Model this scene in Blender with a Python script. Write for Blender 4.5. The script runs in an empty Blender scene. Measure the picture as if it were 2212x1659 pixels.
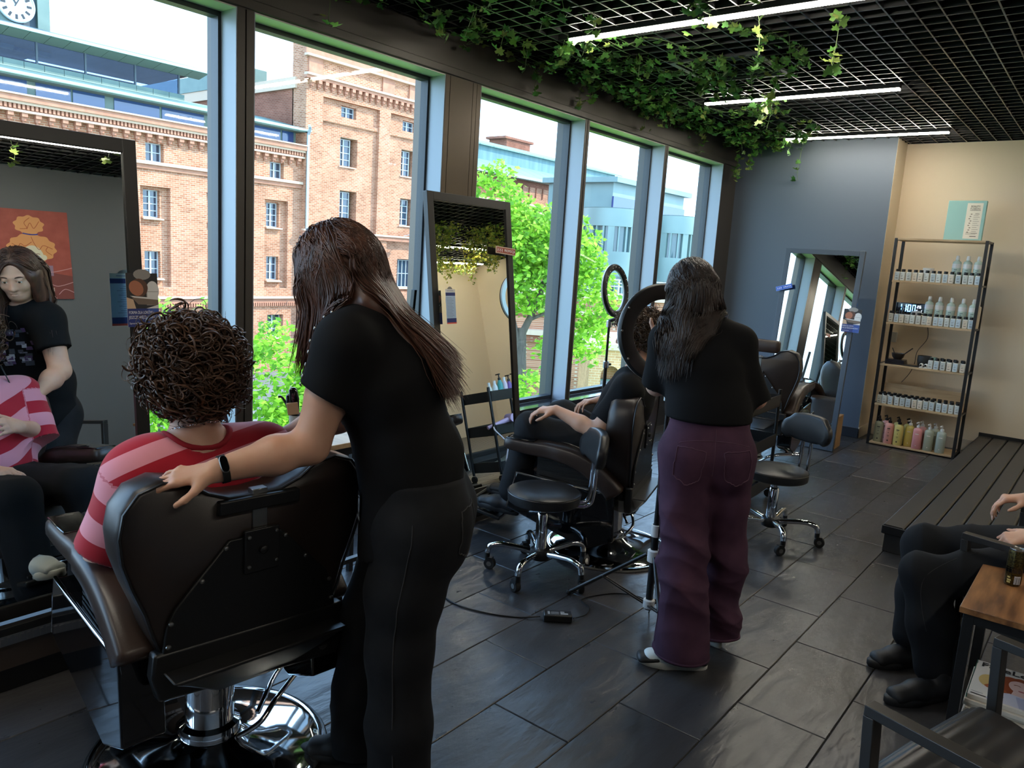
import bpy, math, random
import numpy as np
from mathutils import Vector, Matrix, Euler
PI = math.pi
SC = bpy.context.scene
COL = SC.collection
rnd = random.Random(7)

# ------------------------------------------------------------------ camera
cam_d = bpy.data.cameras.new('camera'); cam = bpy.data.objects.new('camera', cam_d); COL.objects.link(cam)
cam_d.sensor_width = 36.0; cam_d.lens = 26.93; cam_d.clip_start = 0.02; cam_d.clip_end = 600
_r = ((0.62559863, -0.08967226, 0.77497435), (-0.77767561, -0.15065704, 0.6103467), (0.06202417, -0.98451071, -0.16398677))
cam.matrix_world = Matrix(((_r[0][0], -_r[0][1], -_r[0][2], 0.0), (_r[1][0], -_r[1][1], -_r[1][2], 0.0),
                           (_r[2][0], -_r[2][1], -_r[2][2], 1.58), (0, 0, 0, 1)))
SC.camera = cam
# ------------------------------------------------------------------ view, sky, sun
SC.view_settings.view_transform = 'Standard'; SC.view_settings.look = 'None'
SC.view_settings.exposure = 0.6; SC.view_settings.gamma = 1.0; SC.view_settings.use_curve_mapping = False
SC.cycles.use_denoising = True
SC.cycles.max_bounces = 9; SC.cycles.diffuse_bounces = 4; SC.cycles.glossy_bounces = 5
SC.cycles.transparent_max_bounces = 12; SC.cycles.sample_clamp_indirect = 6.0
SC.cycles.caustics_reflective = False; SC.cycles.caustics_refractive = False
W = bpy.data.worlds.new('sky'); SC.world = W; W.use_nodes = True
_n = W.node_tree.nodes; _l = W.node_tree.links
_bg = _n['Background']
_tc = _n.new('ShaderNodeTexCoord'); _sep = _n.new('ShaderNodeSeparateXYZ'); _rmp = _n.new('ShaderNodeValToRGB')
_l.new(_tc.outputs['Generated'], _sep.inputs[0]); _l.new(_sep.outputs['Z'], _rmp.inputs[0])
_e = _rmp.color_ramp.elements
_e[0].position = 0.0; _e[0].color = (0.54, 0.75, 1.0, 1)
_e[1].position = 0.75; _e[1].color = (0.30, 0.56, 1.0, 1)
_l.new(_rmp.outputs[0], _bg.inputs[0]); _bg.inputs[1].default_value = 4.0
sun_d = bpy.data.lights.new('sun', 'SUN'); sun = bpy.data.objects.new('sun', sun_d); COL.objects.link(sun)
sun_d.energy = 5.0; sun_d.angle = 0.009; sun_d.color = (1.0, 0.93, 0.82)
sun.rotation_euler = Vector((-1.1, 1.0, -1.35)).to_track_quat('-Z', 'Y').to_euler()
LED = 48.0            # ceiling strip lights

# ------------------------------------------------------------------ helpers
def lin(c):
    def f(v):
        v /= 255.0
        return v / 12.92 if v <= 0.04045 else ((v + 0.055) / 1.055) ** 2.4
    return (f(c[0]), f(c[1]), f(c[2]), 1.0)

def mat(name, col, rough=0.5, metal=0.0, spec=0.5, noise=None, bump=None, col2=None, emit=None, estr=0.0, coat=0.0, aniso=None, coord='Object', stretch=None, sheen=0.0, sss=0.0):
    """Principled material; noise=(scale, detail) mixes col and col2; bump=(scale, strength, distance)."""
    m = bpy.data.materials.new(name); m.use_nodes = True
    nt = m.node_tree; N = nt.nodes; L = nt.links; b = N['Principled BSDF']
    b.inputs['Base Color'].default_value = lin(col); b.inputs['Roughness'].default_value = rough
    b.inputs['Metallic'].default_value = metal; b.inputs['Specular IOR Level'].default_value = spec
    if coat: b.inputs['Coat Weight'].default_value = coat; b.inputs['Coat Roughness'].default_value = 0.05
    if sheen: b.inputs['Sheen Weight'].default_value = sheen
    if sss:
        b.inputs['Subsurface Weight'].default_value = sss; b.inputs['Subsurface Radius'].default_value = (0.02, 0.008, 0.004); b.inputs['Subsurface Scale'].default_value = 0.5
    tc = None
    def coords():
        nonlocal tc
        if tc is None:
            t = N.new('ShaderNodeTexCoord'); mp = N.new('ShaderNodeMapping')
            L.new(t.outputs[coord], mp.inputs[0])
            if stretch: mp.inputs['Scale'].default_value = stretch
            tc = mp.outputs[0]
        return tc
    if noise:
        t = N.new('ShaderNodeTexNoise'); t.inputs['Scale'].default_value = noise[0]; t.inputs['Detail'].default_value = noise[1]
        r = N.new('ShaderNodeValToRGB'); r.color_ramp.elements[0].position = 0.32; r.color_ramp.elements[1].position = 0.68
        r.color_ramp.elements[0].color = lin(col); r.color_ramp.elements[1].color = lin(col2 or col)
        L.new(coords(), t.inputs['Vector']); L.new(t.outputs['Fac'], r.inputs[0]); L.new(r.outputs[0], b.inputs['Base Color'])
    if bump:
        t = N.new('ShaderNodeTexNoise'); t.inputs['Scale'].default_value = bump[0]; t.inputs['Detail'].default_value = 5
        bp = N.new('ShaderNodeBump'); bp.inputs['Strength'].default_value = bump[1]; bp.inputs['Distance'].default_value = bump[2] if len(bump) > 2 else 0.01
        L.new(coords(), t.inputs['Vector']); L.new(t.outputs['Fac'], bp.inputs['Height']); L.new(bp.outputs[0], b.inputs['Normal'])
    if emit:
        b.inputs['Emission Color'].default_value = lin(emit); b.inputs['Emission Strength'].default_value = estr
    return m

class MB:
    """collects boxes, bars, tubes, lathes and lofts into one mesh"""
    def __init__(s): s.v = []; s.f = []; s.M = None
    def add(s, vs, fs):
        o = len(s.v); s.v += [tuple(v) for v in vs]; s.f += [tuple(i + o for i in f) for f in fs]; return s
    def bx(s, x0, x1, y0, y1, z0, z1):
        vs = [(x, y, z) for z in (z0, z1) for y in (y0, y1) for x in (x0, x1)]
        return s.add(vs, [(0, 2, 3, 1), (4, 5, 7, 6), (0, 1, 5, 4), (2, 6, 7, 3), (0, 4, 6, 2), (1, 3, 7, 5)])
    def box(s, c, size, rot=None):
        R = Euler(rot).to_matrix() if rot is not None and not isinstance(rot, Matrix) else (rot or Matrix.Identity(3))
        vs = []
        for z in (-.5, .5):
            for y in (-.5, .5):
                for x in (-.5, .5):
                    vs.append(Vector(c) + R @ Vector((x * size[0], y * size[1], z * size[2])))
        return s.add(vs, [(0, 2, 3, 1), (4, 5, 7, 6), (0, 1, 5, 4), (2, 6, 7, 3), (0, 4, 6, 2), (1, 3, 7, 5)])
    def bar(s, p0, p1, w, h, up=(0, 0, 1)):
        """rectangular bar from p0 to p1, w across, h along up"""
        p0 = Vector(p0); p1 = Vector(p1); d = (p1 - p0); ln = d.length; d.normalize(); up = Vector(up)
        if abs(d.dot(up)) > 0.98: up = Vector((1, 0, 0))
        a = d.cross(up).normalized(); b = a.cross(d).normalized()
        R = Matrix((a, d, b)).transposed()
        return s.box((p0 + p1) / 2, (w, ln, h), R)
    def ring(s, c, a, b, ra, rb, n, sq=1.0):
        out = []
        for i in range(n):
            t = 2 * PI * i / n; cx = math.cos(t); sy = math.sin(t)
            if sq != 1.0:
                cx = math.copysign(abs(cx) ** sq, cx); sy = math.copysign(abs(sy) ** sq, sy)
            out.append(Vector(c) + a * (ra * cx) + b * (rb * sy))
        return out
    def rings(s, rs, cap=True, closed=False):
        n = len(rs[0]); vs = [v for r in rs for v in r]; fs = []
        m = len(rs)
        for j in range(m if closed else m - 1):
            k = (j + 1) % m
            for i in range(n):
                fs.append((j * n + i, j * n + (i + 1) % n, k * n + (i + 1) % n, k * n + i))
        if cap and not closed:
            fs.append(tuple(reversed(range(n)))); fs.append(tuple(range((m - 1) * n, m * n)))
        return s.add(vs, fs)
    def cyl(s, p0, p1, r0, r1=None, n=16, cap=True):
        r1 = r0 if r1 is None else r1
        p0 = Vector(p0); p1 = Vector(p1); d = (p1 - p0).normalized()
        a = d.orthogonal().normalized(); b = d.cross(a)
        return s.rings([s.ring(p0, a, b, r0, r0, n), s.ring(p1, a, b, r1, r1, n)], cap)
    def tube(s, pts, r, n=8, cap=True, closed=False):
        pts = [Vector(p) for p in pts]; m = len(pts); rs = []
        a = None
        for i, p in enumerate(pts):
            if closed: d = (pts[(i + 1) % m] - pts[i - 1])
            else: d = (pts[min(i + 1, m - 1)] - pts[max(i - 1, 0)])
            if d.length < 1e-9: d = Vector((0, 0, 1))
            d.normalize()
            if a is None: a = d.orthogonal().normalized()
            else:
                a = a - d * a.dot(d)
                a = a.normalized() if a.length > 1e-6 else d.orthogonal().normalized()
            b = d.cross(a)
            rr = r[i] if isinstance(r, (list, tuple)) else r
            rs.append(s.ring(p, a, b, rr, rr, n))
        return s.rings(rs, cap, closed)
    def lathe(s, prof, n=24, c=(0, 0, 0), axis=(0, 0, 1), cap=True):
        ax = Vector(axis).normalized(); a = ax.orthogonal().normalized(); b = ax.cross(a); c = Vector(c)
        return s.rings([s.ring(c + ax * z, a, b, max(r, 1e-4), max(r, 1e-4), n) for r, z in prof], cap)
    def prism(s, poly, h0, h1, M=None):
        """poly [(x,y)] extruded along z from h0 to h1, then moved by matrix M"""
        n = len(poly); M = M or Matrix.Identity(4)
        vs = [M @ Vector((x, y, h0)) for x, y in poly] + [M @ Vector((x, y, h1)) for x, y in poly]
        fs = [tuple(reversed(range(n))), tuple(range(n, 2 * n))] + [(i, (i + 1) % n, n + (i + 1) % n, n + i) for i in range(n)]
        return s.add(vs, fs)
    def ball(s, c, r, n=12, m=8, sc=(1, 1, 1)):
        c = Vector(c); rs = []
        for j in range(m + 1):
            t = PI * j / m
            rs.append([c + Vector((r * sc[0] * max(math.sin(t), 1e-3) * math.cos(2 * PI * i / n), r * sc[1] * max(math.sin(t), 1e-3) * math.sin(2 * PI * i / n), -r * sc[2] * math.cos(t))) for i in range(n)])
        return s.rings(rs, True)
    def build(s, name, m, parent=None, smooth=None, bevel=0, xf=None, bseg=2):
        me = bpy.data.meshes.new(name)
        vs = s.v if xf is None else [tuple(xf @ Vector(v)) for v in s.v]
        me.from_pydata(vs, [], s.f); me.update()
        if m: me.materials.append(m)
        o = bpy.data.objects.new(name, me); COL.objects.link(o)
        if smooth:
            me.shade_smooth()
            if smooth < 179: me.set_sharp_from_angle(angle=math.radians(smooth))
        if bevel:
            md = o.modifiers.new('bevel', 'BEVEL'); md.width = bevel; md.segments = bseg; md.limit_method = 'ANGLE'; md.angle_limit = math.radians(40); md.harden_normals = False
            if not smooth: me.shade_smooth(); me.set_sharp_from_angle(angle=math.radians(50))
        if parent: o.parent = parent
        return o

def tag(o, label=None, cat=None, group=None, kind=None):
    if label: o['label'] = label
    if cat: o['category'] = cat
    if group: o['group'] = group
    if kind: o['kind'] = kind
    return o
def thing(name, label, cat, loc=(0, 0, 0), rz=0.0, group=None):
    o = bpy.data.objects.new(name, None); COL.objects.link(o)
    o.location = loc; o.rotation_euler = (0, 0, rz); o.empty_display_size = 0.1
    return tag(o, label, cat, group)
def struct(o): o['kind'] = 'structure'; return o
def copy_tree(o, parent=None):
    c = o.copy(); COL.objects.link(c); c.parent = parent
    for ch in o.children: copy_tree(ch, c)
    return c
def inst(name, me, parent, loc=(0, 0, 0), rot=(0, 0, 0), sc=None):
    o = bpy.data.objects.new(name, me); COL.objects.link(o); o.location = loc; o.rotation_euler = rot
    if sc is not None: o.scale = sc
    if parent: o.parent = parent
    return o
def raw(name, vs, fs, m, parent=None, smooth=False):
    me = bpy.data.meshes.new(name); me.from_pydata([tuple(v) for v in vs], [], fs); me.update()
    if m: me.materials.append(m)
    if smooth: me.shade_smooth()
    o = bpy.data.objects.new(name, me); COL.objects.link(o)
    if parent: o.parent = parent
    return o
def npmesh(name, V, F, m, parent=None, smooth=True):
    """fast mesh from numpy arrays, F is (n,3) or (n,4)"""
    me = bpy.data.meshes.new(name); k = F.shape[1]
    me.vertices.add(len(V)); me.vertices.foreach_set('co', np.asarray(V, np.float32).ravel())
    me.loops.add(F.size); me.loops.foreach_set('vertex_index', np.asarray(F, np.int32).ravel())
    me.polygons.add(len(F)); me.polygons.foreach_set('loop_start', np.arange(0, F.size, k, dtype=np.int32))
    me.update(calc_edges=True); me.validate()
    if smooth: me.shade_smooth()
    if m: me.materials.append(m)
    o = bpy.data.objects.new(name, me); COL.objects.link(o)
    if parent: o.parent = parent
    return o
def text(name, s, size, m, parent, M, ext=0.0004, align='CENTER', sx=1.0, spacing=1.0, bold=0.0):
    cu = bpy.data.curves.new(name, 'FONT'); cu.body = s; cu.size = size; cu.extrude = ext; cu.align_x = align; cu.align_y = 'CENTER'
    cu.space_character = spacing; cu.offset = bold; cu.resolution_u = 3
    cu.materials.append(m); tmp = bpy.data.objects.new(name, cu); me = bpy.data.meshes.new_from_object(tmp); bpy.data.objects.remove(tmp)
    if not me.materials: me.materials.append(m)
    o = bpy.data.objects.new(name, me); COL.objects.link(o)
    if parent: o.parent = parent
    o.matrix_local = M @ Matrix.Diagonal((sx, 1, 1, 1))
    return o
def frame_m(o, x, y, z=None):
    """4x4 matrix with origin o and axes x, y (z = x cross y)"""
    x = Vector(x).normalized(); y = Vector(y).normalized(); z = x.cross(y).normalized(); y = z.cross(x)
    M = Matrix((x, y, z)).transposed().to_4x4(); M.translation = Vector(o); return M
def bez(ctrl, n=12):
    """Catmull-Rom through the control points"""
    P = [Vector(p) for p in ctrl]; out = []
    for i in range(len(P) - 1):
        a = P[max(i - 1, 0)]; b = P[i]; c = P[i + 1]; d = P[min(i + 2, len(P) - 1)]
        for k in range(n):
            t = k / n
            out.append(0.5 * ((2 * b) + (c - a) * t + (2 * a - 5 * b + 4 * c - d) * t * t + (3 * b - a - 3 * c + d) * t ** 3))
    out.append(P[-1]); return out

# ------------------------------------------------------------------ shared materials
M = {}
M['chrome'] = mat('chrome', (225, 228, 232), 0.06, 1.0)
M['steel'] = mat('brushed_steel', (150, 148, 144), 0.32, 1.0, bump=(60, 0.05, 0.002), stretch=(1, 1, 0.05))
M['black'] = mat('black_plastic', (16, 16, 17), 0.42)
M['black_metal'] = mat('black_powder_metal', (21, 21, 22), 0.38, spec=0.5, bump=(900, 0.05, 0.001))
M['black_gloss'] = mat('black_gloss', (10, 11, 13), 0.05, coat=0.6)
M['rubber'] = mat('rubber', (22, 22, 23), 0.75)
M['white_plastic'] = mat('white_plastic', (228, 228, 226), 0.35)
M['paper'] = mat('paper', (236, 236, 240), 0.6)
M['ink'] = mat('ink', (28, 28, 32), 0.6)
M['led'] = mat('led_diffuser', (255, 250, 240), 0.4, emit=(255, 246, 228), estr=LED)
M['glass'] = None
def glass_mat(name, tint, f0=0.045):
    m = bpy.data.materials.new(name); m.use_nodes = True; N = m.node_tree.nodes; L = m.node_tree.links
    N.remove(N['Principled BSDF'])
    t = N.new('ShaderNodeBsdfTransparent'); t.inputs[0].default_value = (*tint, 1)
    g = N.new('ShaderNodeBsdfGlossy'); g.inputs['Roughness'].default_value = 0.02
    lw = N.new('ShaderNodeLayerWeight'); lw.inputs[0].default_value = 0.5
    pw = N.new('ShaderNodeMath'); pw.operation = 'POWER'; pw.inputs[1].default_value = 5.0; L.new(lw.outputs['Facing'], pw.inputs[0])
    ma = N.new('ShaderNodeMath'); ma.operation = 'MULTIPLY_ADD'; ma.inputs[1].default_value = 0.5; ma.inputs[2].default_value = f0 * 0.6; L.new(pw.outputs[0], ma.inputs[0])
    mx = N.new('ShaderNodeMixShader'); L.new(ma.outputs[0], mx.inputs[0]); L.new(t.outputs[0], mx.inputs[1]); L.new(g.outputs[0], mx.inputs[2])
    L.new(mx.outputs[0], N['Material Output'].inputs[0]); return m
M['glass'] = glass_mat('window_glass', (0.96, 0.985, 0.97))
def wood_mat(name, c1, c2, rough=0.45, scale=(1.5, 22, 22), coord='Object'):
    m = mat(name, c1, rough, noise=(2.2, 6), col2=c2, stretch=scale, bump=(3.0, 0.08, 0.002), coord=coord); return m
M['wood_rustic'] = wood_mat('rustic_wood', (92, 58, 34), (160, 110, 66), 0.38, (2.0, 14, 14))
M['wood_oak'] = wood_mat('oak_board', (176, 148, 112), (205, 178, 140), 0.5, (14, 2.0, 14))
M['leather_brown'] = mat('brown_leather', (46, 35, 30), 0.34, spec=0.5, noise=(5, 4), col2=(58, 44, 37), bump=(420, 0.12, 0.002))
M['leather_shaded'] = mat('shaded_brown_leather', (36, 29, 26), 0.36, spec=0.5, noise=(5, 4), col2=(46, 37, 33), bump=(420, 0.12, 0.002))  # same brown leather, darkened to put the backrests' shade into its colour
M['leather_black'] = mat('black_leather', (24, 24, 26), 0.36, noise=(6, 3), col2=(32, 32, 34), bump=(420, 0.12, 0.002))
M['mirror'] = mat('mirror_glass', (235, 240, 238), 0.0, 1.0)
# ================================================================== the room
m_floor_tiles = []
for k in range(4):
    c = [(50, 50, 52), (55, 55, 57), (46, 46, 48), (59, 58, 60)][k]
    mm = mat('slate_tile', c, 0.34, spec=0.55, noise=(3.0, 8), col2=tuple(v + 12 for v in c), bump=(5.0, 0.5, 0.012), stretch=(1.0, 2.6, 1.0), coord='Object')
    b = mm.node_tree.nodes['Principled BSDF']
    N = mm.node_tree.nodes; L = mm.node_tree.links
    t = N.new('ShaderNodeTexNoise'); t.inputs['Scale'].default_value = 9; t.inputs['Detail'].default_value = 8
    r = N.new('ShaderNodeMapRange'); r.inputs[3].default_value = 0.20; r.inputs[4].default_value = 0.42
    tcc = [n for n in N if n.type == 'MAPPING'][0]
    L.new(tcc.outputs[0], t.inputs['Vector']); L.new(t.outputs['Fac'], r.inputs[0]); L.new(r.outputs[0], b.inputs['Roughness'])
    m_floor_tiles.append(mm)
m_grout = mat('grout', (70, 66, 62), 0.8)
fl = struct(MB().bx(-5.0, 9.9, -2.3, 3.62, -0.25, -0.006).build('floor', m_grout)); fl['label'] = 'floor slab under the dark slate tiles'
TX, TY, J = 0.6435, 0.3217, 0.0032
tile_meshes = []
for k in range(4):
    b = MB(); w, d, h, c = TX / 2 - J / 2, TY / 2 - J / 2, 0.006, 0.0025
    vs = [(-w, -d, -h), (w, -d, -h), (w, d, -h), (-w, d, -h), (-w, -d, -c), (w, -d, -c), (w, d, -c), (-w, d, -c), (-w + c, -d + c, 0), (w - c, -d + c, 0), (w - c, d - c, 0), (-w + c, d - c, 0)]
    fs = [(8, 9, 10, 11)] + [(a, (a + 1) % 4, (a + 1) % 4 + 4, a + 4) for a in range(4)] + [(a + 4, (a + 1) % 4 + 4, (a + 1) % 4 + 8, a + 8) for a in range(4)]
    b.add(vs, fs); o = b.build('tile', m_floor_tiles[k], fl); tile_meshes.append(o.data); bpy.data.objects.remove(o)
far_tiles = MB()
for j in range(-11, 8):
    y = 1.553 + 0.3217 * j + 0.3217 / 2
    if y > 3.5 or y < -2.3: continue
    off = 2.31 if (j % 2 == 0) else 1.985
    for i in range(-11, 13):
        x = off + TX * i + TX / 2
        if x < -4.6 or x > 9.6: continue
        if x > 0.2 and y > -0.75 and x < 8.6:
            inst('tile', tile_meshes[rnd.randrange(4)], fl, (x, y, rnd.uniform(-0.0006, 0.0003)), (0, 0, rnd.choice((0, PI))))
        else:
            far_tiles.bx(x - TX / 2 + J / 2, x + TX / 2 - J / 2, y - TY / 2 + J / 2, y + TY / 2 - J / 2, -0.006, 0)
o = far_tiles.build('tile_field', m_floor_tiles[0], fl); o['kind'] = 'stuff'

m_blue = mat('blue_grey_paint', (88, 98, 112), 0.55, bump=(160, 0.04, 0.002))
m_grey = mat('grey_paint', (96, 97, 98), 0.55, bump=(160, 0.04, 0.002))
m_cream = mat('cream_paint', (226, 210, 184), 0.6, bump=(160, 0.03, 0.002))
m_frame = mat('anodised_frame', (74, 70, 66), 0.42, 0.35, bump=(300, 0.03, 0.001))
m_reveal = mat('reveal_metal', (158, 166, 178), 0.40, 0.1)
m_soffit = mat('soffit_metal', (206, 210, 196), 0.4)
m_void = mat('black_void', (7, 7, 8), 0.9)
m_slat = mat('black_slat', (58, 58, 60), 0.32, 0.5)
m_sill = mat('sill_stone', (40, 42, 46), 0.10, coat=0.3)
YW, ZT, ZS = 3.48, 2.66, 0.44
# far wall: blue block that juts out, cream recess behind the rack
struct(MB().bx(8.08, 8.45, 1.92, 3.62, 0, 3.3).build('wall_far', m_blue))['label'] = 'blue grey far wall beside the last window'
struct(MB().bx(8.45, 8.6, 0.3, 1.921, 0, 3.3).bx(8.60, 9.9, 0.3, 0.45, 0, 3.3).build('wall_recess', m_cream))['label'] = 'cream wall behind the product rack'
struct(MB().bx(8.0802, 8.4499, 1.9185, 1.92, 0, 3.3).build('trim_1', m_cream))['label'] = 'cream painted side of the blue wall'
struct(MB().bx(9.9, 10.05, -2.45, 0.45, 0, 3.3).bx(5.6, 9.9, -2.45, -2.3, 0, 3.3).build('wall_rear', m_cream))
struct(MB().bx(-5.0, 5.6, -2.45, -2.3, 0, 3.3).build('wall_right', m_grey))
struct(MB().bx(-5.15, -5.0, -2.45, 3.62, 0, 3.3).build('wall_near', m_grey))
m_base = mat('baseboard_paint', (206, 194, 174), 0.45)
struct(MB().bx(8.066, 8.08, 1.905, 3.46, 0, 0.10).build('baseboard_far', mat('baseboard_dark', (44, 48, 56), 0.4), bevel=0.003))
struct(MB().bx(8.066, 8.436, 1.905, 1.9185, 0, 0.11).bx(8.436, 8.45, 0.3, 1.9185, 0, 0.11).build('baseboard_recess', m_base, bevel=0.003))
# window wall: header, wide column, sub-sill
struct(MB().bx(-5.0, 8.08, YW, 3.75, ZT, 3.3).build('wall_left', m_frame))['label'] = 'grey metal header above the windows'
struct(MB().bx(-5.0, 8.08, YW - 0.012, YW, ZT + 0.004, ZT + 0.05).build('trim_2', m_frame, bevel=0.004))
struct(MB().bx(-5.0, 8.08, YW, 3.75, -0.25, ZS - 0.03).build('wall_parapet', mat('parapet', (52, 52, 54), 0.5)))
OPEN = [(-0.25, 2.150), (2.240, 3.572), (3.902, 5.136), (5.192, 6.447), (6.51, 7.73), (-2.6, -0.33), (-4.85, -2.68)]
SOLID = [(-5.0, -4.85), (2.150, 2.240), (3.572, 3.902), (5.136, 5.192), (6.447, 6.51), (7.73, 8.08), (-0.33, -0.25), (-2.68, -2.6)]
for k, (a, b) in enumerate(SOLID):
    mb = MB()
    if k == 2:
        mb.bx(a, b, YW + 0.01, 3.75, ZS - 0.03, ZT).bx(a, a + 0.038, YW, YW + 0.01, ZS, ZT).bx(a + 0.042, a + 0.25, YW, YW + 0.01, ZS, ZT).bx(a + 0.254, a + 0.288, YW, YW + 0.01, ZS, ZT).bx(a + 0.292, b, YW, YW + 0.01, ZS, ZT)
    elif k in (1, 3, 4, 6, 7):
        mid = (a + b) / 2
        mb.bx(a, mid - 0.004, YW, 3.75, ZS - 0.03, ZT).bx(mid - 0.004, mid + 0.004, YW + 0.012, 3.75, ZS - 0.03, ZT).bx(mid + 0.004, b, YW, 3.75, ZS - 0.03, ZT)
    else: mb.bx(a, b, YW, 3.75, ZS - 0.03, ZT)
    o = mb.build('wall_pier' if k in (0, 5) else 'trim_%d' % (k + 2), m_frame if k != 2 else mat('column_panel', (92, 84, 76), 0.34, 0.75, bump=(70, 0.04, 0.002), stretch=(1, 1, 0.04))); struct(o)
GY = 3.625
for k, (a, b) in enumerate(OPEN):
    w = thing('window_%d' % (k + 1), 'tall fixed window pane, number %d along the window wall' % (k + 1), 'window', (0, 0, 0)); struct(w); del w['label']; del w['category']
    MB().bx(a, b, GY - 0.004, GY + 0.004, ZS + 0.02, ZT - 0.02).build('pane', M['glass'], w)
    t = 0.006
    MB().bx(b - t, b, YW + 0.002, GY - 0.012, ZS, ZT).bx(a, a + t, YW + 0.002, GY - 0.012, ZS, ZT).build('reveal', m_reveal, w)
    MB().bx(a + t, b - t, YW + 0.002, GY - 0.012, ZT - t, ZT).build('head_reveal', m_soffit, w)
    mb = MB()
    for (u0, u1, v0, v1) in ((a, a + 0.022, ZS, ZT), (b - 0.022, b, ZS, ZT), (a + 0.022, b - 0.022, ZT - 0.03, ZT), (a + 0.022, b - 0.022, ZS, ZS + 0.03)):
        mb.bx(u0, u1, GY - 0.012, GY + 0.05, v0, v1)
    mb.build('frame', mat('gasket', (38, 42, 48), 0.4), w)
    MB().bx(a, b, YW - 0.03, GY - 0.012, ZS - 0.03, ZS).build('sill', m_sill, w, bevel=0.003)

# open-cell ceiling: every slat is a part
ce = struct(MB().bx(-5.15, 10.05, -2.45, 3.75, 3.3, 3.45).build('ceiling', m_void)); ce['label'] = 'dark void above the open black ceiling grid'
GX0, GY0, GP = 3.95 - 0.06, 2.488, 0.12
sx = MB().bx(-0.004, 0.004, -2.3, YW, 0, 0.038).build('slat', m_slat, ce).data
sy = MB().bx(-5.0, 9.9, -0.004, 0.004, 0.0006, 0.0386).build('slat', m_slat, ce).data
for o in list(ce.children): bpy.data.objects.remove(o)
i0 = int((-5.0 - GX0) / GP); i1 = int((9.9 - GX0) / GP)
for i in range(i0, i1 + 1):
    x = GX0 + i * GP
    inst('slat', sx, ce, (x, 0, 2.9 + (0.0012 if i % 5 else 0.0)))
j0 = int((-2.3 - GY0) / GP); j1 = int((YW - GY0) / GP)
for j in range(j0, j1 + 1):
    inst('slat', sy, ce, (0, GY0 + j * GP, 2.9))

# strip lights
def strip(x, y, ln, along, label):
    t = thing('ceiling_light', label, 'light', (x, y, 2.865), 0 if along == 'x' else PI / 2, 'linear ceiling lights')
    MB().bx(-ln / 2, ln / 2, -0.028, 0.028, 0.012, 0.075).build('housing', M['black_metal'], t, bevel=0.003)
    MB().bx(-ln / 2 + 0.004, ln / 2 - 0.004, -0.0225, 0.0225, 0.0, 0.0125).build('diffuser', M['led'], t)
strip(3.95, 1.97, 1.72, 'y', 'long glowing ceiling light nearest the viewer, ivy over its end')
strip(5.90, 2.15, 1.43, 'y', 'middle glowing ceiling light under the vent')
strip(7.70, 2.14, 1.42, 'y', 'farthest glowing ceiling light close to the blue wall')
for x, y, d, lab in ((2.62, -1.1, 'x', 'glowing ceiling light over the waiting side, reflected in the left mirror'), (5.1, -1.25, 'x', 'glowing ceiling light over the waiting side behind the podium end'), (8.1, -1.1, 'x', 'upper of the two ceiling lights reflected in the middle mirror'), (9.0, -1.95, 'x', 'lower of the two ceiling lights reflected in the middle mirror'), (0.22, 2.1, 'y', 'ceiling light over the left end of the salon, out of view'), (-1.65, 2.1, 'y', 'second ceiling light over the left end of the salon, out of view'), (0.2, -1.1, 'x', 'ceiling light behind the viewer')):
    strip(x, y, 1.42, d, lab)
# air vent
v = thing('air_vent', 'square black air vent in the ceiling grid among the ivy', 'vent', (5.02, 2.28, 2.888))
for k in range(6):
    s0 = 0.30 - k * 0.046; th = 0.030 if k == 0 else 0.012; z = 0.0 + k * 0.006
    mb = MB()
    for (u0, u1, w0, w1) in ((-s0, s0, s0 - th, s0), (-s0, s0, -s0, -s0 + th), (-s0, -s0 + th, -s0 + th, s0 - th), (s0 - th, s0, -s0 + th, s0 - th)):
        mb.bx(u0, u1, w0, w1, z, z + 0.012)
    mb.build('rim' if k == 0 else 'louvre', mat('vent_metal', (60, 62, 64), 0.35, 0.4), v)
MB().bx(-0.29, 0.29, -0.29, 0.29, 0.052, 0.057).build('backing', m_void, v)
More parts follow.
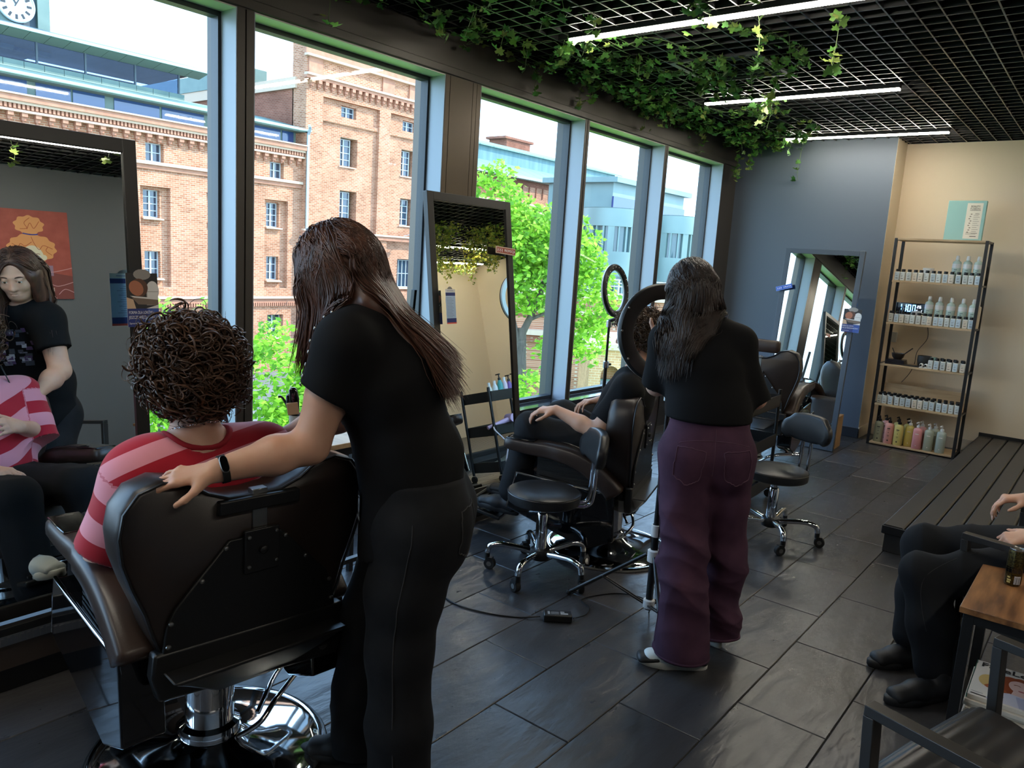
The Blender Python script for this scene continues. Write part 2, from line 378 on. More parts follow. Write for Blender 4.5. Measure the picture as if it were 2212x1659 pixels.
# ================================================================== outside
def brick_mat(name, c1, c2, mortar, row=0.112, bw=0.33):
    m = mat(name, c1, 0.9, spec=0.1); nt = m.node_tree; N = nt.nodes; L = nt.links; b = N['Principled BSDF']
    tc = N.new('ShaderNodeTexCoord'); sp = N.new('ShaderNodeSeparateXYZ'); ad = N.new('ShaderNodeMath'); cb = N.new('ShaderNodeCombineXYZ')
    L.new(tc.outputs['Object'], sp.inputs[0]); L.new(sp.outputs[0], ad.inputs[0]); L.new(sp.outputs[1], ad.inputs[1])
    L.new(ad.outputs[0], cb.inputs[0]); L.new(sp.outputs[2], cb.inputs[1])
    br = N.new('ShaderNodeTexBrick'); br.inputs['Scale'].default_value = 1.0; br.inputs['Mortar Size'].default_value = 0.012
    br.inputs['Brick Width'].default_value = bw; br.inputs['Row Height'].default_value = row; br.inputs['Bias'].default_value = -0.1
    br.inputs['Color1'].default_value = lin(c1); br.inputs['Color2'].default_value = lin(c2); br.inputs['Mortar'].default_value = lin(mortar)
    L.new(cb.outputs[0], br.inputs['Vector'])
    ns = N.new('ShaderNodeTexNoise'); ns.inputs['Scale'].default_value = 0.6; ns.inputs['Detail'].default_value = 6; L.new(cb.outputs[0], ns.inputs['Vector'])
    mr = N.new('ShaderNodeMapRange'); mr.inputs[1].default_value = 0.3; mr.inputs[2].default_value = 0.7; mr.inputs[3].default_value = 0.78; mr.inputs[4].default_value = 1.15; L.new(ns.outputs['Fac'], mr.inputs[0])
    mx = N.new('ShaderNodeMix'); mx.data_type = 'RGBA'; mx.blend_type = 'MULTIPLY'; mx.inputs[0].default_value = 1.0
    L.new(br.outputs['Color'], mx.inputs[6]); L.new(mr.outputs[0], mx.inputs[7]); L.new(mx.outputs[2], b.inputs['Base Color'])
    bp = N.new('ShaderNodeBump'); bp.inputs['Strength'].default_value = 0.6; bp.inputs['Distance'].default_value = 0.03; bp.invert = True
    L.new(br.outputs['Fac'], bp.inputs['Height']); L.new(bp.outputs[0], b.inputs['Normal']); return m
m_brick = brick_mat('red_brick', (186, 128, 98), (150, 96, 70), (196, 168, 142))
m_brick2 = brick_mat('deep_red_brick', (146, 92, 72), (128, 76, 58), (150, 118, 100))
m_stone = mat('ledge_stone', (196, 168, 142), 0.85)
m_brickp = mat('moulded_brick', (178, 128, 102), 0.9, noise=(3, 4), col2=(164, 112, 88))
m_verd = mat('verdigris_copper', (84, 106, 98), 0.55, noise=(0.8, 5), col2=(102, 122, 112))
m_verdl = mat('pale_copper_edge', (160, 190, 184), 0.5)
m_wframe = mat('white_window_bar', (186, 192, 194), 0.5)
m_pane = mat('dark_pane', (46, 62, 78), 0.06, spec=0.9, coat=0.4)
m_bandglass = mat('band_glass', (36, 66, 112), 0.05, spec=0.8, coat=0.5)
m_ground = mat('asphalt', (96, 94, 90), 0.9, noise=(0.4, 5), col2=(120, 118, 110))
YF = 44.0
struct(MB().bx(-60, 200, 3.9, 260, -7.2, -7.0).build('ground', m_ground))
struct(MB().bx(-30, 60, 4.2, 26, -7.0, -6.95).build('lawn', mat('grass', (104, 140, 56), 0.9, noise=(0.9, 6), col2=(128, 160, 70))))['label'] = 'unseen green lawn below the windows, added for its green bounce light'  # out of view, added to bounce green light onto the window heads

def cells(mb, x0, x1, z0, z1, zones, yf, back):
    """front wall split into cells; zones (x0,x1,z0,z1,depth) push the surface back, depth None is an opening"""
    xs = sorted({x0, x1, *[v for z in zones for v in z[0:2]]}); zs = sorted({z0, z1, *[v for z in zones for v in z[2:4]]})
    xs = [x for x in xs if x0 <= x <= x1]; zs = [z for z in zs if z0 <= z <= z1]
    for i in range(len(xs) - 1):
        for j in range(len(zs) - 1):
            cx = (xs[i] + xs[i + 1]) / 2; cz = (zs[j] + zs[j + 1]) / 2; d = 0.0
            for z in zones:
                if z[0] < cx < z[1] and z[2] < cz < z[3]: d = z[4]
            if d is None: continue
            mb.bx(xs[i], xs[i + 1], yf + d, yf + back, zs[j], zs[j + 1])
def fwin(parent, x0, x1, z0, z1, y, nx, nz, sill=True):
    fr = MB(); t = 0.055
    fr.bx(x0, x0 + t, y, y + 0.08, z0, z1).bx(x1 - t, x1, y, y + 0.08, z0, z1).bx(x0 + t, x1 - t, y, y + 0.08, z1 - t, z1).bx(x0 + t, x1 - t, y, y + 0.08, z0, z0 + t)
    for i in range(1, nx):
        x = x0 + (x1 - x0) * i / nx; w = 0.045 if nx == 2 else 0.02
        fr.bx(x - w, x + w, y - 0.02, y + 0.06, z0 + t, z1 - t)
    for j in range(1, nz):
        z = z0 + (z1 - z0) * j / nz; fr.bx(x0 + t, x1 - t, y + 0.005, y + 0.06, z - 0.022, z + 0.022)
    f = fr.build('window', m_wframe, parent)
    MB().bx(x0 + t, x1 - t, y + 0.07, y + 0.09, z0 + t, z1 - t).build('pane', m_pane, f)
    if sill: MB().add([(x0 - 0.12, y - 0.55, z0 - 0.12), (x1 + 0.12, y - 0.55, z0 - 0.12), (x1 + 0.12, y, z0 - 0.06), (x0 - 0.12, y, z0 - 0.06), (x0 - 0.12, y - 0.55, z0 - 0.05), (x1 + 0.12, y - 0.55, z0 - 0.05), (x1 + 0.12, y, z0 + 0.02), (x0 - 0.12, y, z0 + 0.02)],
        [(3, 2, 1, 0), (4, 5, 6, 7), (0, 1, 5, 4), (1, 2, 6, 5), (2, 3, 7, 6), (3, 0, 4, 7)]).build('sill', m_stone, f)
    return f
def bracket_me(m):
    b = MB(); b.bx(-0.13, 0.13, -0.34, 0, 0.14, 0.34).bx(-0.10, 0.10, -0.20, 0, -0.04, 0.14).bx(-0.05, 0.05, -0.12, 0, -0.14, -0.04)
    o = b.build('bracket', m); me = o.data; bpy.data.objects.remove(o); return me
br_me = bracket_me(m_brickp)

# ---- long brick factory with the copper attic storeys
fa = thing('factory_building', 'long sunlit red brick factory across the street with green copper attic and clock', 'building', (0, 0, 0))
zones = []; wins = []
for cx in (13.98, 17.96, 21.94, 25.92, 29.92):
    zones.append((cx - 0.42, cx + 0.62, 5.60, 6.62, None)); wins.append((cx - 0.42, cx + 0.62, 5.60, 6.62, 2, 2, 0.36))
    zones.append((cx - 0.76, cx + 0.98, -1.45, 4.22, 0.34))
    zones.append((cx - 0.44, cx + 0.52, 2.50, 4.05, None)); wins.append((cx - 0.44, cx + 0.52, 2.50, 4.05, 2, 4, 0.62))
    zones.append((cx - 0.40, cx + 0.52, -0.93, 0.60, None)); wins.append((cx - 0.40, cx + 0.52, -0.93, 0.60, 2, 3, 0.62))
    zones.append((cx - 0.5, cx + 0.7, -4.7, -3.2, None)); wins.append((cx - 0.5, cx + 0.7, -4.7, -3.2, 2, 3, 0.4))
mb = MB(); cells(mb, 8.0, 31.9, -7.0, 7.8, zones, YF, 1.1); mb.bx(8.0, 31.9, YF + 1.1, YF + 1.2, -7, 7.8)
mb.build('wall', m_brick, fa)
for w in wins: fwin(fa, w[0], w[1], w[2], w[3], YF + w[6], w[4], w[5])
for z0, z1, p, m in ((5.40, 5.56, 0.26, m_stone), (5.16, 5.40, 0.12, m_brickp), (-2.12, -1.98, 0.30, m_stone), (-2.4, -2.12, 0.16, m_brickp), (7.05, 7.16, 0.40, m_stone), (7.16, 7.42, 0.28, m_brickp), (7.42, 7.55, 0.48, m_stone), (7.55, 7.82, 0.60, m_brickp), (7.82, 7.90, 0.70, m_stone)):
    MB().bx(8.0, 31.88, YF - p, YF, z0, z1).build('cornice', m, fa)
for k in range(38): inst('bracket', br_me, fa, (8.6 + 0.62 * k, YF, 6.72))
md = MB()
for k in range(120):
    md.bx(8.2 + 0.197 * k, 8.31 + 0.197 * k, YF - 0.42, YF - 0.28, 7.2, 7.42)
o = md.build('dentil_row', m_brickp, fa); o['kind'] = 'stuff'
md = MB()
for k in range(150): md.bx(8.2 + 0.157 * k, 8.28 + 0.157 * k, YF - 0.2, YF - 0.0, -2.62, -2.4)
o = md.build('dentil_row', m_brickp, fa); o['kind'] = 'stuff'
# glazed band under the lower eave
MB().bx(8.0, 31.8, YF + 0.55, YF + 0.65, 7.8, 8.95).build('attic_wall', m_verd, fa)
xx = 8.0
for k, (a, b) in enumerate([(8.3, 9.9), (10.35, 13.2), (13.35, 15.85), (16.25, 17.9), (18.0, 19.6), (20.1, 22.6), (22.75, 25.3), (25.8, 26.2), (26.4, 28.45), (28.6, 30.6), (30.75, 31.6)]):
    MB().bx(a, b, YF + 0.50, YF + 0.56, 7.92, 8.72).build('attic_pane', m_bandglass, fa)
MB().bx(8.0, 32.3, YF - 0.55, YF - 0.35, 8.78, 8.95).build('gutter', m_verdl, fa, bevel=0.04)
MB().bx(8.0, 32.2, YF - 0.40, YF + 0.6, 8.72, 8.80).build('eave_soffit', m_verd, fa)
# sloping copper roof below the upper storey: one panel between standing seams each
p0, p1 = Vector((0, YF - 0.4, 8.95)), Vector((0, 48.2, 9.95))
for k in range(17):
    x = 8.0 + 1.42 * k
    MB().add([(x, p0.y, p0.z), (x + 1.40, p0.y, p0.z), (x + 1.40, p1.y, p1.z), (x, p1.y, p1.z), (x, p0.y, p0.z - .08), (x + 1.40, p0.y, p0.z - .08), (x + 1.40, p1.y, p1.z - .08), (x, p1.y, p1.z - .08)], [(0, 1, 2, 3), (7, 6, 5, 4), (0, 4, 5, 1), (1, 5, 6, 2), (2, 6, 7, 3), (3, 7, 4, 0)]).build('roof_panel', m_verd, fa)
MB().bx(8.0, 27.5, 47.4, 47.9, 9.72, 9.80).build('snow_rail', m_verdl, fa)
# upper glazed storey, panels above and below
YU = 48.0
for k in range(15):
    x = 11.0 + 1.0 * k
    MB().bx(x + 0.012, x + 0.988, YU, YU + 0.1, 9.55, 10.25).build('wall_panel', m_verd, fa)
for k in range(17):
    x = 10.0 + 1.0 * k
    MB().add([(x + .012, YU - 1.1, 11.62), (x + .988, YU - 1.1, 11.62), (x + .988, YU + 0.05, 11.38), (x + .012, YU + 0.05, 11.38), (x + .012, YU - 1.1, 11.70), (x + .988, YU - 1.1, 11.70), (x + .988, YU + 0.05, 11.5), (x + .012, YU + 0.05, 11.5)], [(3, 2, 1, 0), (4, 5, 6, 7), (0, 1, 5, 4), (1, 2, 6, 5), (2, 3, 7, 6), (3, 0, 4, 7)]).build('soffit_panel', mat('soffit_zinc', (120, 132, 120), 0.6) if k == 0 else bpy.data.materials['soffit_zinc'], fa)
MB().bx(9.0, 27.2, YU - 1.2, YU - 1.05, 11.62, 11.78).build('gutter', m_verdl, fa)
MB().add([(9, YU - 1.2, 11.78), (27.2, YU - 1.2, 11.78), (26.4, YU + 3, 12.75), (9, YU + 3, 12.75), (9, YU + 7, 11.7), (27.2, YU + 7, 11.7)], [(0, 1, 2, 3), (3, 2, 5, 4), (1, 5, 2), (0, 4, 5, 1)]).build('upper_roof', mat('zinc_roof', (54, 70, 74), 0.5), fa)
ug = glass_mat('attic_glass', (0.55, 0.66, 0.85))
for a, b in ((9.0, 12.5), (12.6, 15.1), (15.2, 17.6), (17.7, 20.1), (20.2, 22.9), (23.0, 25.6)):
    MB().bx(a, b, YU + 0.04, YU + 0.06, 10.25, 11.42).build('attic_pane', ug, fa)
    MB().bx(b, b + 0.1, YU, YU + 0.12, 10.25, 11.42).build('mullion', mat('dark_zinc', (66, 76, 80), 0.5) if a == 9.0 else bpy.data.materials['dark_zinc'], fa)
MB().bx(9.0, 25.7, YU + 6, YU + 6.1, 10.75, 11.42).build('attic_ceiling', bpy.data.materials['dark_zinc'], fa)
MB().bx(8.0, 26, YU, YU + 6.5, 9.4, 9.5).build('attic_floor', m_verd, fa)
# clock turret
ct = thing('clock_tower', 'copper clock turret with a white dial above the factory roof', 'clock', (0, 0, 0))
MB().bx(14.5, 19.3, 52.2, 57, 11.5, 17.5).build('turret_wall', mat('dark_copper', (70, 84, 92), 0.6), ct)
MB().bx(14.4, 17.9, 51.9, 52.2, 11.5, 17.5).bx(14.4, 19.2, 51.95, 52.2, 11.9, 12.7).build('dial_wall', m_verd, ct)
MB().bx(19.2, 19.85, 51.9, 52.6, 11.5, 15.0).bx(19.1, 19.95, 51.8, 52.7, 15.0, 15.25).bx(19.25, 19.8, 51.95, 52.6, 15.25, 16.4).build('pilaster', m_verd, ct)
CX, CZ, CY, CR = 18.05, 13.95, 51.7, 0.98
MB().lathe([(CR, 0), (CR, 0.12), (CR * 0.94, 0.16), (CR * 0.9, 0.12), (CR * 0.9, 0)], 48, (CX, CY + 0.15, CZ), (0, -1, 0)).build('dial_rim', mat('clock_rim', (190, 200, 200), 0.4), ct, smooth=40)
MB().lathe([(CR * 0.93, 0), (CR * 0.93, 0.06)], 48, (CX, CY + 0.12, CZ), (0, -1, 0)).build('dial', mat('clock_dial', (224, 236, 236), 0.5), ct)
mk = mat('clock_black', (34, 40, 46), 0.5)
for h in range(12):
    a = h * PI / 6; d = Vector((math.sin(a), 0, math.cos(a)))
    p = Vector((CX, CY + 0.05, CZ)) + d * CR * 0.68
    MB().bar(p - d * 0.13, p + d * 0.13, 0.13, 0.02, (0, -1, 0)).build('hour_mark', mk, ct)
MB().bar((CX, CY + .03, CZ), (CX - 0.32, CY + .03, CZ + 0.5), 0.09, 0.02, (0, -1, 0)).build('hour_hand', mk, ct)
MB().bar((CX - .08, CY + .02, CZ - .12), (CX + 0.36, CY + .02, CZ + 0.68), 0.06, 0.02, (0, -1, 0)).build('minute_hand', mk, ct)

# ---- taller brick block
tb = thing('brick_tower_block', 'taller red brick block with corbelled parapet right of the factory', 'building', (0, 0, 0))
zones = []; wins = []; YT = 43.6
for cx, b0, b1 in ((35.7, 33.25, 38.2), (41.4, 39.25, 44.2)):
    zones.append((b0, b1, -1.6, 11.25, 0.30))
    zones.append((b0, b1, 9.75, 10.0, 0.12))
    zones.append((cx - 0.70, cx + 0.60, 10.28, 11.02, None)); wins.append((cx - 0.70, cx + 0.60, 10.28, 11.02, 2, 2, 0.6, False))
    zones.append((cx - 0.72, cx + 0.78, 7.05, 8.95, None)); wins.append((cx - 0.72, cx + 0.50, 7.05, 8.90, 2, 4, 0.75, True))
    zones.append((cx - 0.66, cx + 0.82, 3.40, 5.38, None)); wins.append((cx - 0.66, cx + 0.52, 3.40, 5.33, 2, 4, 0.75, True))
    zones.append((cx - 0.75, cx + 0.95, -1.3, 0.85, None)); wins.append((cx - 0.75, cx + 0.85, -1.3, 0.80, 4, 2, 0.6, True))
mb = MB(); cells(mb, 31.9, 46.5, -7, 14.7, zones, YT, 1.4); mb.bx(31.9, 46.5, YT + 1.4, YT + 1.5, -7, 14.7); mb.build('wall', m_brick, tb)
for w in wins: fwin(tb, w[0], w[1], w[2], w[3], YT + w[6], w[4], w[5], w[7])
for z0, z1, p, m in ((13.5, 13.64, 0.36, m_stone), (13.64, 14.3, 0.2, m_brickp), (14.3, 14.45, 0.42, m_stone), (14.45, 14.8, 0.30, m_brickp), (12.32, 12.46, 0.42, m_stone), (12.14, 12.32, 0.30, m_brickp), (2.15, 2.42, 0.16, m_brickp), (2.42, 2.54, 0.26, m_stone)):
    MB().bx(31.7, 46.5, YT - p, YT, z0, z1).build('cornice', m, tb)
for k in range(26): inst('bracket', br_me, tb, (32.2 + 0.56 * k, YT, 11.76), (0, 0, 0), (1.0, 1.0, 1.05))
for x in (32.0, 38.3, 40.9): MB().bx(x, x + 1.1, YT - 0.12, YT, 12.46, 13.5).build('pier', m_brickp, tb)
MB().bx(31.9, 32.6, YT + 1.4, 74, -7, 12.3).build('side_wall', m_brick2, tb)
MB().bx(31.75, 31.9, 44.6, 74, 11.6, 12.3).build('cornice', m_stone, tb)
MB().bx(31.7, 33.2, 50, 74, 12.3, 13.4).build('copper_roof', m_verd, tb)
MB().cyl((32.0, YT - 0.15, -7), (32.0, YT - 0.15, 8.6), 0.10, n=10).build('downpipe', mat('zinc_pipe', (176, 190, 196), 0.35, 0.6), tb, smooth=40)
MB().tube(bez([(32.0, YT - 0.15, 8.6), (31.95, YT - .4, 9.0), (31.8, YT - 0.5, 9.1)], 4), 0.10, 8).build('downpipe_bend', bpy.data.materials['zinc_pipe'], tb, smooth=60)
m_lamp = mat('flood_housing', (200, 204, 206), 0.4)
for x, z in ((20.3, -1.9), (31.2, -1.9), (41.0, 2.6), (36.2, 2.6)):
    l = thing('floodlight', 'small white floodlight on the brick string course', 'lamp', (x, YT - 0.3, z), 0, 'facade floodlights')
    MB().bar((0, 0.3, 0), (0, -0.5, 0.15), 0.05, 0.05).build('arm', m_lamp, l)
    MB().box((0.0, -0.62, 0.16), (0.36, 0.2, 0.24), (0.5, 0, 0)).build('housing', m_lamp, l, bevel=0.02)

# ---- hall with copper monitor roof, right
ha = thing('factory_hall', 'low brick hall with pale green copper monitor roof behind the tree', 'building', (0, 0, 0))
MB().bx(60, 97, 60, 72, 12.0, 14.0).build('monitor_wall', mat('weathered_copper', (78, 112, 116), 0.6, noise=(0.5, 5), col2=(104, 136, 134), stretch=(3, 3, 0.3)), ha)
for k in range(16):
    x = 60 + 2.4 * k
    MB().add([(x, 59.6, 14.0), (x + 2.34, 59.6, 14.0), (x + 2.34, 64, 15.2), (x, 64, 15.2), (x, 59.6, 13.85), (x + 2.34, 59.6, 13.85), (x + 2.34, 64, 15.0), (x, 64, 15.0)], [(0, 1, 2, 3), (7, 6, 5, 4), (0, 4, 5, 1), (1, 5, 6, 2), (2, 6, 7, 3), (3, 7, 4, 0)]).build('roof_panel', mat('pale_copper', (112, 146, 136), 0.6) if k == 0 else bpy.data.materials['pale_copper'], ha)
for k in range(16):
    x = 62 + 2.4 * k
    MB().add([(x, 55.5, 10.6), (x + 2.34, 55.5, 10.6), (x + 2.34, 60.2, 12.4), (x, 60.2, 12.4), (x, 55.5, 10.45), (x + 2.34, 55.5, 10.45), (x + 2.34, 60.2, 12.2), (x, 60.2, 12.2)], [(0, 1, 2, 3), (7, 6, 5, 4), (0, 4, 5, 1), (1, 5, 6, 2), (2, 6, 7, 3), (3, 7, 4, 0)]).build('lower_roof_panel', bpy.data.materials['pale_copper'], ha)
MB().bx(58, 62.5, 55.9, 60, -7, 12.6).bx(58, 100, 56, 60, -7, 10.3).build('wall', m_brick2, ha)
MB().bx(60, 100.5, 55.0, 56, 10.25, 10.55).build('gutter', m_verdl, ha)
MB().bx(66, 100, 55.9, 56.0, 7.6, 9.6).build('frieze', m_brick, ha)
for k in range(26): MB().bx(66.6 + 1.3 * k, 66.72 + 1.3 * k, 55.78, 55.92, 8.4, 9.6).build('slot', m_brick2, ha)
for z in (7.4, 6.6): MB().bx(62, 100, 55.5, 56, z, z + 0.3).build('ledge', m_stone, ha)
MB().bx(79.5, 84.5, 66, 69, 14.5, 16.6).bx(79.0, 85.0, 65.8, 69.2, 16.6, 16.9).build('chimney', m_brick2, ha)
# ---- rounded glazed towers
m_conc = mat('grey_green_cladding', (112, 132, 128), 0.45, 0.1, noise=(0.3, 4), col2=(128, 148, 142))
m_curt = mat('tower_glass', (70, 100, 104), 0.06, spec=0.8, coat=0.3)
def round_tower(x, y, r, zt, label, ncol):
    t = thing('round_tower', label, 'building', (x, y, 0))
    for z0, z1 in ((zt - 1.4, zt), (zt - 5.2, zt - 3.3), (zt - 9.5, zt - 7.1)):
        MB().lathe([(r - 0.3, z0), (r, z0), (r, z1), (r - 0.3, z1)], 48).build('cladding_band', m_conc, t, smooth=40)
    for z0, z1 in ((zt - 3.3, zt - 1.4), (zt - 7.1, zt - 5.2)):
        MB().lathe([(r - 0.25, z0), (r - 0.25, z1)], 48, cap=False).build('window_band', m_curt, t, smooth=40)
        for k in range(ncol):
            a = 2 * PI * k / ncol
            MB().box((math.cos(a) * (r - 0.14), math.sin(a) * (r - 0.14), (z0 + z1) / 2), (0.22, 0.12 if k % 3 else 0.5, z1 - z0), (0, 0, a)).build('mullion', m_conc, t)
    MB().lathe([(0.01, zt - 0.05), (r, zt - 0.05), (r, zt), (0.01, zt)], 48).build('roof', m_conc, t)
    MB().lathe([(r - 0.2, -7), (r - 0.2, zt - 9.5)], 48, cap=False).build('base_wall', m_conc, t, smooth=40)
round_tower(53.6, 32.9, 2.55, 5.75, 'rounded grey green tower with ribbon windows, nearer to the tree', 26)
round_tower(57.2, 29.4, 1.75, 5.55, 'slimmer rounded grey green tower beside the blue wall', 18)
ob = thing('office_block', 'flat roofed grey glass block behind the round towers', 'building', (0, 0, 0))
MB().bx(65, 80, 40.3, 48, -7, 9.4).build('wall', m_conc, ob)
MB().bx(64.9, 80, 40.1, 40.3, 5.2, 7.9).build('glazing', m_bandglass, ob)
MB().bx(64.5, 80.5, 39.6, 48.5, 9.2, 9.7).build('roof_slab', m_conc, ob)
MB().bx(60.2, 72, 24.0, 40, -7, 4.8).build('side_wing', m_conc, ob)
# ---- terrace with parapet, arched outbuilding
te = thing('terrace_building', 'brick terrace building with pale ledges and a white railing', 'building', (0, 0, 0))
d = Vector((0.62, -0.78, 0)); o0 = Vector((35.0, 31.2, 0))
def along(name, mb_z, dep, m, a0=0.0, a1=15.0):
    p = o0 + d * a0; q = o0 + d * a1
    return MB().bar((p.x, p.y, (mb_z[0] + mb_z[1]) / 2), (q.x, q.y, (mb_z[0] + mb_z[1]) / 2), dep, mb_z[1] - mb_z[0]).build(name, m, te)
along('wall', (-7.0, -0.35), 3.0, m_brick)
for z0, z1, dp, m in ((-0.55, -0.30, 3.5, m_stone), (-1.55, -1.35, 3.4, m_stone), (-1.8, -1.55, 3.2, m_brick2), (-2.9, -2.6, 3.8, m_stone), (-3.3, -2.9, 3.4, m_brick2)): along('ledge', (z0, z1), dp, m)
for z in (0.55, 0.35, 0.15): along('rail', (z, z + 0.06), 0.08, m_wframe)
for k in range(24):
    p = o0 + d * (0.3 + 0.62 * k); MB().bx(p.x - .04, p.x + .04, p.y - .04, p.y + .04, -0.3, 0.6).build('rail_post', m_wframe, te)
for k in range(22):
    p = o0 + d * (0.5 + 0.66 * k) + Vector((-0.78, -0.62, 0)) * 1.53
    MB().bar((p.x, p.y, -1.28), (p.x, p.y, -0.6), 0.06, 0.1, (0.78, 0.62, 0)).build('slot', m_brick2, te)
ar = thing('arched_outbuilding', 'small sunlit brick outbuilding with an arched window below the terrace', 'building', (29.2, 17.3, 0), math.atan2(-0.8, 0.62))
mb = MB(); W_ = 1.1
def archw(mb, x0, x1, ax, hw, zb, zs, y0, y1):
    mb.bx(x0, ax - hw, y0, y1, -7, -2.2).bx(ax + hw, x1, y0, y1, -7, -2.2).bx(ax - hw, ax + hw, y0, y1, -7, zb)
    n = 10
    for k in range(n):
        t0 = PI * k / n; t1 = PI * (k + 1) / n
        a0 = ax + hw * math.cos(t0); a1 = ax + hw * math.cos(t1); h0 = zs + hw * math.sin(t0); h1 = zs + hw * math.sin(t1)
        mb.add([(a0, y0, h0), (a1, y0, h1), (a1, y0, -2.2), (a0, y0, -2.2), (a0, y1, h0), (a1, y1, h1), (a1, y1, -2.2), (a0, y1, -2.2)], [(0, 1, 2, 3), (7, 6, 5, 4), (0, 4, 5, 1), (3, 2, 6, 7)])
archw(mb, -1.1, 0.95, -0.15, 0.42, -5.2, -3.35, 0, 0.7); archw(mb, 0.95, 3.4, 1.75, 0.42, -5.2, -3.35, 0, 0.7)
mb.bx(-1.1, -0.8, 0.7, 6, -7, -2.2).bx(-1.1, 3.4, 0.9, 1.0, -7, -2.2); mb.build('wall', brick_mat('ochre_brick', (206, 158, 112), (188, 138, 96), (216, 188, 150)), ar)
MB().bx(-1.3, 3.6, -0.2, 6, -2.2, -1.95).build('roof_ledge', m_stone, ar)
for ax in (-0.15, 1.75):
    f = MB().bx(ax - 0.42, ax - 0.36, 0.45, 0.55, -5.2, -3.6).bx(ax + 0.36, ax + 0.42, 0.45, 0.55, -5.2, -3.6).bx(ax - 0.36, ax + 0.36, 0.45, 0.55, -3.68, -3.6).build('window', m_verd, ar)
    MB().bx(ax - 0.36, ax + 0.36, 0.5, 0.53, -5.2, -3.68).build('pane', m_pane, f)

# ---- trees and shrubs: leaves by the thousand
m_leaf = []
for k, c in enumerate([(140, 186, 44), (116, 164, 36), (164, 204, 66), (92, 140, 34)]):
    m = mat('spring_leaf', c, 0.55, spec=0.3); N = m.node_tree.nodes; L = m.node_tree.links
    tr = N.new('ShaderNodeBsdfTranslucent'); tr.inputs[0].default_value = lin(tuple(min(255, v + 30) for v in c))
    mx = N.new('ShaderNodeMixShader'); mx.inputs[0].default_value = 0.45
    L.new(N['Principled BSDF'].outputs[0], mx.inputs[1]); L.new(tr.outputs[0], mx.inputs[2]); L.new(mx.outputs[0], N['Material Output'].inputs[0]); m_leaf.append(m)
m_bark = mat('bark', (70, 62, 52), 0.9, noise=(6, 5), col2=(92, 82, 70), bump=(14, 0.5, 0.02), stretch=(3, 3, 0.5))
def leaf_cloud(name, parent, blobs, per_m3, size, seed, m, hollow=0.55):
    """one crown of small four-sided leaves filling ellipsoids (centre, radii)"""
    g = np.random.default_rng(seed); P = []
    for (c, r) in blobs:
        n = int(per_m3 * 4.19 * r[0] * r[1] * r[2])
        u = g.normal(size=(n, 3)); u /= np.linalg.norm(u, axis=1)[:, None]
        rad = (hollow + (1 - hollow) * g.random(n)) ** 0.6
        rad *= 1 + 0.16 * np.sin(u[:, 0] * 7 + c[0] * 3) * np.sin(u[:, 2] * 8 + u[:, 1] * 6)
        P.append(np.array(c) + u * rad[:, None] * np.array(r))
    P = np.concatenate(P); n = len(P)
    a = g.normal(size=(n, 3)); a[:, 2] *= 0.5; a /= np.linalg.norm(a, axis=1)[:, None]
    b = g.normal(size=(n, 3)); b -= a * (a * b).sum(1)[:, None]; b /= np.linalg.norm(b, axis=1)[:, None]
    s = size * (0.6 + 0.8 * g.random(n))[:, None]
    V = np.stack([P - a * s, P + b * s * 0.62, P + a * s * 1.1, P - b * s * 0.62], 1).reshape(-1, 3)
    o = npmesh(name, V, np.arange(4 * n).reshape(n, 4), None, parent, False)
    for mm in m: o.data.materials.append(mm)
    o.data.polygons.foreach_set('material_index', g.integers(0, len(m), n).astype(np.int32))
    return o
tr = thing('tree', 'bright green young tree outside the windows right of the wide column', 'tree', (10.95, 8.45, -7))
MB().tube([Vector(p) - Vector((10.95, 8.45, -7)) for p in ((10.9, 8.45, -7), (10.93, 8.45, -3), (10.92, 8.40, -1.0), (10.98, 8.50, -0.2), (11.05, 8.55, 0.3))], [0.17, 0.15, 0.13, 0.11, 0.08], 10).build('trunk', m_bark, tr, smooth=60)
for pts, r in (([(11.03, 8.53, 0.2), (11.3, 8.45, 0.75), (11.48, 8.4, 1.3), (11.6, 8.4, 2.0)], 0.07), ([(10.98, 8.5, -0.1), (10.9, 8.8, 0.9), (10.95, 9.1, 2.2)], 0.055), ([(11.15, 8.5, 0.45), (11.45, 8.2, 0.62), (11.75, 7.9, 0.55)], 0.04), ([(11.2, 8.48, 0.6), (11.1, 8.7, 1.2), (11.15, 8.9, 1.8)], 0.04)):
    q = bez(pts, 5); MB().tube([p - Vector((10.95, 8.45, -7)) for p in q], [r * (1 - 0.7 * i / len(q)) for i in range(len(q))], 7).build('branch', m_bark, tr, smooth=60)
leaf_cloud('foliage', tr, [(np.array(c) - (10.95, 8.45, -7), r) for c, r in (((11.0, 9.35, 2.55), (0.55, 0.55, 0.75)), ((11.3, 8.95, 1.9), (0.85, 0.8, 0.8)), ((11.75, 8.2, 1.7), (0.75, 0.7, 0.75)), ((12.0, 7.75, 0.95), (0.6, 0.55, 0.8)), ((11.35, 8.7, 1.05), (0.8, 0.75, 0.55)), ((11.95, 7.65, 0.15), (0.45, 0.4, 0.5)), ((11.5, 8.1, -0.05), (0.4, 0.5, 0.3)), ((11.1, 9.0, 1.6), (0.6, 0.6, 0.9)))], 1150, 0.055, 3, m_leaf, 0.35)
def shrub(x, y, blobs, label, seed, dens=1000, size=0.05, ms=None):
    t = thing('shrub', label, 'shrub', (x, y, -7))
    for k in range(4):
        a = k * 1.7 + seed; MB().tube([(0.1 * math.cos(a), 0.1 * math.sin(a), 0), (0.25 * math.cos(a), 0.25 * math.sin(a), 3), (0.4 * math.cos(a), 0.4 * math.sin(a), 6)], [0.06, 0.05, 0.02], 6).build('stem', m_bark, t)
    leaf_cloud('foliage', t, [(np.array(c) - (x, y, -7), r) for c, r in blobs], dens, size, seed, ms or m_leaf, 0.4)
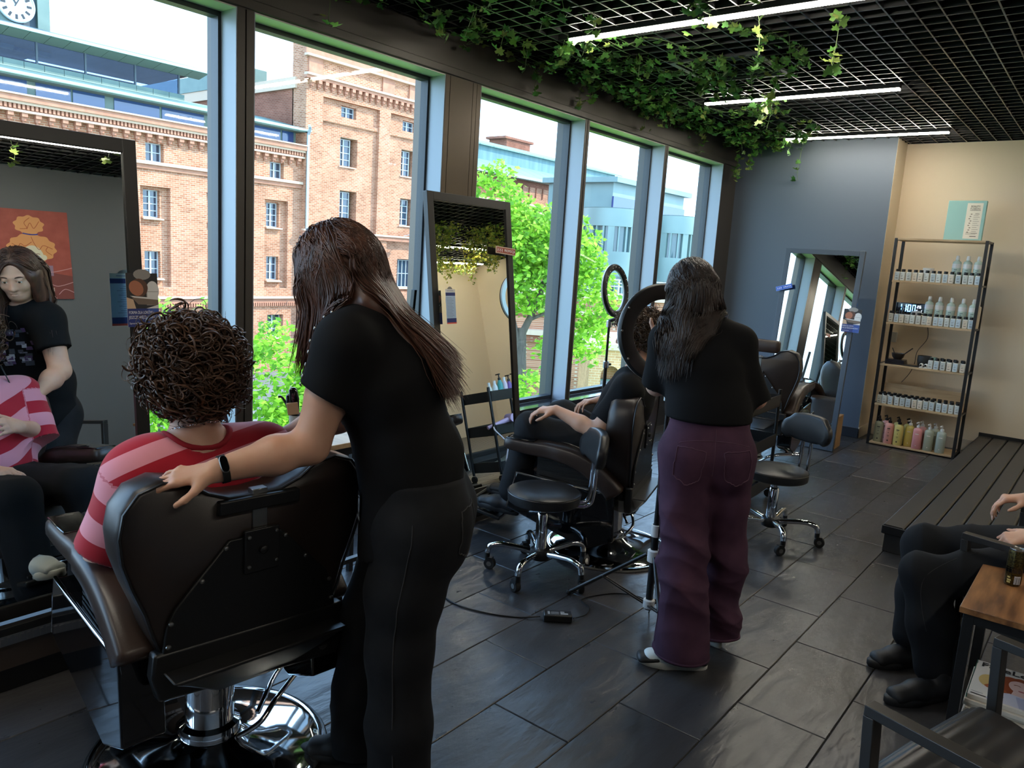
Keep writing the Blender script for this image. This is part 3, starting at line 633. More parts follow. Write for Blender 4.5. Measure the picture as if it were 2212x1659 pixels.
shrub(6.5, 9.3, [((6.45, 9.45, -0.4), (0.75, 0.6, 0.75)), ((6.7, 9.0, -1.2), (0.8, 0.8, 0.9)), ((6.4, 9.6, 0.15), (0.28, 0.25, 0.4)), ((6.5, 9.1, -1.5), (0.6, 0.6, 0.8)), ((7.0, 9.1, -0.5), (0.5, 0.5, 0.6))], 'leafy green shrub outside, between the seated client and the standing stylist', 11)
shrub(5.6, 10.3, [((5.35, 10.8, -0.6), (0.6, 0.5, 0.6)), ((5.55, 10.6, -0.9), (0.5, 0.5, 0.8)), ((5.85, 10.3, 0.2), (0.22, 0.2, 0.55)), ((5.45, 10.8, 0.25), (0.3, 0.3, 0.45)), ((5.3, 10.7, -1.4), (0.8, 0.7, 0.8))], 'thin topped green shrub outside behind the curly haired client', 12, 800)
shrub(9.7, 7.0, [((9.55, 7.05, -0.62), (0.5, 0.45, 0.5)), ((9.9, 6.7, -1.1), (0.6, 0.6, 0.6)), ((9.4, 7.3, -1.1), (0.6, 0.5, 0.6))], 'rounded green shrub outside below the tree', 13, 1500, 0.045)
shrub(12.6, 7.6, [((12.7, 7.7, -1.5), (0.75, 0.7, 0.55)), ((13.1, 7.2, -2.0), (0.9, 0.8, 0.6))], 'low sunlit shrub in front of the arched outbuilding', 14, 1100, 0.05, [m_leaf[0], m_leaf[2]])
# ================================================================== flat print helper
def flat_print(name, parent, Mx, shapes, step=0.0003):
    """thin printed shapes: list of (polygon, material); each later one lies a hair above the one before"""
    vs = []; fs = []; mi = []; mats = []
    for k, (poly, m) in enumerate(shapes):
        o = len(vs); z = step * (k + 1); vs += [(x, y, z) for x, y in poly]; fs.append(tuple(range(o, o + len(poly))))
        if m not in mats: mats.append(m)
        mi.append(mats.index(m))
    me = bpy.data.meshes.new(name); me.from_pydata(vs, [], fs); me.update()
    for m in mats: me.materials.append(m)
    me.polygons.foreach_set('material_index', mi)
    o = bpy.data.objects.new(name, me); COL.objects.link(o)
    if parent: o.parent = parent
    o.matrix_local = Mx; return o
def rect(x0, x1, y0, y1): return [(x0, y0), (x1, y0), (x1, y1), (x0, y1)]
def ell(cx, cy, a, b, n=20, t0=0, t1=2 * PI, rot=0): return [(cx + a * math.cos(t0 + (t1 - t0) * i / n) * math.cos(rot) - b * math.sin(t0 + (t1 - t0) * i / n) * math.sin(rot), cy + a * math.cos(t0 + (t1 - t0) * i / n) * math.sin(rot) + b * math.sin(t0 + (t1 - t0) * i / n) * math.cos(rot)) for i in range(n)]
def blob(cx, cy, a, b, k, w, n=72): return [(cx + a * (1 + w * math.sin(k * t)) * math.cos(t), cy + b * (1 + w * math.sin(k * t)) * math.sin(t)) for t in [2 * PI * i / n for i in range(n)]]
def stroke(pts, w):
    q = bez([(p[0], p[1], 0) for p in pts], 8); L_ = []; R_ = []
    for i, p in enumerate(q):
        d = q[min(i + 1, len(q) - 1)] - q[max(i - 1, 0)]; d.normalize(); nn = Vector((-d.y, d.x, 0)) * w / 2
        L_.append((p.x + nn.x, p.y + nn.y)); R_.append((p.x - nn.x, p.y - nn.y))
    return L_ + R_[::-1]
def ink(c, nm='print_ink'): 
    key = 'ink%d_%d_%d' % c
    if key not in M: M[key] = mat(nm, c, 0.5)
    return M[key]

# ================================================================== barber chairs (local: x right, y forward)
def rrect_ring(c, a, b, w, h, n=16, sq=0.45):
    return MB().ring(c, a, b, w, h, n, sq)
def barber_chair(label, loc, psi, lift, headrest, sh=(0.0, 1.0, 1.0, 0.0)):
    t = thing('barber_chair', label, 'barber chair', (loc[0], loc[1], 0), -math.radians(psi), None)
    z = lift
    MB().lathe([(0.345, 0.0), (0.350, 0.010), (0.342, 0.018), (0.332, 0.016), (0.324, 0.020), (0.30, 0.030), (0.20, 0.044), (0.12, 0.058), (0.095, 0.075), (0.09, 0.078)], 56).build('base_disc', M['chrome'], t, smooth=50)
    MB().lathe([(0.352, -0.0), (0.358, 0.004), (0.352, 0.012), (0.344, 0.008)], 56, cap=False).build('base_rim', M['black_metal'], t, smooth=60)
    MB().lathe([(0.088, 0.06), (0.088, 0.11), (0.072, 0.12), (0.070, 0.385 + z), (0.074, 0.385 + z)], 32).build('column', M['chrome'], t, smooth=40)
    lv = bez([(0.05, -0.085, 0.075), (0.11, -0.11, 0.11), (0.17, -0.09, 0.15), (0.27, -0.03, 0.17), (0.36, 0.03, 0.175), (0.375, 0.075, 0.178), (0.33, 0.085, 0.175), (0.24, 0.03, 0.165), (0.17, -0.035, 0.15), (0.12, -0.075, 0.12)], 6)
    MB().tube(lv, 0.0085, 8).build('pump_lever', M['chrome'], t, smooth=60)
    # mechanism under the seat
    MB().rings([[Vector((x, y, zz)) for x, y in ((-a, -b), (a, -b), (a, b), (-a, b))] for a, b, zz in ((0.085, 0.10, 0.29 + z), (0.10, 0.15, 0.31 + z), (0.20, 0.22, 0.40 + z), (0.24, 0.24, 0.43 + z))]).build('under_seat_housing', M['black_metal'], t, bevel=0.01)
    for x in (-0.06, 0.2): MB().cyl((x, -0.12, 0.34 + z), (x, -0.165, 0.345 + z), 0.014, n=10).build('bolt', M['steel'], t, smooth=40)
    MB().bx(0.20, 0.26, -0.10, -0.03, 0.31 + z, 0.38 + z).build('latch', M['steel'], t, bevel=0.004)
    # seat: frame, cushion, front apron
    MB().bx(-0.235, 0.235, -0.12, 0.36, 0.40 + z, 0.45 + z).build('seat_frame', M['black_metal'], t, bevel=0.012)
    rs = []
    for k in range(9):
        u = k / 8; y = -0.08 + 0.48 * u; w = 0.225; h = 0.048
        rs.append(MB().ring((0, y, 0.482 + z - (0.012 if k == 8 else 0)), Vector((1, 0, 0)), Vector((0, 0, 1)), w * (0.9 if k in (0, 8) else 1), h * (0.55 if k in (0, 8) else 1 + 0.12 * math.sin(PI * u)), 24, 0.35))
    MB().rings(rs).build('seat_cushion', M['leather_brown'], t, smooth=70)
    MB().rings([MB().ring((0, 0.39 + 0.02 * k, 0.47 - 0.075 * k + z), Vector((1, 0, 0)), Vector((0, 1, 0.3)), 0.20 - 0.01 * k, 0.03, 20, 0.4) for k in range(4)]).build('calf_pad', M['leather_brown'], t, smooth=70)
    # back skirt
    sk = [(-0.245, 0.345), (0.245, 0.30), (0.262, 0.36), (0.262, 0.475), (-0.255, 0.487), (-0.262, 0.42)]
    MB().prism(sk, 0.125, 0.165, Matrix(((1, 0, 0, 0), (0, 0, -1, 0), (0, 1, 0, z), (0, 0, 0, 1)))).build('back_skirt', M['black_metal'], t, bevel=0.008)
    # backrest: waisted cushion with two lobes, lofted front to back
    out = [(-0.235, 0.47), (-0.255, 0.53), (-0.272, 0.60), (-0.30, 0.68), (-0.322, 0.76), (-0.328, 0.83), (-0.318, 0.895), (-0.285, 0.945), (-0.23, 0.965), (-0.17, 0.952), (-0.125, 0.915), (-0.07, 0.89), (0.0, 0.885), (0.07, 0.89), (0.125, 0.915), (0.17, 0.952), (0.23, 0.965), (0.285, 0.945), (0.318, 0.895), (0.328, 0.83), (0.322, 0.76), (0.30, 0.68), (0.272, 0.60), (0.255, 0.53), (0.235, 0.47), (0.12, 0.455), (0.0, 0.45), (-0.12, 0.455)]
    cx, cz = 0.0, 0.70; rs = []
    for y, s in ((-0.150, 0.955), (-0.143, 0.985), (-0.125, 1.0), (-0.06, 1.0), (-0.035, 0.985), (-0.012, 0.94), (0.002, 0.82), (0.006, 0.6)):
        rs.append([Vector(((x - cx) * s, y + 0.10 * (zz - 0.70) * (-0.25), cz + (zz - cz) * s + z)) for x, zz in out])
    MB().rings(rs).build('backrest', M['leather_shaded'], t, smooth=60)
    seam = [Vector((x * 0.985, -0.151, cz + (zz - cz) * 0.985 + z)) for x, zz in out]
    MB().tube([p + Vector((0, -0.025 * (p.z - 0.7 - z), 0)) for p in seam], 0.0045, 6, closed=True).build('back_piping', M['leather_black'], t, smooth=60)
    pl = [(-0.235, 0.475), (-0.225, 0.555), (-0.205, 0.60), (-0.07, 0.765), (0.07, 0.765), (0.205, 0.60), (0.225, 0.555), (0.235, 0.475)]
    MB().prism(pl, 0.150, 0.163, Matrix(((1, 0, 0, 0), (0, 0, -1, 0), (0, 1, 0, z), (0, 0, 0, 1)))).build('back_panel', M['black'], t, bevel=0.003)
    for x, zz in ((-0.222, 0.50), (-0.215, 0.565), (-0.14, 0.665), (-0.08, 0.745), (0.08, 0.745), (0.14, 0.665), (0.215, 0.565), (0.222, 0.50)):
        MB().lathe([(0.007, 0), (0.006, 0.004), (0.001, 0.006)], 10, (x, -0.163, zz + z), (0, -1, 0)).build('screw', M['steel'], t, smooth=50)
    # headrest bracket
    MB().bx(-0.035, 0.06, -0.172, -0.160, 0.655 + z, 0.785 + z).build('bracket_plate', M['black_metal'], t, bevel=0.003)
    for x, zz in ((-0.024, 0.675), (0.05, 0.68), (-0.024, 0.765), (0.05, 0.77)):
        MB().lathe([(0.006, 0), (0.005, 0.004), (0.001, 0.005)], 10, (x, -0.172, zz + z), (0, -1, 0)).build('screw', M['steel'], t, smooth=50)
    MB().lathe([(0.012, 0), (0.011, 0.010), (0.004, 0.013)], 14, (0.013, -0.172, 0.722 + z), (0, -1, 0)).build('knob', M['black'], t, smooth=50)
    MB().bx(-0.008, 0.032, -0.158, -0.128, 0.77 + z, 0.90 + z).build('headrest_post', M['steel'], t, bevel=0.002)
    if headrest:
        MB().rings([MB().ring((x, -0.10, 0.975 + z), Vector((0, 1, 0)), Vector((0, 0, 1)), 0.035 * s, 0.05 * s, 16, 0.5) for x, s in ((-0.125, 0.7), (-0.115, 0.95), (-0.10, 1), (0.12, 1), (0.135, 0.95), (0.145, 0.7))]).build('headrest', M['leather_brown'], t, smooth=60)
    else:
        MB().bx(-0.10, 0.115, -0.175, -0.095, 0.845 + z, 0.885 + z).build('headrest_rail', M['black_metal'], t, bevel=0.004)
    # armrests
    path = bez([(0.545, 0.640), (0.42, 0.628), (0.28, 0.625), (0.15, 0.605), (0.04, 0.555), (-0.04, 0.49), (-0.085, 0.44)], 4)
    for s in (-1, 1):
        rs = []; n = len(path)
        for i, p in enumerate(path):
            a = path[max(i - 1, 0)]; b = path[min(i + 1, n - 1)]; d = (b - a).normalized()
            up = Vector((0, -d.y, d.x)) * (-1); wd = 0.058 if i > 8 else 0.050; hh = 0.034 + 0.018 * min(1, i / (n * 0.6)); e = 0.75 if i in (0, n - 1) else 1
            rs.append(MB().ring((s * 0.262, p.x, p.y + z), Vector((1, 0, 0)), up, wd * e, hh * e, 18, 0.5))
        if s > 0: rs = rs[::-1]
        MB().rings(rs).build('armrest', M['leather_brown'], t, smooth=65)
        MB().tube([Vector((s * (0.262 - 0.046), p.x, p.y + 0.045 + z)) for p in path[2:-3]], 0.003, 5).build('arm_piping', M['leather_black'], t, smooth=60)
        MB().bx(s * 0.262 - 0.042, s * 0.262 + 0.042, 0.37, 0.535, 0.664 + z, 0.672 + z).build('arm_plate', M['black_gloss'], t, bevel=0.003)
        # ribbed panel between armrest and side box
        gp = MB().prism([(0.36, 0.46), (0.36, 0.60), (0.14, 0.585), (-0.02, 0.48), (-0.07, 0.43), (0.0, 0.43)], 0.225, 0.262, Matrix(((0, 0, s, 0), (1, 0, 0, 0), (0, 1, 0, z), (0, 0, 0, 1))))
        gp.build('side_panel', M['black_metal'], t)
        rb = MB()
        for k in range(7):
            zz = 0.465 + 0.018 * k; rb.bx(min(s * 0.262, s * 0.268), max(s * 0.262, s * 0.268), 0.02 + 0.02 * k * 0.6, 0.345, zz + z, zz + 0.009 + z)
        rb.build('ribs', M['black'], t)
        # glossy side box with chrome edge
        bxp = [(0.46, 0.49), (0.505, 0.285), (0.045, 0.132), (-0.10, 0.20), (-0.085, 0.452)]
        MB().prism(bxp, 0.205, 0.312, Matrix(((0, 0, s, 0), (1, 0, 0, 0), (0, 1, 0, z), (0, 0, 0, 1)))).build('side_box', M['black_gloss'], t, bevel=0.008, bseg=3)
        MB().tube([Vector((s * 0.306, a, b + z)) for a, b in (bxp[4], bxp[0], bxp[1])], 0.0065, 6).build('side_trim', M['chrome'], t, smooth=60)
    # footrest
    for s in (-1, 1):
        MB().tube(bez([(s * 0.12, 0.36, 0.40 + z), (s * 0.13, 0.50, 0.30 + z), (s * 0.14, 0.64, 0.20 + z)], 5), 0.013, 8).build('footrest_arm', M['chrome'], t, smooth=60)
    MB().box((0, 0.70, 0.19 + z), (0.42, 0.24, 0.022), (0.18, 0, 0)).build('footrest', M['black_metal'], t, bevel=0.006)
    for k in range(6): MB().box((0, 0.62 + 0.033 * k, 0.19 + 0.0131 + 0.0058 * k - 0.014 + z + 0.012), (0.38, 0.012, 0.008), (0.18, 0, 0)).build('footrest_rib', M['rubber'], t)
    for c in t.children:      # the seat block can slide and swing a little on its column
        if c.name.split('.')[0] in ('base_disc', 'base_rim', 'column', 'pump_lever'): continue
        for v in c.data.vertices: v.co = (v.co.x * sh[1], v.co.y + sh[0], v.co.z * sh[2] + sh[3])
    return t
M['black_plastic'] = M['black']
barber_chair('brown leather barber chair under the stylist\'s hand, nearest the viewer', (1.16, 2.02), 6, 0.0, False, (-0.13, 1.06, 0.93, 0.09))
barber_chair('brown leather barber chair holding the man in black, behind the round stool', (3.60, 2.08), -17, -0.05, True)
barber_chair('empty brown barber chair facing the mirror on the blue wall', (6.0, 2.2), 85, 0.04, True)

# ================================================================== wheeled stools
def stool(label, x, y, rz, ztop, wh):
    t = thing('wheeled_stool', label, 'stool', (x, y, 0), rz, None)
    MB().lathe([(0.02, ztop - 0.062), (0.172, ztop - 0.062), (0.181, ztop - 0.056), (0.183, ztop - 0.02), (0.180, ztop - 0.008), (0.165, ztop), (0.10, ztop + 0.006), (0.01, ztop + 0.008)], 48).build('seat', M['leather_black'], t, smooth=35)
    MB().lathe([(0.1835, ztop - 0.016), (0.1855, ztop - 0.013), (0.1835, ztop - 0.010)], 48, cap=False).build('seat_piping', M['leather_black'], t, smooth=60)
    MB().cyl((0, 0, ztop - 0.13), (0, 0, ztop - 0.062), 0.016, n=16).build('gas_rod', M['chrome'], t, smooth=40)
    MB().lathe([(0.030, 0.10), (0.030, ztop - 0.13), (0.024, ztop - 0.12), (0.018, ztop - 0.118)], 24).build('column', M['chrome'], t, smooth=40)
    MB().lathe([(0.03, 0.075), (0.052, 0.085), (0.056, 0.11), (0.048, 0.135), (0.032, 0.14)], 24).build('hub', M['black'], t, smooth=50)
    for k in range(5):
        a = 2 * PI * k / 5 + 0.35; c, s = math.cos(a), math.sin(a)
        pts = bez([(0.03 * c, 0.03 * s, 0.112), (0.12 * c, 0.12 * s, 0.128), (0.20 * c, 0.20 * s, 0.135), (0.255 * c, 0.255 * s, 0.12), (0.268 * c, 0.268 * s, 0.085)], 5)
        lg = MB().tube(pts, 0.0155, 10).build('leg', M['chrome'], t, smooth=60)
        b = a + wh + k * 1.3
        px, py = 0.268 * c, 0.268 * s; ux, uy = math.cos(b), math.sin(b)
        ox, oy = px + 0.016 * ux, py + 0.016 * uy
        MB().cyl((px, py, 0.055), (px, py, 0.088), 0.014, n=10).box((ox - 0.003 * ux, oy - 0.003 * uy, 0.052), (0.034, 0.03, 0.022), (0, 0, b)).build('caster_fork', M['black'], t, smooth=40)
        w = MB().cyl((ox - uy * 0.014, oy + ux * 0.014, 0.030), (ox + uy * 0.014, oy - ux * 0.014, 0.030), 0.030, n=20)
        wo = w.build('wheel', M['rubber'], t, bevel=0.004)
        MB().cyl((ox - uy * 0.016, oy + ux * 0.016, 0.030), (ox + uy * 0.016, oy - ux * 0.016, 0.030), 0.013, n=12).build('wheel_hub', M['steel'], wo, smooth=40)
    # back support on a bent chrome tube, along local +x
    MB().tube(bez([(0.05, 0.03, ztop - 0.075), (0.16, 0.03, ztop - 0.078), (0.225, 0.03, ztop - 0.07), (0.245, 0.03, ztop - 0.02), (0.25, 0.03, ztop + 0.12), (0.258, 0.03, ztop + 0.20)], 6), 0.011, 8).build('back_tube', M['chrome'], t, smooth=60)
    MB().tube(bez([(0.05, -0.03, ztop - 0.075), (0.16, -0.03, ztop - 0.078), (0.225, -0.03, ztop - 0.07), (0.245, -0.03, ztop - 0.02), (0.25, -0.03, ztop + 0.12), (0.258, -0.03, ztop + 0.20)], 6), 0.011, 8).build('back_tube', M['chrome'], t, smooth=60)
    rs = []
    for u, s in ((-0.026, 0.80), (-0.022, 0.94), (-0.012, 1.0), (0.012, 1.0), (0.022, 0.95), (0.030, 0.80)):
        rg = []
        for i in range(32):
            a = 2 * PI * i / 32; yy = 0.175 * s * math.copysign(abs(math.cos(a)) ** 0.8, math.cos(a)); zz = 0.085 * s * math.copysign(abs(math.sin(a)) ** 0.8, math.sin(a)) - (0.018 if abs(math.cos(a)) > 0.6 else 0) * s
            rg.append(Vector((0.262 + u - 1.2 * yy * yy + 0.10 * zz, yy, ztop + 0.225 + zz)))
        rs.append(rg)
    MB().rings(rs).build('back_pad', M['leather_black'], t, smooth=65)
    return t
stool('round black wheeled stool with its back pad turned edge on, in front of the man', 3.02, 2.13, math.radians(-42), 0.445, 0.3)
stool('round black wheeled stool right of the stylist in purple jeans', 4.47, 1.48, math.radians(-20), 0.44, 1.1)

# ================================================================== mirrors
def mirror(name_label, origin, rz, lean, x0, x1, top, bottom, fw, m_fr, base):
    """local: x along the wall, y away from the viewer's side, z up the leaning frame"""
    t = bpy.data.objects.new('standing_mirror', None); COL.objects.link(t); tag(t, name_label, 'mirror', None)
    t.location = origin; t.rotation_euler = (-math.atan(lean), 0, rz)
    d = 0.035
    for nm, (a, b, c, e) in (('stile', (x0, x0 + fw, bottom, top)), ('stile', (x1 - fw, x1, bottom, top)), ('top_rail', (x0 + fw, x1 - fw, top - fw, top)), ('bottom_rail', (x0 + fw, x1 - fw, bottom, bottom + fw))):
        MB().bx(a, b, 0, d, c, e).build(nm, m_fr, t, bevel=0.002)
    MB().bx(x0 + fw - 0.003, x1 - fw + 0.003, 0.010, 0.014, bottom + fw - 0.003, top - fw + 0.003).build('mirror_glass', M['mirror'], t)
    MB().bx(x0 + 0.01, x1 - 0.01, 0.0145, d - 0.004, bottom + 0.01, top - 0.01).build('back_board', M['black'], t)
    return t
m_mf = mat('mirror_frame_black', (30, 29, 28), 0.34, bump=(200, 0.03, 0.001))
m_mf3 = mat('mirror_frame_grey', (70, 80, 92), 0.4)
LEAN1, LEAN2, LEAN3 = 0.072, 0.14, 0.117
mir1 = mirror('tall black framed mirror at the left reflecting the stylist and a red poster', (0, 2.85, 0), 0, LEAN1, 0.675, 1.425, 1.925, 0.225, 0.05, m_mf, True)
mir2 = mirror('tall black framed mirror leaning before the wide window column, reflecting cream walls', (0, 2.925, 0), 0, LEAN2, 3.165, 3.92, 1.94, 0.11, 0.05, m_mf, True)
mir3 = mirror('grey framed mirror leaning against the blue wall', (7.2, 0, 0), -PI / 2, LEAN3, -2.62, -1.905, 1.835, 0.004, 0.045, m_mf3, False)
m_tread = mat('tread_metal', (150, 152, 156), 0.3, 0.9)
def mirror_base(x0, x1, y, zt, tread):
    t = thing('mirror_plinth', 'black plinth with a ribbed metal tread under the left mirror' if tread else 'low black plinth under the middle mirror', 'plinth', ((x0 + x1) / 2, y, 0)); w = (x1 - x0) / 2
    MB().bx(-w, w, 0.0, 0.34, 0.0, 0.085).build('kick_box', M['black'], t, bevel=0.003)
    MB().bx(-w, w, -0.012, 0.36, 0.085, zt - 0.05).build('front_board', mat('brown_board', (66, 56, 50), 0.5), t, bevel=0.002) if tread else None
    MB().bx(-w, w, -0.012, 0.02, zt - 0.05 if tread else 0.085, zt).build('rail', M['black_metal'], t, bevel=0.002)
    if tread:
        MB().bx(-w, w, -0.016, -0.012, zt - 0.062, zt - 0.028).build('tread_strip', m_tread, t)
        n = int(2 * w / 0.02)
        md = MB()
        for k in range(n): md.bx(-w + 0.02 * k + 0.003, -w + 0.02 * k + 0.014, -0.022, -0.0155, zt - 0.058, zt - 0.032)
        o = md.build('tread_rib', m_tread, t); o['kind'] = 'stuff'
    return t
mirror_base(0.66, 1.44, 2.80, 0.235, True)
mirror_base(3.15, 3.94, 2.90, 0.115, False)
for x, y, lab in ((1.05, 3.36, 'black rear strut holding up the left mirror'), (3.54, 3.38, 'black rear strut holding up the middle mirror')):
    t = thing('mirror_strut', lab, 'stand', (x, y, 0))
    for s in (-1, 1):
        MB().bar((s * 0.33, 0.05, 0.0), (s * 0.33, -0.20 if x < 2 else -0.07, 1.35), 0.03, 0.02).build('leg', M['black_metal'], t, bevel=0.002)
    MB().bar((-0.33, 0.0, 0.3), (0.33, 0.0, 0.3), 0.02, 0.03).build('crossbar', M['black_metal'], t)

# leaflets and labels clipped to mirrors (flat print)
def leaflet(label, Mx, w, h, front, bars_front=False):
    t = bpy.data.objects.new('leaflet', None); COL.objects.link(t); tag(t, label, 'leaflet', None); t.matrix_world = Mx
    MB().bx(-w / 2, w / 2, -h / 2, h / 2, -0.0006, 0.0006).build('sheet', M['paper'], t)
    hw, hh = w / 2, h / 2
    navy = ink((36, 52, 120)); pale = ink((176, 204, 236)); red = ink((214, 84, 72)); dk = ink((40, 40, 42)); skin = ink((176, 112, 84)); grey = ink((150, 146, 142)); hair = ink((92, 62, 48)); white = ink((226, 226, 224)); mid = ink((120, 104, 92)); txt = ink((120, 136, 176))
    photo = [(rect(-hw, hw, -hh * 0.32, hh), dk), (ell(hw * 0.02, hh * 0.95, hw * 0.55, hh * 0.20, 16), grey), (ell(hw * 0.65, hh * 0.35, hw * 0.42, hh * 0.36), white), (rect(hw * 0.25, hw, -hh * 0.2, hh * 0.32), grey), (rect(hw * 0.3, hw, hh * 0.05, hh * 0.3), white),
             (ell(-hw * 0.2, hh * 0.46, hw * 0.55, hh * 0.34, 24, rot=0.5), hair), (ell(-hw * 0.38, hh * 0.44, hw * 0.42, hh * 0.30, 24, rot=0.7), skin), ([(-hw * 0.8, hh * 0.16), (hw, hh * 0.06), (hw, 0), (-hw * 0.5, hh * 0.08)], white), ([(-hw * 0.7, hh * 0.1), (hw, 0), (hw, -hh * 0.2), (-hw * 0.3, -hh * 0.16)], mid), ([(-hw, hh * 0.1), (-hw * 0.6, hh * 0.02), (-hw * 0.45, -hh * 0.32), (-hw, -hh * 0.32)], ink((206, 176, 146))), ([(hw * 0.2, -hh * 0.32), (hw, -hh * 0.18), (hw, -hh * 0.32)], white),
             (rect(-hw, hw, -hh, -hh * 0.32), navy), (rect(hw * 0.3, hw, -hh, -hh * 0.32), ink((52, 84, 160)))]
    lst = [(rect(-hw, hw, -hh, hh), pale), (rect(-hw, hw, hh * 0.82, hh), white), (rect(-hw * .7, hw * .6, hh * 0.89, hh * 0.92), txt), (rect(-hw, hw, hh * 0.62, hh * 0.80), navy)]
    for k in range(14):
        zz = hh * (0.52 - 0.085 * k); lst.append((rect(-hw * 0.85, hw * (0.2 + 0.5 * ((k * 7) % 5) / 5), zz - hh * 0.018, zz), txt))
    lst += [(rect(-hw, hw, -hh * 0.92, -hh * 0.68), navy), (rect(-hw, hw, -hh, -hh * 0.92), red)]
    I4 = Matrix.Translation((0, 0, 0.0006)); back = Matrix.Rotation(PI, 4, 'Y') @ Matrix.Translation((0, 0, 0.0006))
    f, b = (photo, lst) if front == 'photo' else (lst, photo)
    flat_print('print', t, I4, f, 0.00005); flat_print('print', t, back, b, 0.00005)
    if front == 'photo':
        wm = ink((240, 242, 246))
        text('lettering', 'FORMA DLA LOKÓW -', h * 0.078, wm, t, Matrix.Translation((-hw * 0.92, -hh * 0.47, 0.0016)), 0.0001, 'LEFT', 0.60)
        text('lettering', 'JESZCZE WIĘCEJ NAWILŻENIA!', h * 0.078, wm, t, Matrix.Translation((-hw * 0.92, -hh * 0.65, 0.0016)), 0.0001, 'LEFT', 0.60)
        text('lettering', 'Zapraszamy serdecznie', h * 0.045, wm, t, Matrix.Translation((-hw * 0.92, -hh * 0.87, 0.0016)), 0.0001, 'LEFT', 0.7)
    return t
up1 = Vector((0, LEAN1, 1)); up2 = Vector((0, LEAN2, 1)); up3 = Vector((LEAN3, 0, 1))
leaflet('photo leaflet with blue foot clipped to the edge of the left mirror', frame_m((1.395, 2.892, 1.332), (1, 0.02, 0), up1), 0.12, 0.20, 'photo')
leaflet('price list leaflet with blue bars clipped to the middle mirror', frame_m((3.262, 3.055, 1.272), (1, 0.02, 0), up2), 0.082, 0.20, 'list')
leaflet('photo leaflet with blue foot clipped to the mirror on the blue wall', frame_m((7.295, 1.915, 1.20), (0, -1, 0), up3), 0.152, 0.208, 'photo')
def label_tag(label, Mx, w, h, c1, c2, s):
    t = bpy.data.objects.new('shelf_label', None); COL.objects.link(t); tag(t, label, 'label', None); t.matrix_world = Mx
    MB().bx(-w / 2, w / 2, -h / 2, h / 2, -0.001, 0.001).build('strip', ink(c1), t)
    flat_print('print', t, Matrix.Translation((0, 0, 0.001)), [(rect(-w * 0.44, w * 0.5, -h * 0.36, h * 0.36), ink(c2))] + [(stroke([(-w * (0.40 - 0.1 * k), h * 0.22), (-w * (0.36 - 0.1 * k), 0.05 * h), (-w * (0.40 - 0.1 * k), -0.05 * h), (-w * (0.36 - 0.1 * k), -h * 0.22)], h * 0.08), ink((236, 236, 248))) for k in range(3)], 0.0001)
    text('lettering', s, h * 0.52, ink((238, 240, 250)), t, Matrix.Translation((w * 0.2, 0, 0.002)), 0.0001, 'CENTER', 0.9)
label_tag('red label strip stuck to the middle mirror', frame_m((3.82, 3.128, 1.612), (1, 0, -0.06), up2), 0.20, 0.045, (196, 170, 150), (150, 62, 44), 'PROMOCJA')
label_tag('tilted blue label strip stuck to the mirror on the blue wall', frame_m((7.337, 2.57, 1.452), (0, -1, 0.30), up3), 0.155, 0.042, (96, 130, 214), (52, 92, 190), 'OPŁATA')

# red poster on the wall opposite (seen in the left mirror)
po = bpy.data.objects.new('poster', None); COL.objects.link(po); tag(po, 'red cartoon poster of a woman with a curly orange bun', 'poster')
po.matrix_world = frame_m((2.93, -2.285, 2.07), (-1, 0, 0), (0, 0, 1)); pw, ph = 0.34, 0.425
MB().bx(-pw, pw, -ph, ph, -0.012, 0).build('board', mat('poster_red', (156, 70, 58), 0.6, noise=(9, 6), col2=(172, 84, 70)), po)
or_ = ink((222, 152, 92)); orl = ink((176, 92, 48)); fc = ink((222, 212, 184)); bl = ink((72, 112, 168)); wl = ink((214, 220, 230)); pk = ink((206, 150, 150)); br_ = ink((124, 60, 54)); mv = ink((150, 120, 140))
sh = [([(-pw, -0.20), (-0.1, -0.16), (0.05, -0.24), (0.02, -ph), (-pw, -ph)][::-1], br_), (rect(-0.17, pw * 0.2, -0.2, -0.1), mv), (blob(0.0, 0.06, 0.21, 0.135, 12, 0.05), or_), (blob(0.01, 0.28, 0.128, 0.088, 9, 0.07), or_), (stroke([(-0.06, 0.195), (0.0, 0.19), (0.07, 0.2)], 0.012), ink((60, 60, 140))),
      (ell(0.0, -0.03, 0.098, 0.118, 28), fc), (ell(-0.10, -0.025, 0.024, 0.026), fc), (ell(0.10, -0.025, 0.024, 0.026), fc), (rect(-0.028, 0.032, -0.20, -0.12), fc), (ell(-0.005, -0.27, 0.115, 0.085, 20, 0, PI), bl), (ell(0.0, -0.19, 0.05, 0.02, 16), pk),
      (ell(-0.045, -0.02, 0.028, 0.012, 16), wl), (ell(0.045, -0.02, 0.028, 0.012, 16), wl), (ell(-0.045, -0.02, 0.006, 0.006, 10), M['ink']), (ell(0.045, -0.02, 0.006, 0.006, 10), M['ink']), (ell(0.0, -0.08, 0.025, 0.016, 16), ink((206, 140, 110))), (stroke([(-0.065, 0.005), (-0.045, 0.01), (-0.03, 0.006)], 0.005), br_), (stroke([(0.065, 0.005), (0.045, 0.01), (0.03, 0.006)], 0.005), br_)]
for pts in ([(-0.18, 0.06), (-0.1, 0.09), (-0.06, 0.05), (-0.02, 0.11), (0.0, 0.17)], [(0.0, 0.12), (0.06, 0.08), (0.1, 0.1), (0.13, 0.03), (0.19, 0.05)], [(-0.08, 0.32), (-0.03, 0.25), (0.0, 0.30), (0.03, 0.24)], [(0.0, 0.35), (0.05, 0.30), (0.03, 0.25), (0.09, 0.24)], [(-0.17, 0.0), (-0.12, 0.04), (-0.14, 0.08)], [(0.14, 0.0), (0.12, 0.06), (0.17, 0.1)]): sh.append((stroke(pts, 0.006), orl))
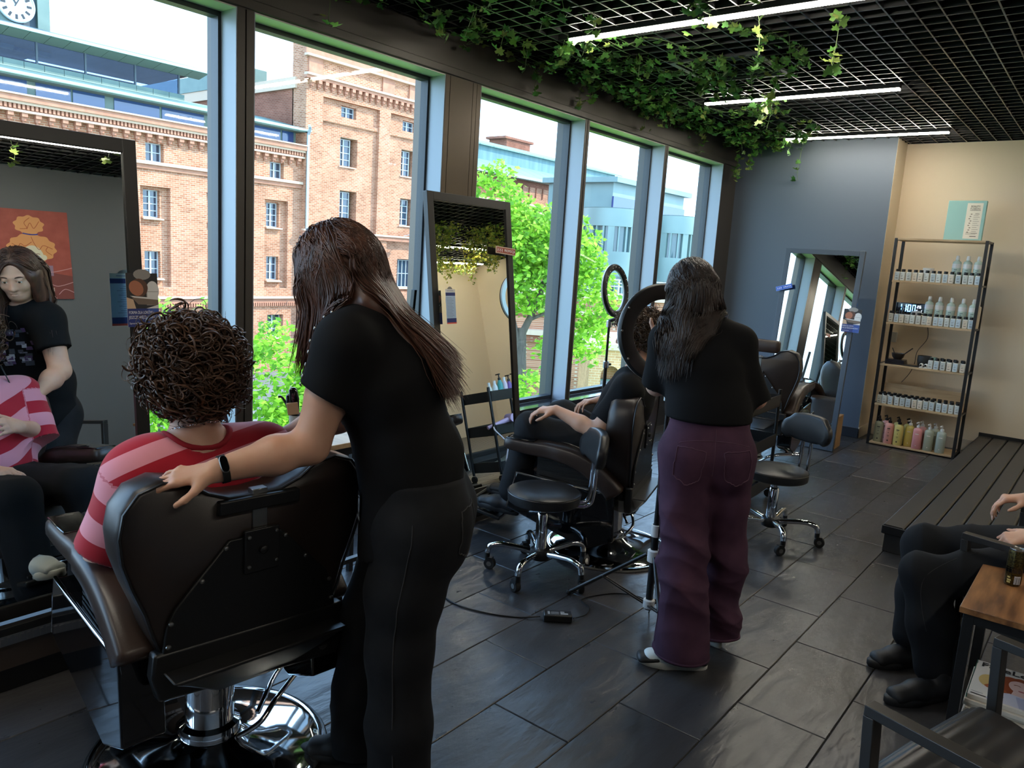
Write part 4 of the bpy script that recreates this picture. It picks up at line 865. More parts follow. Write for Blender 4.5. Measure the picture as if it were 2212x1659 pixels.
for k in range(9): sh.append((rect(-0.10 + 0.022 * k, -0.097 + 0.022 * k, -0.268, -0.20 - abs(k - 4.5) * 0.01), wl))
for pts in ([(-pw, -0.12), (-0.18, -0.16), (-0.05, -0.17), (0.1, -0.155)], [(-pw, -0.26), (-0.2, -0.30), (-0.1, -0.27), (0.1, -0.285)], [(-0.18, -0.42), (-0.12, -0.37), (-0.06, -0.42)], [(-pw, -0.36), (-0.26, -0.33), (-0.2, -0.38)]): sh.append((stroke(pts, 0.006), pk))
flat_print('print', po, Matrix.Identity(4), sh, 0.0001)
text('lettering', 'MESSY BUN QUEEN', 0.052, ink((226, 196, 176)), po, Matrix.Translation((0.06, -0.335, 0.006)), 0.0004)

# ================================================================== product rack
rk = thing('product_rack', 'open black metal rack with oak shelves full of hair products', 'rack', (7.9, 1.03, 0))
RX, RY = 0.32, 0.735
for (x, y) in ((0, 0), (0, RY), (RX - 0.025, 0), (RX - 0.025, RY)):
    MB().bx(x, x + 0.025, y, y + 0.025, 0.0, 1.972).build('post', M['black_metal'], rk, bevel=0.0015)
SZ = [0.012, 0.39, 0.775, 1.174, 1.566, 1.955]
for z in SZ:
    MB().bx(0.001, RX - 0.001, 0.026, RY - 0.001, z - 0.0, z + 0.017).build('shelf', M['wood_oak'], rk, bevel=0.0012)
    for y in (0.004, RY + 0.004):
        MB().bx(0.026, RX - 0.026, y, y + 0.018, z, z + 0.017).build('side_rail', M['black_metal'], rk)
MB().bx(RX - 0.012, RX - 0.004, 0.026, RY - 0.001, 0.39, 0.58).build('back_board', M['wood_oak'], rk)
ORD = 'first second third fourth fifth sixth seventh eighth ninth tenth eleventh twelfth thirteenth fourteenth fifteenth sixteenth seventeenth'.split()
m_bot = mat('bottle_white', (214, 216, 212), 0.35, sss=0.0); m_cap = M['black']
m_lab = mat('label_pale', (196, 208, 206), 0.5)
def small_bottle(x, y, z, label, group, tint, sc=1.0):
    t = thing('bottle', label, 'bottle', (x, y, z), rnd.uniform(-0.12, 0.12), group); t.scale = (sc, sc, sc)
    if 'bot_me' not in M:
        o = MB().bx(-0.0225, 0.0225, -0.021, 0.021, 0, 0.082).build('body', m_bot, t, bevel=0.006); M['bot_me'] = o
        c = MB().lathe([(0.013, 0.082), (0.0165, 0.084), (0.0165, 0.104), (0.0145, 0.106), (0.001, 0.106)], 14).build('cap', m_cap, t, smooth=40); M['cap_me'] = c
    else:
        for o in (M['bot_me'], M['cap_me']):
            c = o.copy(); COL.objects.link(c); c.parent = t
    key = 'lab%d' % tint
    if key not in M:
        col = [(206, 214, 212), (190, 208, 218), (218, 208, 190)][tint]
        Mx = Matrix(((0, 0, -1, -0.0227), (-1, 0, 0, 0), (0, 1, 0, 0.04), (0, 0, 0, 1)))
        M[key] = flat_print('label', t, Mx, [(rect(-0.017, 0.017, -0.034, 0.036), ink(col)), (rect(-0.012, -0.009, 0.022, 0.026), ink((60, 62, 64))), (rect(-0.010, 0.006, 0.006, 0.009), ink((120, 122, 122))), (rect(-0.010, 0.003, -0.003, 0.0), ink((120, 122, 122))), (rect(-0.010, 0.010, -0.022, -0.017), ink((70, 72, 74)))], 0.00008)
    else:
        c = M[key].copy(); COL.objects.link(c); c.parent = t
    return t
def row_small(n, y0, y1, x, z, label, group, gaps=()):
    for k in range(n):
        y = y1 + (y0 - y1) * k / (n - 1)
        small_bottle(x + rnd.uniform(-0.006, 0.006), y + rnd.uniform(-0.004, 0.004), z, label % ORD[k], group, rnd.choice((0, 0, 1, 1, 2)))
row_small(14, 1.075, 1.735, 7.945, 1.5835, 'small black-capped bottle, %s from left, front row of the highest filled shelf', 'small bottles on the highest filled shelf')
row_small(15, 1.075, 1.735, 7.945, 1.1915, 'small black-capped bottle, %s from left on the shelf with the clock', 'small bottles on the clock shelf')
row_small(6, 1.085, 1.345, 7.945, 0.7925, 'small black-capped bottle, %s from left in front on the bowl shelf', 'small bottles on the bowl shelf')
row_small(5, 1.10, 1.32, 8.01, 0.7925, 'small black-capped bottle, %s from left, rear row of the bowl shelf', 'small bottles on the bowl shelf')
row_small(14, 1.075, 1.735, 7.945, 0.4075, 'small black-capped bottle, %s from left, front row above the pump bottles', 'small bottles above the pump bottles')
row_small(14, 1.09, 1.72, 8.025, 0.4075, 'small black-capped bottle, %s from left, rear row above the pump bottles', 'small bottles above the pump bottles')
m_clear = mat('cloudy_bottle', (196, 214, 204), 0.18, spec=0.6)
def big_bottle(x, y, z, h, label, group):
    t = thing('bottle', label, 'bottle', (x, y, z), 0, group)
    MB().lathe([(0.001, 0), (0.032, 0), (0.036, 0.006), (0.036, h * 0.72), (0.032, h * 0.78), (0.015, h * 0.83), (0.014, h * 0.86)], 24).build('body', m_clear, t, smooth=40)
    MB().lathe([(0.0365, h * 0.56), (0.0365, h * 0.71)], 24, cap=False).build('band', M['white_plastic'], t, smooth=40)
    MB().lathe([(0.016, h * 0.85), (0.017, h * 0.86), (0.014, h * 0.98), (0.01, h), (0.001, h)], 16).build('cap', M['white_plastic'], t, smooth=40)
    Mx = Matrix(((0, 0, -1, -0.0366), (-1, 0, 0, 0), (0, 1, 0, h * 0.33), (0, 0, 0, 1)))
    flat_print('label', t, Mx, [(rect(-0.014, 0.012, 0.04, 0.046), ink((92, 120, 112))), (rect(-0.014, 0.002, 0.024, 0.03), ink((92, 120, 112))), (rect(-0.010, -0.004, -0.01, 0.016), ink((110, 138, 128))), (rect(0.0, 0.010, -0.01, 0.016), ink((110, 138, 128)))], 0.0001)
for k, y in enumerate((1.27, 1.185, 1.10)): big_bottle(8.04, y, 1.5835, 0.255, 'tall pale green bottle with white cap, %s from left on the highest filled shelf' % ORD[k], 'tall bottles on the rack')
for k, y in enumerate((1.445, 1.36, 1.265, 1.17, 1.085)): big_bottle(8.04, y, 1.1915, 0.265, 'tall pale green bottle with white cap, %s from left on the clock shelf' % ORD[k], 'tall bottles on the rack')
t = thing('bottle', 'cream coloured tall bottle standing at the right rear edge of the clock shelf', 'bottle', (8.16, 1.07, 1.1915))
MB().lathe([(0.001, 0), (0.03, 0), (0.032, 0.19), (0.028, 0.2), (0.012, 0.205)], 20).build('body', mat('cream_bottle', (226, 212, 188), 0.4), t, smooth=40); MB().lathe([(0.013, 0.205), (0.012, 0.25), (0.001, 0.25)], 14).build('cap', M['white_plastic'], t, smooth=40)
t = thing('jar', 'white round jar behind the small bottles on the highest filled shelf', 'jar', (8.06, 1.50, 1.5835))
MB().lathe([(0.001, 0), (0.043, 0), (0.045, 0.005), (0.045, 0.085), (0.042, 0.09)], 28).build('body', M['white_plastic'], t, smooth=40); MB().lathe([(0.048, 0.09), (0.048, 0.125), (0.045, 0.13), (0.001, 0.13)], 28).build('lid', M['white_plastic'], t, smooth=40)
t = thing('cup', 'white ceramic cup below the digital clock', 'cup', (8.03, 1.545, 1.1915))
MB().lathe([(0.001, 0.0), (0.028, 0.0), (0.033, 0.02), (0.042, 0.05), (0.044, 0.118), (0.040, 0.118), (0.038, 0.05), (0.001, 0.02)], 28).build('body', M['white_plastic'], t, smooth=50)
MB().tube(bez([(0, -0.042, 0.10), (0, -0.07, 0.095), (0, -0.068, 0.06), (0, -0.04, 0.05)], 5), 0.006, 8).build('handle', M['white_plastic'], t, smooth=60)
t = thing('pump_bottle', 'small black pump bottle in front of the digital clock', 'bottle', (8.0, 1.675, 1.1915))
MB().lathe([(0.001, 0), (0.026, 0), (0.028, 0.004), (0.028, 0.085), (0.02, 0.098), (0.009, 0.102), (0.009, 0.12)], 20).build('body', M['black'], t, smooth=40); MB().cyl((0, 0, 0.12), (0, 0, 0.14), 0.004, n=8).bx(-0.012, 0.012, -0.01, 0.01, 0.138, 0.15).build('pump', M['black'], t, bevel=0.002)
# digital clock
t = thing('digital_clock', 'black digital clock showing 11:00 in glowing blue', 'clock', (8.10, 1.615, 1.325))
MB().bx(-0.012, 0.012, -0.125, 0.125, -0.05, 0.055).build('case', M['black_gloss'], t, bevel=0.006); MB().bx(-0.01, 0.03, -0.1, 0.1, -0.132, -0.125).bx(0.0, 0.008, -0.03, 0.03, -0.126, -0.05).build('stand', M['black'], t)
m_dig = mat('blue_digit', (120, 190, 255), 0.4, emit=(110, 190, 255), estr=5.0); m_digw = mat('white_digit', (230, 240, 255), 0.4, emit=(220, 235, 255), estr=3.0)
FM = lambda y, z: Matrix(((0, 0, -1, -0.0128), (-1, 0, 0, y), (0, 1, 0, z), (0, 0, 0, 1)))
SEG = {'1': 'bc', '0': 'abcdef', '2': 'abged', '6': 'afgedc', '5': 'afgcd'}
def seg_digit(parent, ch, y, z, w, h, m):
    th = h * 0.1; b = MB(); x0, x1 = -w / 2, w / 2
    R_ = {'a': (x0, x1, h - th, h), 'd': (x0, x1, 0, th), 'g': (x0, x1, h / 2 - th / 2, h / 2 + th / 2), 'f': (x0, x0 + th, h / 2, h), 'b': (x1 - th, x1, h / 2, h), 'e': (x0, x0 + th, 0, h / 2), 'c': (x1 - th, x1, 0, h / 2)}
    for s in SEG[ch]: a = R_[s]; b.bx(a[0], a[1], a[2], a[3], 0, 0.0006)
    o = b.build('digit', m, parent); o.matrix_local = FM(y, z)
for ch, y in (('1', 0.085), ('1', 0.045), ('0', 0.005), ('0', -0.035)): seg_digit(t, ch, y, -0.028, 0.028, 0.066, m_dig)
o = MB().bx(-0.003, 0.003, -0.008, -0.002, 0, 0.0006).bx(-0.003, 0.003, 0.014, 0.02, 0, 0.0006).build('colon', m_dig, t); o.matrix_local = FM(0.026, -0.002)
for ch, y in (('2', -0.068), ('6', -0.088)): seg_digit(t, ch, y, 0.010, 0.013, 0.024, m_digw)
for ch, y in (('5', -0.064), ('1', -0.098)): seg_digit(t, ch, y, -0.030, 0.013, 0.024, m_digw)
# bowls, box, cameras on the third shelf
t = thing('mixing_bowl', 'dark mixing bowl with two brush handles sticking out', 'bowl', (8.03, 1.645, 0.842))
MB().lathe([(0.001, 0), (0.035, 0), (0.05, 0.02), (0.06, 0.055), (0.057, 0.055), (0.045, 0.02), (0.001, 0.008)], 28).build('body', mat('smoke_plastic', (46, 42, 40), 0.3), t, smooth=50)
MB().cyl((0.0, -0.02, 0.02), (0.02, -0.115, 0.115), 0.005, n=8).build('brush_handle', M['black'], t, smooth=40); MB().cyl((0.0, 0.02, 0.02), (0.01, 0.06, 0.10), 0.004, n=8).build('brush_handle', M['black'], t, smooth=40)
t = thing('disc_case', 'flat stack of dark plastic cases under the mixing bowl', 'box', (8.02, 1.65, 0.7925))
for k in range(3): MB().bx(-0.07, 0.07, -0.085 + 0.004 * k, 0.085, 0.016 * k, 0.016 * k + 0.015).build('case', mat('case_dark', (34, 36, 46), 0.2), t, bevel=0.002)
t = thing('bowl', 'round dark grey bowl in the middle of the third shelf', 'bowl', (8.06, 1.42, 0.7925))
MB().lathe([(0.001, 0), (0.04, 0), (0.052, 0.012), (0.062, 0.06), (0.060, 0.105), (0.055, 0.105), (0.055, 0.06), (0.001, 0.02)], 32).build('body', mat('dark_ceramic', (50, 50, 50), 0.5), t, smooth=50)
t = thing('tray', 'flat black tray in front of the round dark bowl', 'tray', (7.98, 1.51, 0.7925)); MB().bx(-0.04, 0.04, -0.09, 0.09, 0, 0.012).bx(-0.04, 0.04, -0.09, -0.084, 0.012, 0.018).build('plate', M['black'], t, bevel=0.002)
for k, y in enumerate((1.418, 1.378)):
    t = thing('security_camera', 'small white ball camera, %s of the pair before the dark bowl' % ('left one' if k == 0 else 'right one'), 'camera', (7.945 - 0.005 * k, y, 0.7925))
    MB().lathe([(0.02, 0), (0.02, 0.006), (0.006, 0.01)], 16).build('foot', M['white_plastic'], t, smooth=40); MB().ball((0, 0, 0.026), 0.018, 16, 10).build('head', M['white_plastic'], t, smooth=80); MB().lathe([(0.010, 0), (0.009, 0.004)], 12, (-0.016, 0.004, 0.026), (-1, 0.2, 0)).build('lens', M['black_gloss'], t)
t = thing('tube', 'mint green cosmetic tube leaning against the small bottles', 'tube', (7.975, 1.362, 0.7925)); MB().rings([[Vector((0.012 * math.cos(a) * (1 - u) + 0.002 * math.cos(a) * u, (0.018 + 0.006 * u) * math.sin(a) - 0.03 * u, 0.012 + 0.095 * u)) for a in [2 * PI * i / 16 for i in range(16)]] for u in (0, 0.3, 0.7, 1)]).build('body', mat('mint', (160, 206, 194), 0.4), t, smooth=60); MB().cyl((0, 0, 0), (0, 0, 0.012), 0.012, n=14).build('cap', M['white_plastic'], t, smooth=40)
t = thing('hair_clipper', 'dark hair clipper lying behind the small bottles', 'clipper', (8.12, 1.30, 0.7925)); MB().box((0, 0, 0.045), (0.05, 0.16, 0.05), (0.25, 0, 0)).build('body', M['black'], t, bevel=0.012); MB().box((0, -0.085, 0.022), (0.045, 0.02, 0.02), (0.25, 0, 0)).build('blade', M['steel'], t)
# pump bottles at the bottom
def pump_bottle(x, y, col, pump, label, group, dark):
    t = thing('pump_bottle', label, 'bottle', (x, y, 0.0295), rnd.uniform(-0.1, 0.1), group)
    mk = 'pb%d_%d_%d' % col
    if mk not in M: M[mk] = mat('pump_body', col, 0.32, spec=0.5)
    MB().rings([MB().ring((0, 0, z), Vector((1, 0, 0)), Vector((0, 1, 0)), a, b, 24, 0.72) for a, b, z in ((0.030, 0.036, 0.0), (0.034, 0.040, 0.006), (0.034, 0.040, 0.175), (0.030, 0.036, 0.19), (0.016, 0.018, 0.2), (0.013, 0.013, 0.205))]).build('body', M[mk], t, smooth=45)
    pm = M['black'] if pump == 'b' else M['white_plastic']
    MB().lathe([(0.016, 0.202), (0.017, 0.206), (0.016, 0.222), (0.006, 0.226), (0.0055, 0.245)], 16).build('collar', pm, t, smooth=40)
    MB().bar((0.012, 0.004, 0.25), (-0.038, 0.012, 0.246), 0.013, 0.011).build('nozzle', pm, t, bevel=0.003)
    c = ink((44, 44, 40)) if dark else ink((232, 226, 220))
    Mx = Matrix(((0, 0, -1, -0.0348), (-1, 0, 0, 0), (0, 1, 0, 0.10), (0, 0, 0, 1)))
    flat_print('label', t, Mx, [(rect(-0.013, 0.013, 0.045, 0.054), c), (rect(-0.010, 0.010, 0.034, 0.037), c), (ell(0, 0.012, 0.004, 0.004, 10), c), (rect(-0.010, 0.010, -0.018, -0.015), c), (rect(-0.008, 0.008, -0.026, -0.023), c), (ell(0, -0.065, 0.007, 0.007, 12), c)] if dark else [(rect(-0.015, 0.015, 0.04, 0.047), c), (rect(-0.004, 0.004, -0.07, -0.062), c)], 0.0001)
gg = 'pump bottles on the lowest shelf'
for x, y, col, p, lab, dk in ((7.96, 1.705, (150, 152, 128), 'b', 'olive green pump bottle with black pump, far left on the lowest shelf', 1), (8.06, 1.665, (214, 150, 140), 'b', 'pink pump bottle with black pump, half hidden behind the front pink one', 1), (7.945, 1.61, (222, 158, 148), 'b', 'pink pump bottle with black pump and dark print at the front', 1), (7.945, 1.525, (212, 198, 122), 'b', 'yellow pump bottle with black pump and dark print', 1), (8.07, 1.56, (214, 200, 128), 'b', 'yellow pump bottle with black pump in the back row', 1), (8.07, 1.47, (208, 196, 122), 'b', 'second yellow pump bottle with black pump in the back row', 1), (7.99, 1.44, (206, 190, 104), 'w', 'yellow pump bottle with white pump', 0), (7.935, 1.36, (226, 156, 158), 'w', 'pink pump bottle with white pump at the front edge', 0), (8.04, 1.345, (206, 150, 152), 'w', 'pink pump bottle with white pump in the back row', 0), (7.94, 1.265, (166, 172, 154), 'w', 'sage green pump bottle with white pump, left of the two', 0), (8.05, 1.235, (168, 174, 160), 'w', 'sage green pump bottle with white pump in the back row', 0), (7.945, 1.165, (168, 178, 168), 'w', 'sage green pump bottle with white pump beside the rack post', 0)):
    pump_bottle(x, y, col, p, lab, gg, dk)
# sign on top
t = bpy.data.objects.new('sign_board', None); COL.objects.link(t); tag(t, 'mint green sign board with a pale leaflet, standing on top of the rack', 'sign'); t.matrix_world = frame_m((8.06, 1.265, 2.150), (0, -1, 0), (0.04, 0, 1))
MB().bx(-0.152, 0.152, -0.177, 0.18, -0.05, 0).build('board', mat('mint_board', (150, 196, 192), 0.5), t, bevel=0.003)
sh = [(rect(0.002, 0.126, -0.158, 0.158), ink((232, 226, 210))), (rect(0.028, 0.112, 0.092, 0.095), ink((90, 84, 74)))]
for k in range(10): sh.append((rect(0.062, 0.10 + 0.012 * ((k * 3) % 2), 0.05 - 0.018 * k, 0.053 - 0.018 * k), ink((140, 134, 122))))
for k in range(9): sh.append((ell(0.045 - 0.006 * (k % 3), 0.06 - 0.02 * k, 0.008, 0.005, 8), ink((150, 140, 124))))
sh += [(rect(0.02, 0.11, -0.108, -0.105), ink((150, 144, 130))), (rect(0.02, 0.10, -0.118, -0.115), ink((150, 144, 130))), (rect(0.055, 0.105, -0.140, -0.134), ink((90, 84, 74)))]
flat_print('print', t, Matrix.Translation((0, 0, 0.0003)), sh, 0.0001)
text('lettering', 'BEAUTY', 0.024, ink((110, 104, 92)), t, Matrix.Translation((0.068, 0.128, 0.0032)), 0.0002, 'CENTER', 0.85)
text('lettering', 'FUSION', 0.024, ink((110, 104, 92)), t, Matrix.Translation((0.068, 0.106, 0.0032)), 0.0002, 'CENTER', 0.95)
text('lettering', '99%', 0.020, ink((130, 124, 110)), t, Matrix.Translation((0.09, 0.062, 0.0034)), 0.0002)
# socket and cord behind the rack
t = thing('socket_box', 'grey surface socket on the wall behind the rack', 'socket', (8.44, 1.80, 1.02)); MB().bx(-0.035, 0.0, -0.04, 0.04, -0.05, 0.05).build('body', mat('socket_grey', (176, 176, 166), 0.4), t, bevel=0.004)
t = MB().tube(bez([(8.2, 1.46, 1.17), (8.215, 1.45, 1.05), (8.22, 1.52, 0.92), (8.225, 1.53, 0.80), (8.225, 1.56, 0.70), (8.225, 1.62, 0.6)], 6), 0.003, 6).build('clock_cord', M['black'], smooth=60); tag(t, 'thin black cord hanging down behind the rack shelves', 'cord'); t.name = 'hanging_cord'

# ================================================================== podium
pd = thing('podium', 'low black decked podium at the right', 'podium', (4.78, 0.93, 0))
m_deck = mat('deck_board', (44, 43, 42), 0.45, noise=(2, 5), col2=(52, 50, 48), bump=(40, 0.1, 0.002), stretch=(0.1, 1, 1))
m_groove = mat('deck_groove', (12, 12, 12), 0.6); m_cham = mat('deck_chamfer', (74, 72, 70), 0.35)
MB().bx(0.02, 3.64, -2.4, -0.012, 0.0, 0.112).build('riser', m_deck, pd, bevel=0.003)
MB().bx(0.0, 3.66, -2.42, 0.0, 0.112, 0.150).build('deck_base', m_groove, pd)
for k in range(19):
    y1 = -0.001 - 0.121 * k; y0 = y1 - 0.112
    w = MB(); w.add([(0, y0, 0.150), (3.655, y0, 0.150), (3.655, y1, 0.150), (0, y1, 0.150), (0, y0, 0.162), (3.655, y0, 0.162), (3.655, y1, 0.162), (0, y1, 0.162), (0, y0 + 0.008, 0.170), (3.655, y0 + 0.008, 0.170), (3.655, y1 - 0.008, 0.170), (0, y1 - 0.008, 0.170)], [(8, 9, 10, 11), (0, 1, 5, 4), (1, 2, 6, 5), (2, 3, 7, 6), (3, 0, 4, 7), (4, 5, 9, 8), (5, 6, 10, 9), (6, 7, 11, 10), (7, 4, 8, 11)])
    w.build('board', m_deck, pd)
MB().bx(-0.012, 0.0, -2.42, 0.0, 0.118, 0.164).build('edge_strip', M['black_metal'], pd, bevel=0.002)
MB().bx(3.655, 3.669, -2.4, 0.0, 0.0, 0.20).build('rear_strip', M['black_metal'], pd, bevel=0.002)

# ================================================================== side table with can and magazines
ZT_ = 0.53
st = thing('side_table', 'rustic wood topped side table on a black metal frame at the right edge', 'table', (2.835, 0.285, 0), 0.0)
TW, TD = 0.53, 0.60
MB().bx(0, TW, -TD, 0, ZT_ - 0.022, ZT_).build('table_top', M['wood_rustic'], st, bevel=0.002)
for x in (0.012, TW - 0.045):
    for y in (-0.045, -TD + 0.012): MB().bx(x, x + 0.033, y, y + 0.033, 0, ZT_ - 0.022).build('leg', M['black_metal'], st, bevel=0.0015)
for y in (-0.045, -TD + 0.012):
    MB().bx(0.045, TW - 0.045, y, y + 0.033, ZT_ - 0.055, ZT_ - 0.022).build('rail', M['black_metal'], st); MB().bx(0.045, TW - 0.045, y, y + 0.025, 0.10, 0.125).build('rail', M['black_metal'], st)
for x in (0.012, TW - 0.045):
    MB().bx(x, x + 0.033, -TD + 0.045, -0.045, ZT_ - 0.055, ZT_ - 0.022).build('rail', M['black_metal'], st); MB().bx(x, x + 0.025, -TD + 0.045, -0.045, 0.10, 0.125).build('rail', M['black_metal'], st)
mesh_ = MB()
for k in range(-14, 16):
    for s in (1, -1):
        a = Vector((0.02 + 0.04 * k, -TD + 0.03, 0.122)); b = a + Vector((s * 0.54, 0.54, 0))
        p, q = (a, b)
        def clipx(p, q, lo, hi):
            for _ in range(2):
                if p.x < lo: p = p + (q - p) * ((lo - p.x) / (q.x - p.x))
                if p.x > hi: p = p + (q - p) * ((hi - p.x) / (q.x - p.x))
                p, q = q, p
            return p, q
        if max(p.x, q.x) < 0.03 or min(p.x, q.x) > TW - 0.03: continue
        p, q = clipx(p, q, 0.03, TW - 0.03)
        if (q - p).length > 0.02: mesh_.bar(p, q, 0.003, 0.003)
o = mesh_.build('mesh_shelf', M['black_metal'], st); o['kind'] = 'stuff'
# drinks can
t = thing('drink_can', 'slim black and gold drinks can on the side table', 'can', (3.195, 0.175, ZT_))
MB().lathe([(0.001, 0.0), (0.022, 0.001), (0.0245, 0.004), (0.0265, 0.012), (0.0265, 0.120), (0.0235, 0.130)], 36).build('body', mat('can_gold', (104, 88, 44), 0.3, 0.8, noise=(180, 3), col2=(30, 28, 22)), t, smooth=50)
MB().lathe([(0.0235, 0.130), (0.0245, 0.134), (0.0235, 0.1365), (0.0215, 0.134), (0.021, 0.131), (0.001, 0.131)], 36).build('rim', M['steel'], t, smooth=50)
MB().bx(-0.006, 0.014, -0.006, 0.006, 0.1315, 0.133).build('pull_tab', M['steel'], t)
a0 = math.atan2(-0.175, -3.195)
def wrap(name, t0, t1, z0, z1, m):
    n = 10; vs = []; fs = []
    for i in range(n + 1):
        a = t0 + (t1 - t0) * i / n
        vs += [(0.02665 * math.cos(a), 0.02665 * math.sin(a), z0), (0.02665 * math.cos(a), 0.02665 * math.sin(a), z1)]
    for i in range(n): fs.append((2 * i, 2 * i + 2, 2 * i + 3, 2 * i + 1))
    return raw(name, vs, fs, m, t)
wrap('black_band', a0 - 1.3, a0 + 1.3, 0.066, 0.07, M['black_gloss']); wrap('black_band', a0 - 1.3, a0 + 1.3, 0.050, 0.064, M['black_gloss']); wrap('barcode_patch', a0 + 0.15, a0 + 1.0, 0.010, 0.040, ink((206, 206, 206)))
for k in range(7): wrap('bar', a0 + 0.2 + 0.11 * k, a0 + 0.2 + 0.11 * k + (0.03 + 0.02 * (k % 3)), 0.0101, 0.036, M['ink']).scale = (1.003, 1.003, 1)
for k, (w_, z_) in enumerate(((0.35, 0.030), (0.5, 0.020), (0.45, 0.012))): wrap('print', a0 - 0.7, a0 - 0.7 + w_, z_, z_ + 0.006, ink((206, 186, 110)))
# leaflet stand (seen in the left mirror)
t = thing('leaflet_stand', 'price list leaflet standing on the side table', 'leaflet', (3.02, -0.12, ZT_), 0.15)
MB().bx(-0.05, 0.05, -0.02, 0.02, 0, 0.02).build('stand', M['black'], t, bevel=0.003); o = MB().box((0, 0, 0.11), (0.14, 0.002, 0.20), (-0.12, 0, 0)).build('sheet', M['paper'], t)
flat_print('print', t, Matrix(((-1, 0, 0, 0), (0, 0.12, 1, 0.0018), (0, 1, -0.12, 0.11), (0, 0, 0, 1))), [(rect(-0.05, 0.05 - 0.02 * (k % 3), 0.07 - 0.013 * k, 0.074 - 0.013 * k), ink((140, 144, 160))) for k in range(12)], 0.0001)
# magazines: page top points to +x, page right to -y
MAGL = ['glossy magazine with red haired cover woman, topmost of the pile under the side table', 'second magazine from the top of the pile under the side table', 'third magazine from the top of the pile under the side table', 'fourth magazine from the top of the pile under the side table', 'fifth magazine from the top of the pile under the side table', 'lowest magazine of the pile under the side table']
for k in range(6):
    t = thing('magazine', MAGL[k], 'magazine', (2.895 - 0.012 * (k % 2), 0.228 + 0.004 * (k % 3), 0.127 + 0.0145 * (5 - k)), 0.03 * ((k * 7) % 3 - 1) if k else 0.02, 'magazines under the side table')
    MB().bx(0, 0.30, -0.225, 0.0, 0, 0.0135).build('pages', mat('pages', (206, 198, 184), 0.7) if k == 0 else bpy.data.materials['pages'], t, bevel=0.001)
    if k: continue
    MB().bx(0, 0.30, -0.225, 0.002, 0.0135, 0.0142).build('cover', ink((226, 222, 216)), t); MB().bx(0, 0.30, 0.0, 0.003, 0, 0.0142).build('spine', ink((60, 130, 110)), t)
    Mx = Matrix(((0, 1, 0, 0.15), (-1, 0, 0, -0.1125), (0, 0, 1, 0.0143), (0, 0, 0, 1)))
    ha = ink((150, 74, 44)); hb = ink((186, 104, 62)); sk = ink((226, 194, 186)); bw = ink((206, 208, 226)); bs = ink((176, 182, 210)); gd = ink((214, 186, 120))
    flat_print('cover_print', t, Mx, [(ell(-0.065, -0.0, 0.03, 0.05, 18), gd), (blob(0.025, 0.0, 0.085, 0.088, 7, 0.05), ha), (blob(0.02, -0.035, 0.09, 0.055, 8, 0.06), hb), (blob(0.025, 0.02, 0.07, 0.07, 9, 0.05), ha), (ell(0.03, 0.018, 0.036, 0.05, 26, rot=0.25), sk), ([(0.01, -0.02), (0.045, -0.03), (0.05, -0.06), (0.005, -0.06)], sk), ([(-0.04, -0.075), (0.0, -0.05), (0.05, -0.055), (0.1, -0.07), (0.108, -0.14), (-0.06, -0.14)], bw), ([(0.02, -0.06), (0.035, -0.14), (0.05, -0.14), (0.045, -0.06)], bs), ([(-0.05, -0.10), (-0.01, -0.09), (-0.02, -0.14), (-0.06, -0.14)], bs),
        (stroke([(0.008, 0.028), (0.018, 0.033), (0.028, 0.028)], 0.004), ha), (stroke([(0.040, 0.02), (0.050, 0.025), (0.060, 0.018)], 0.004), ha), (ell(0.034, -0.010, 0.011, 0.005, 12), ink((176, 84, 84))), (stroke([(-0.05, -0.02), (0.0, -0.045), (-0.03, -0.06)], 0.006), ha), (stroke([(0.07, 0.0), (0.085, -0.03), (0.065, -0.055)], 0.006), hb), (rect(-0.105, -0.06, -0.138, -0.132), M['ink']), (rect(-0.105, -0.07, -0.12, -0.117), ink((120, 120, 124)))], 0.00008)
    text('title', 'FaceLook', 0.052, M['ink'], t, Mx @ Matrix.Translation((0.0, 0.118, 0.002)), 0.0001, 'CENTER', 0.95, 1.05, 0.0008)
    text('lettering', 'Nar', 0.022, M['ink'], t, Mx @ Matrix.Translation((0.085, -0.128, 0.002)), 0.0001)

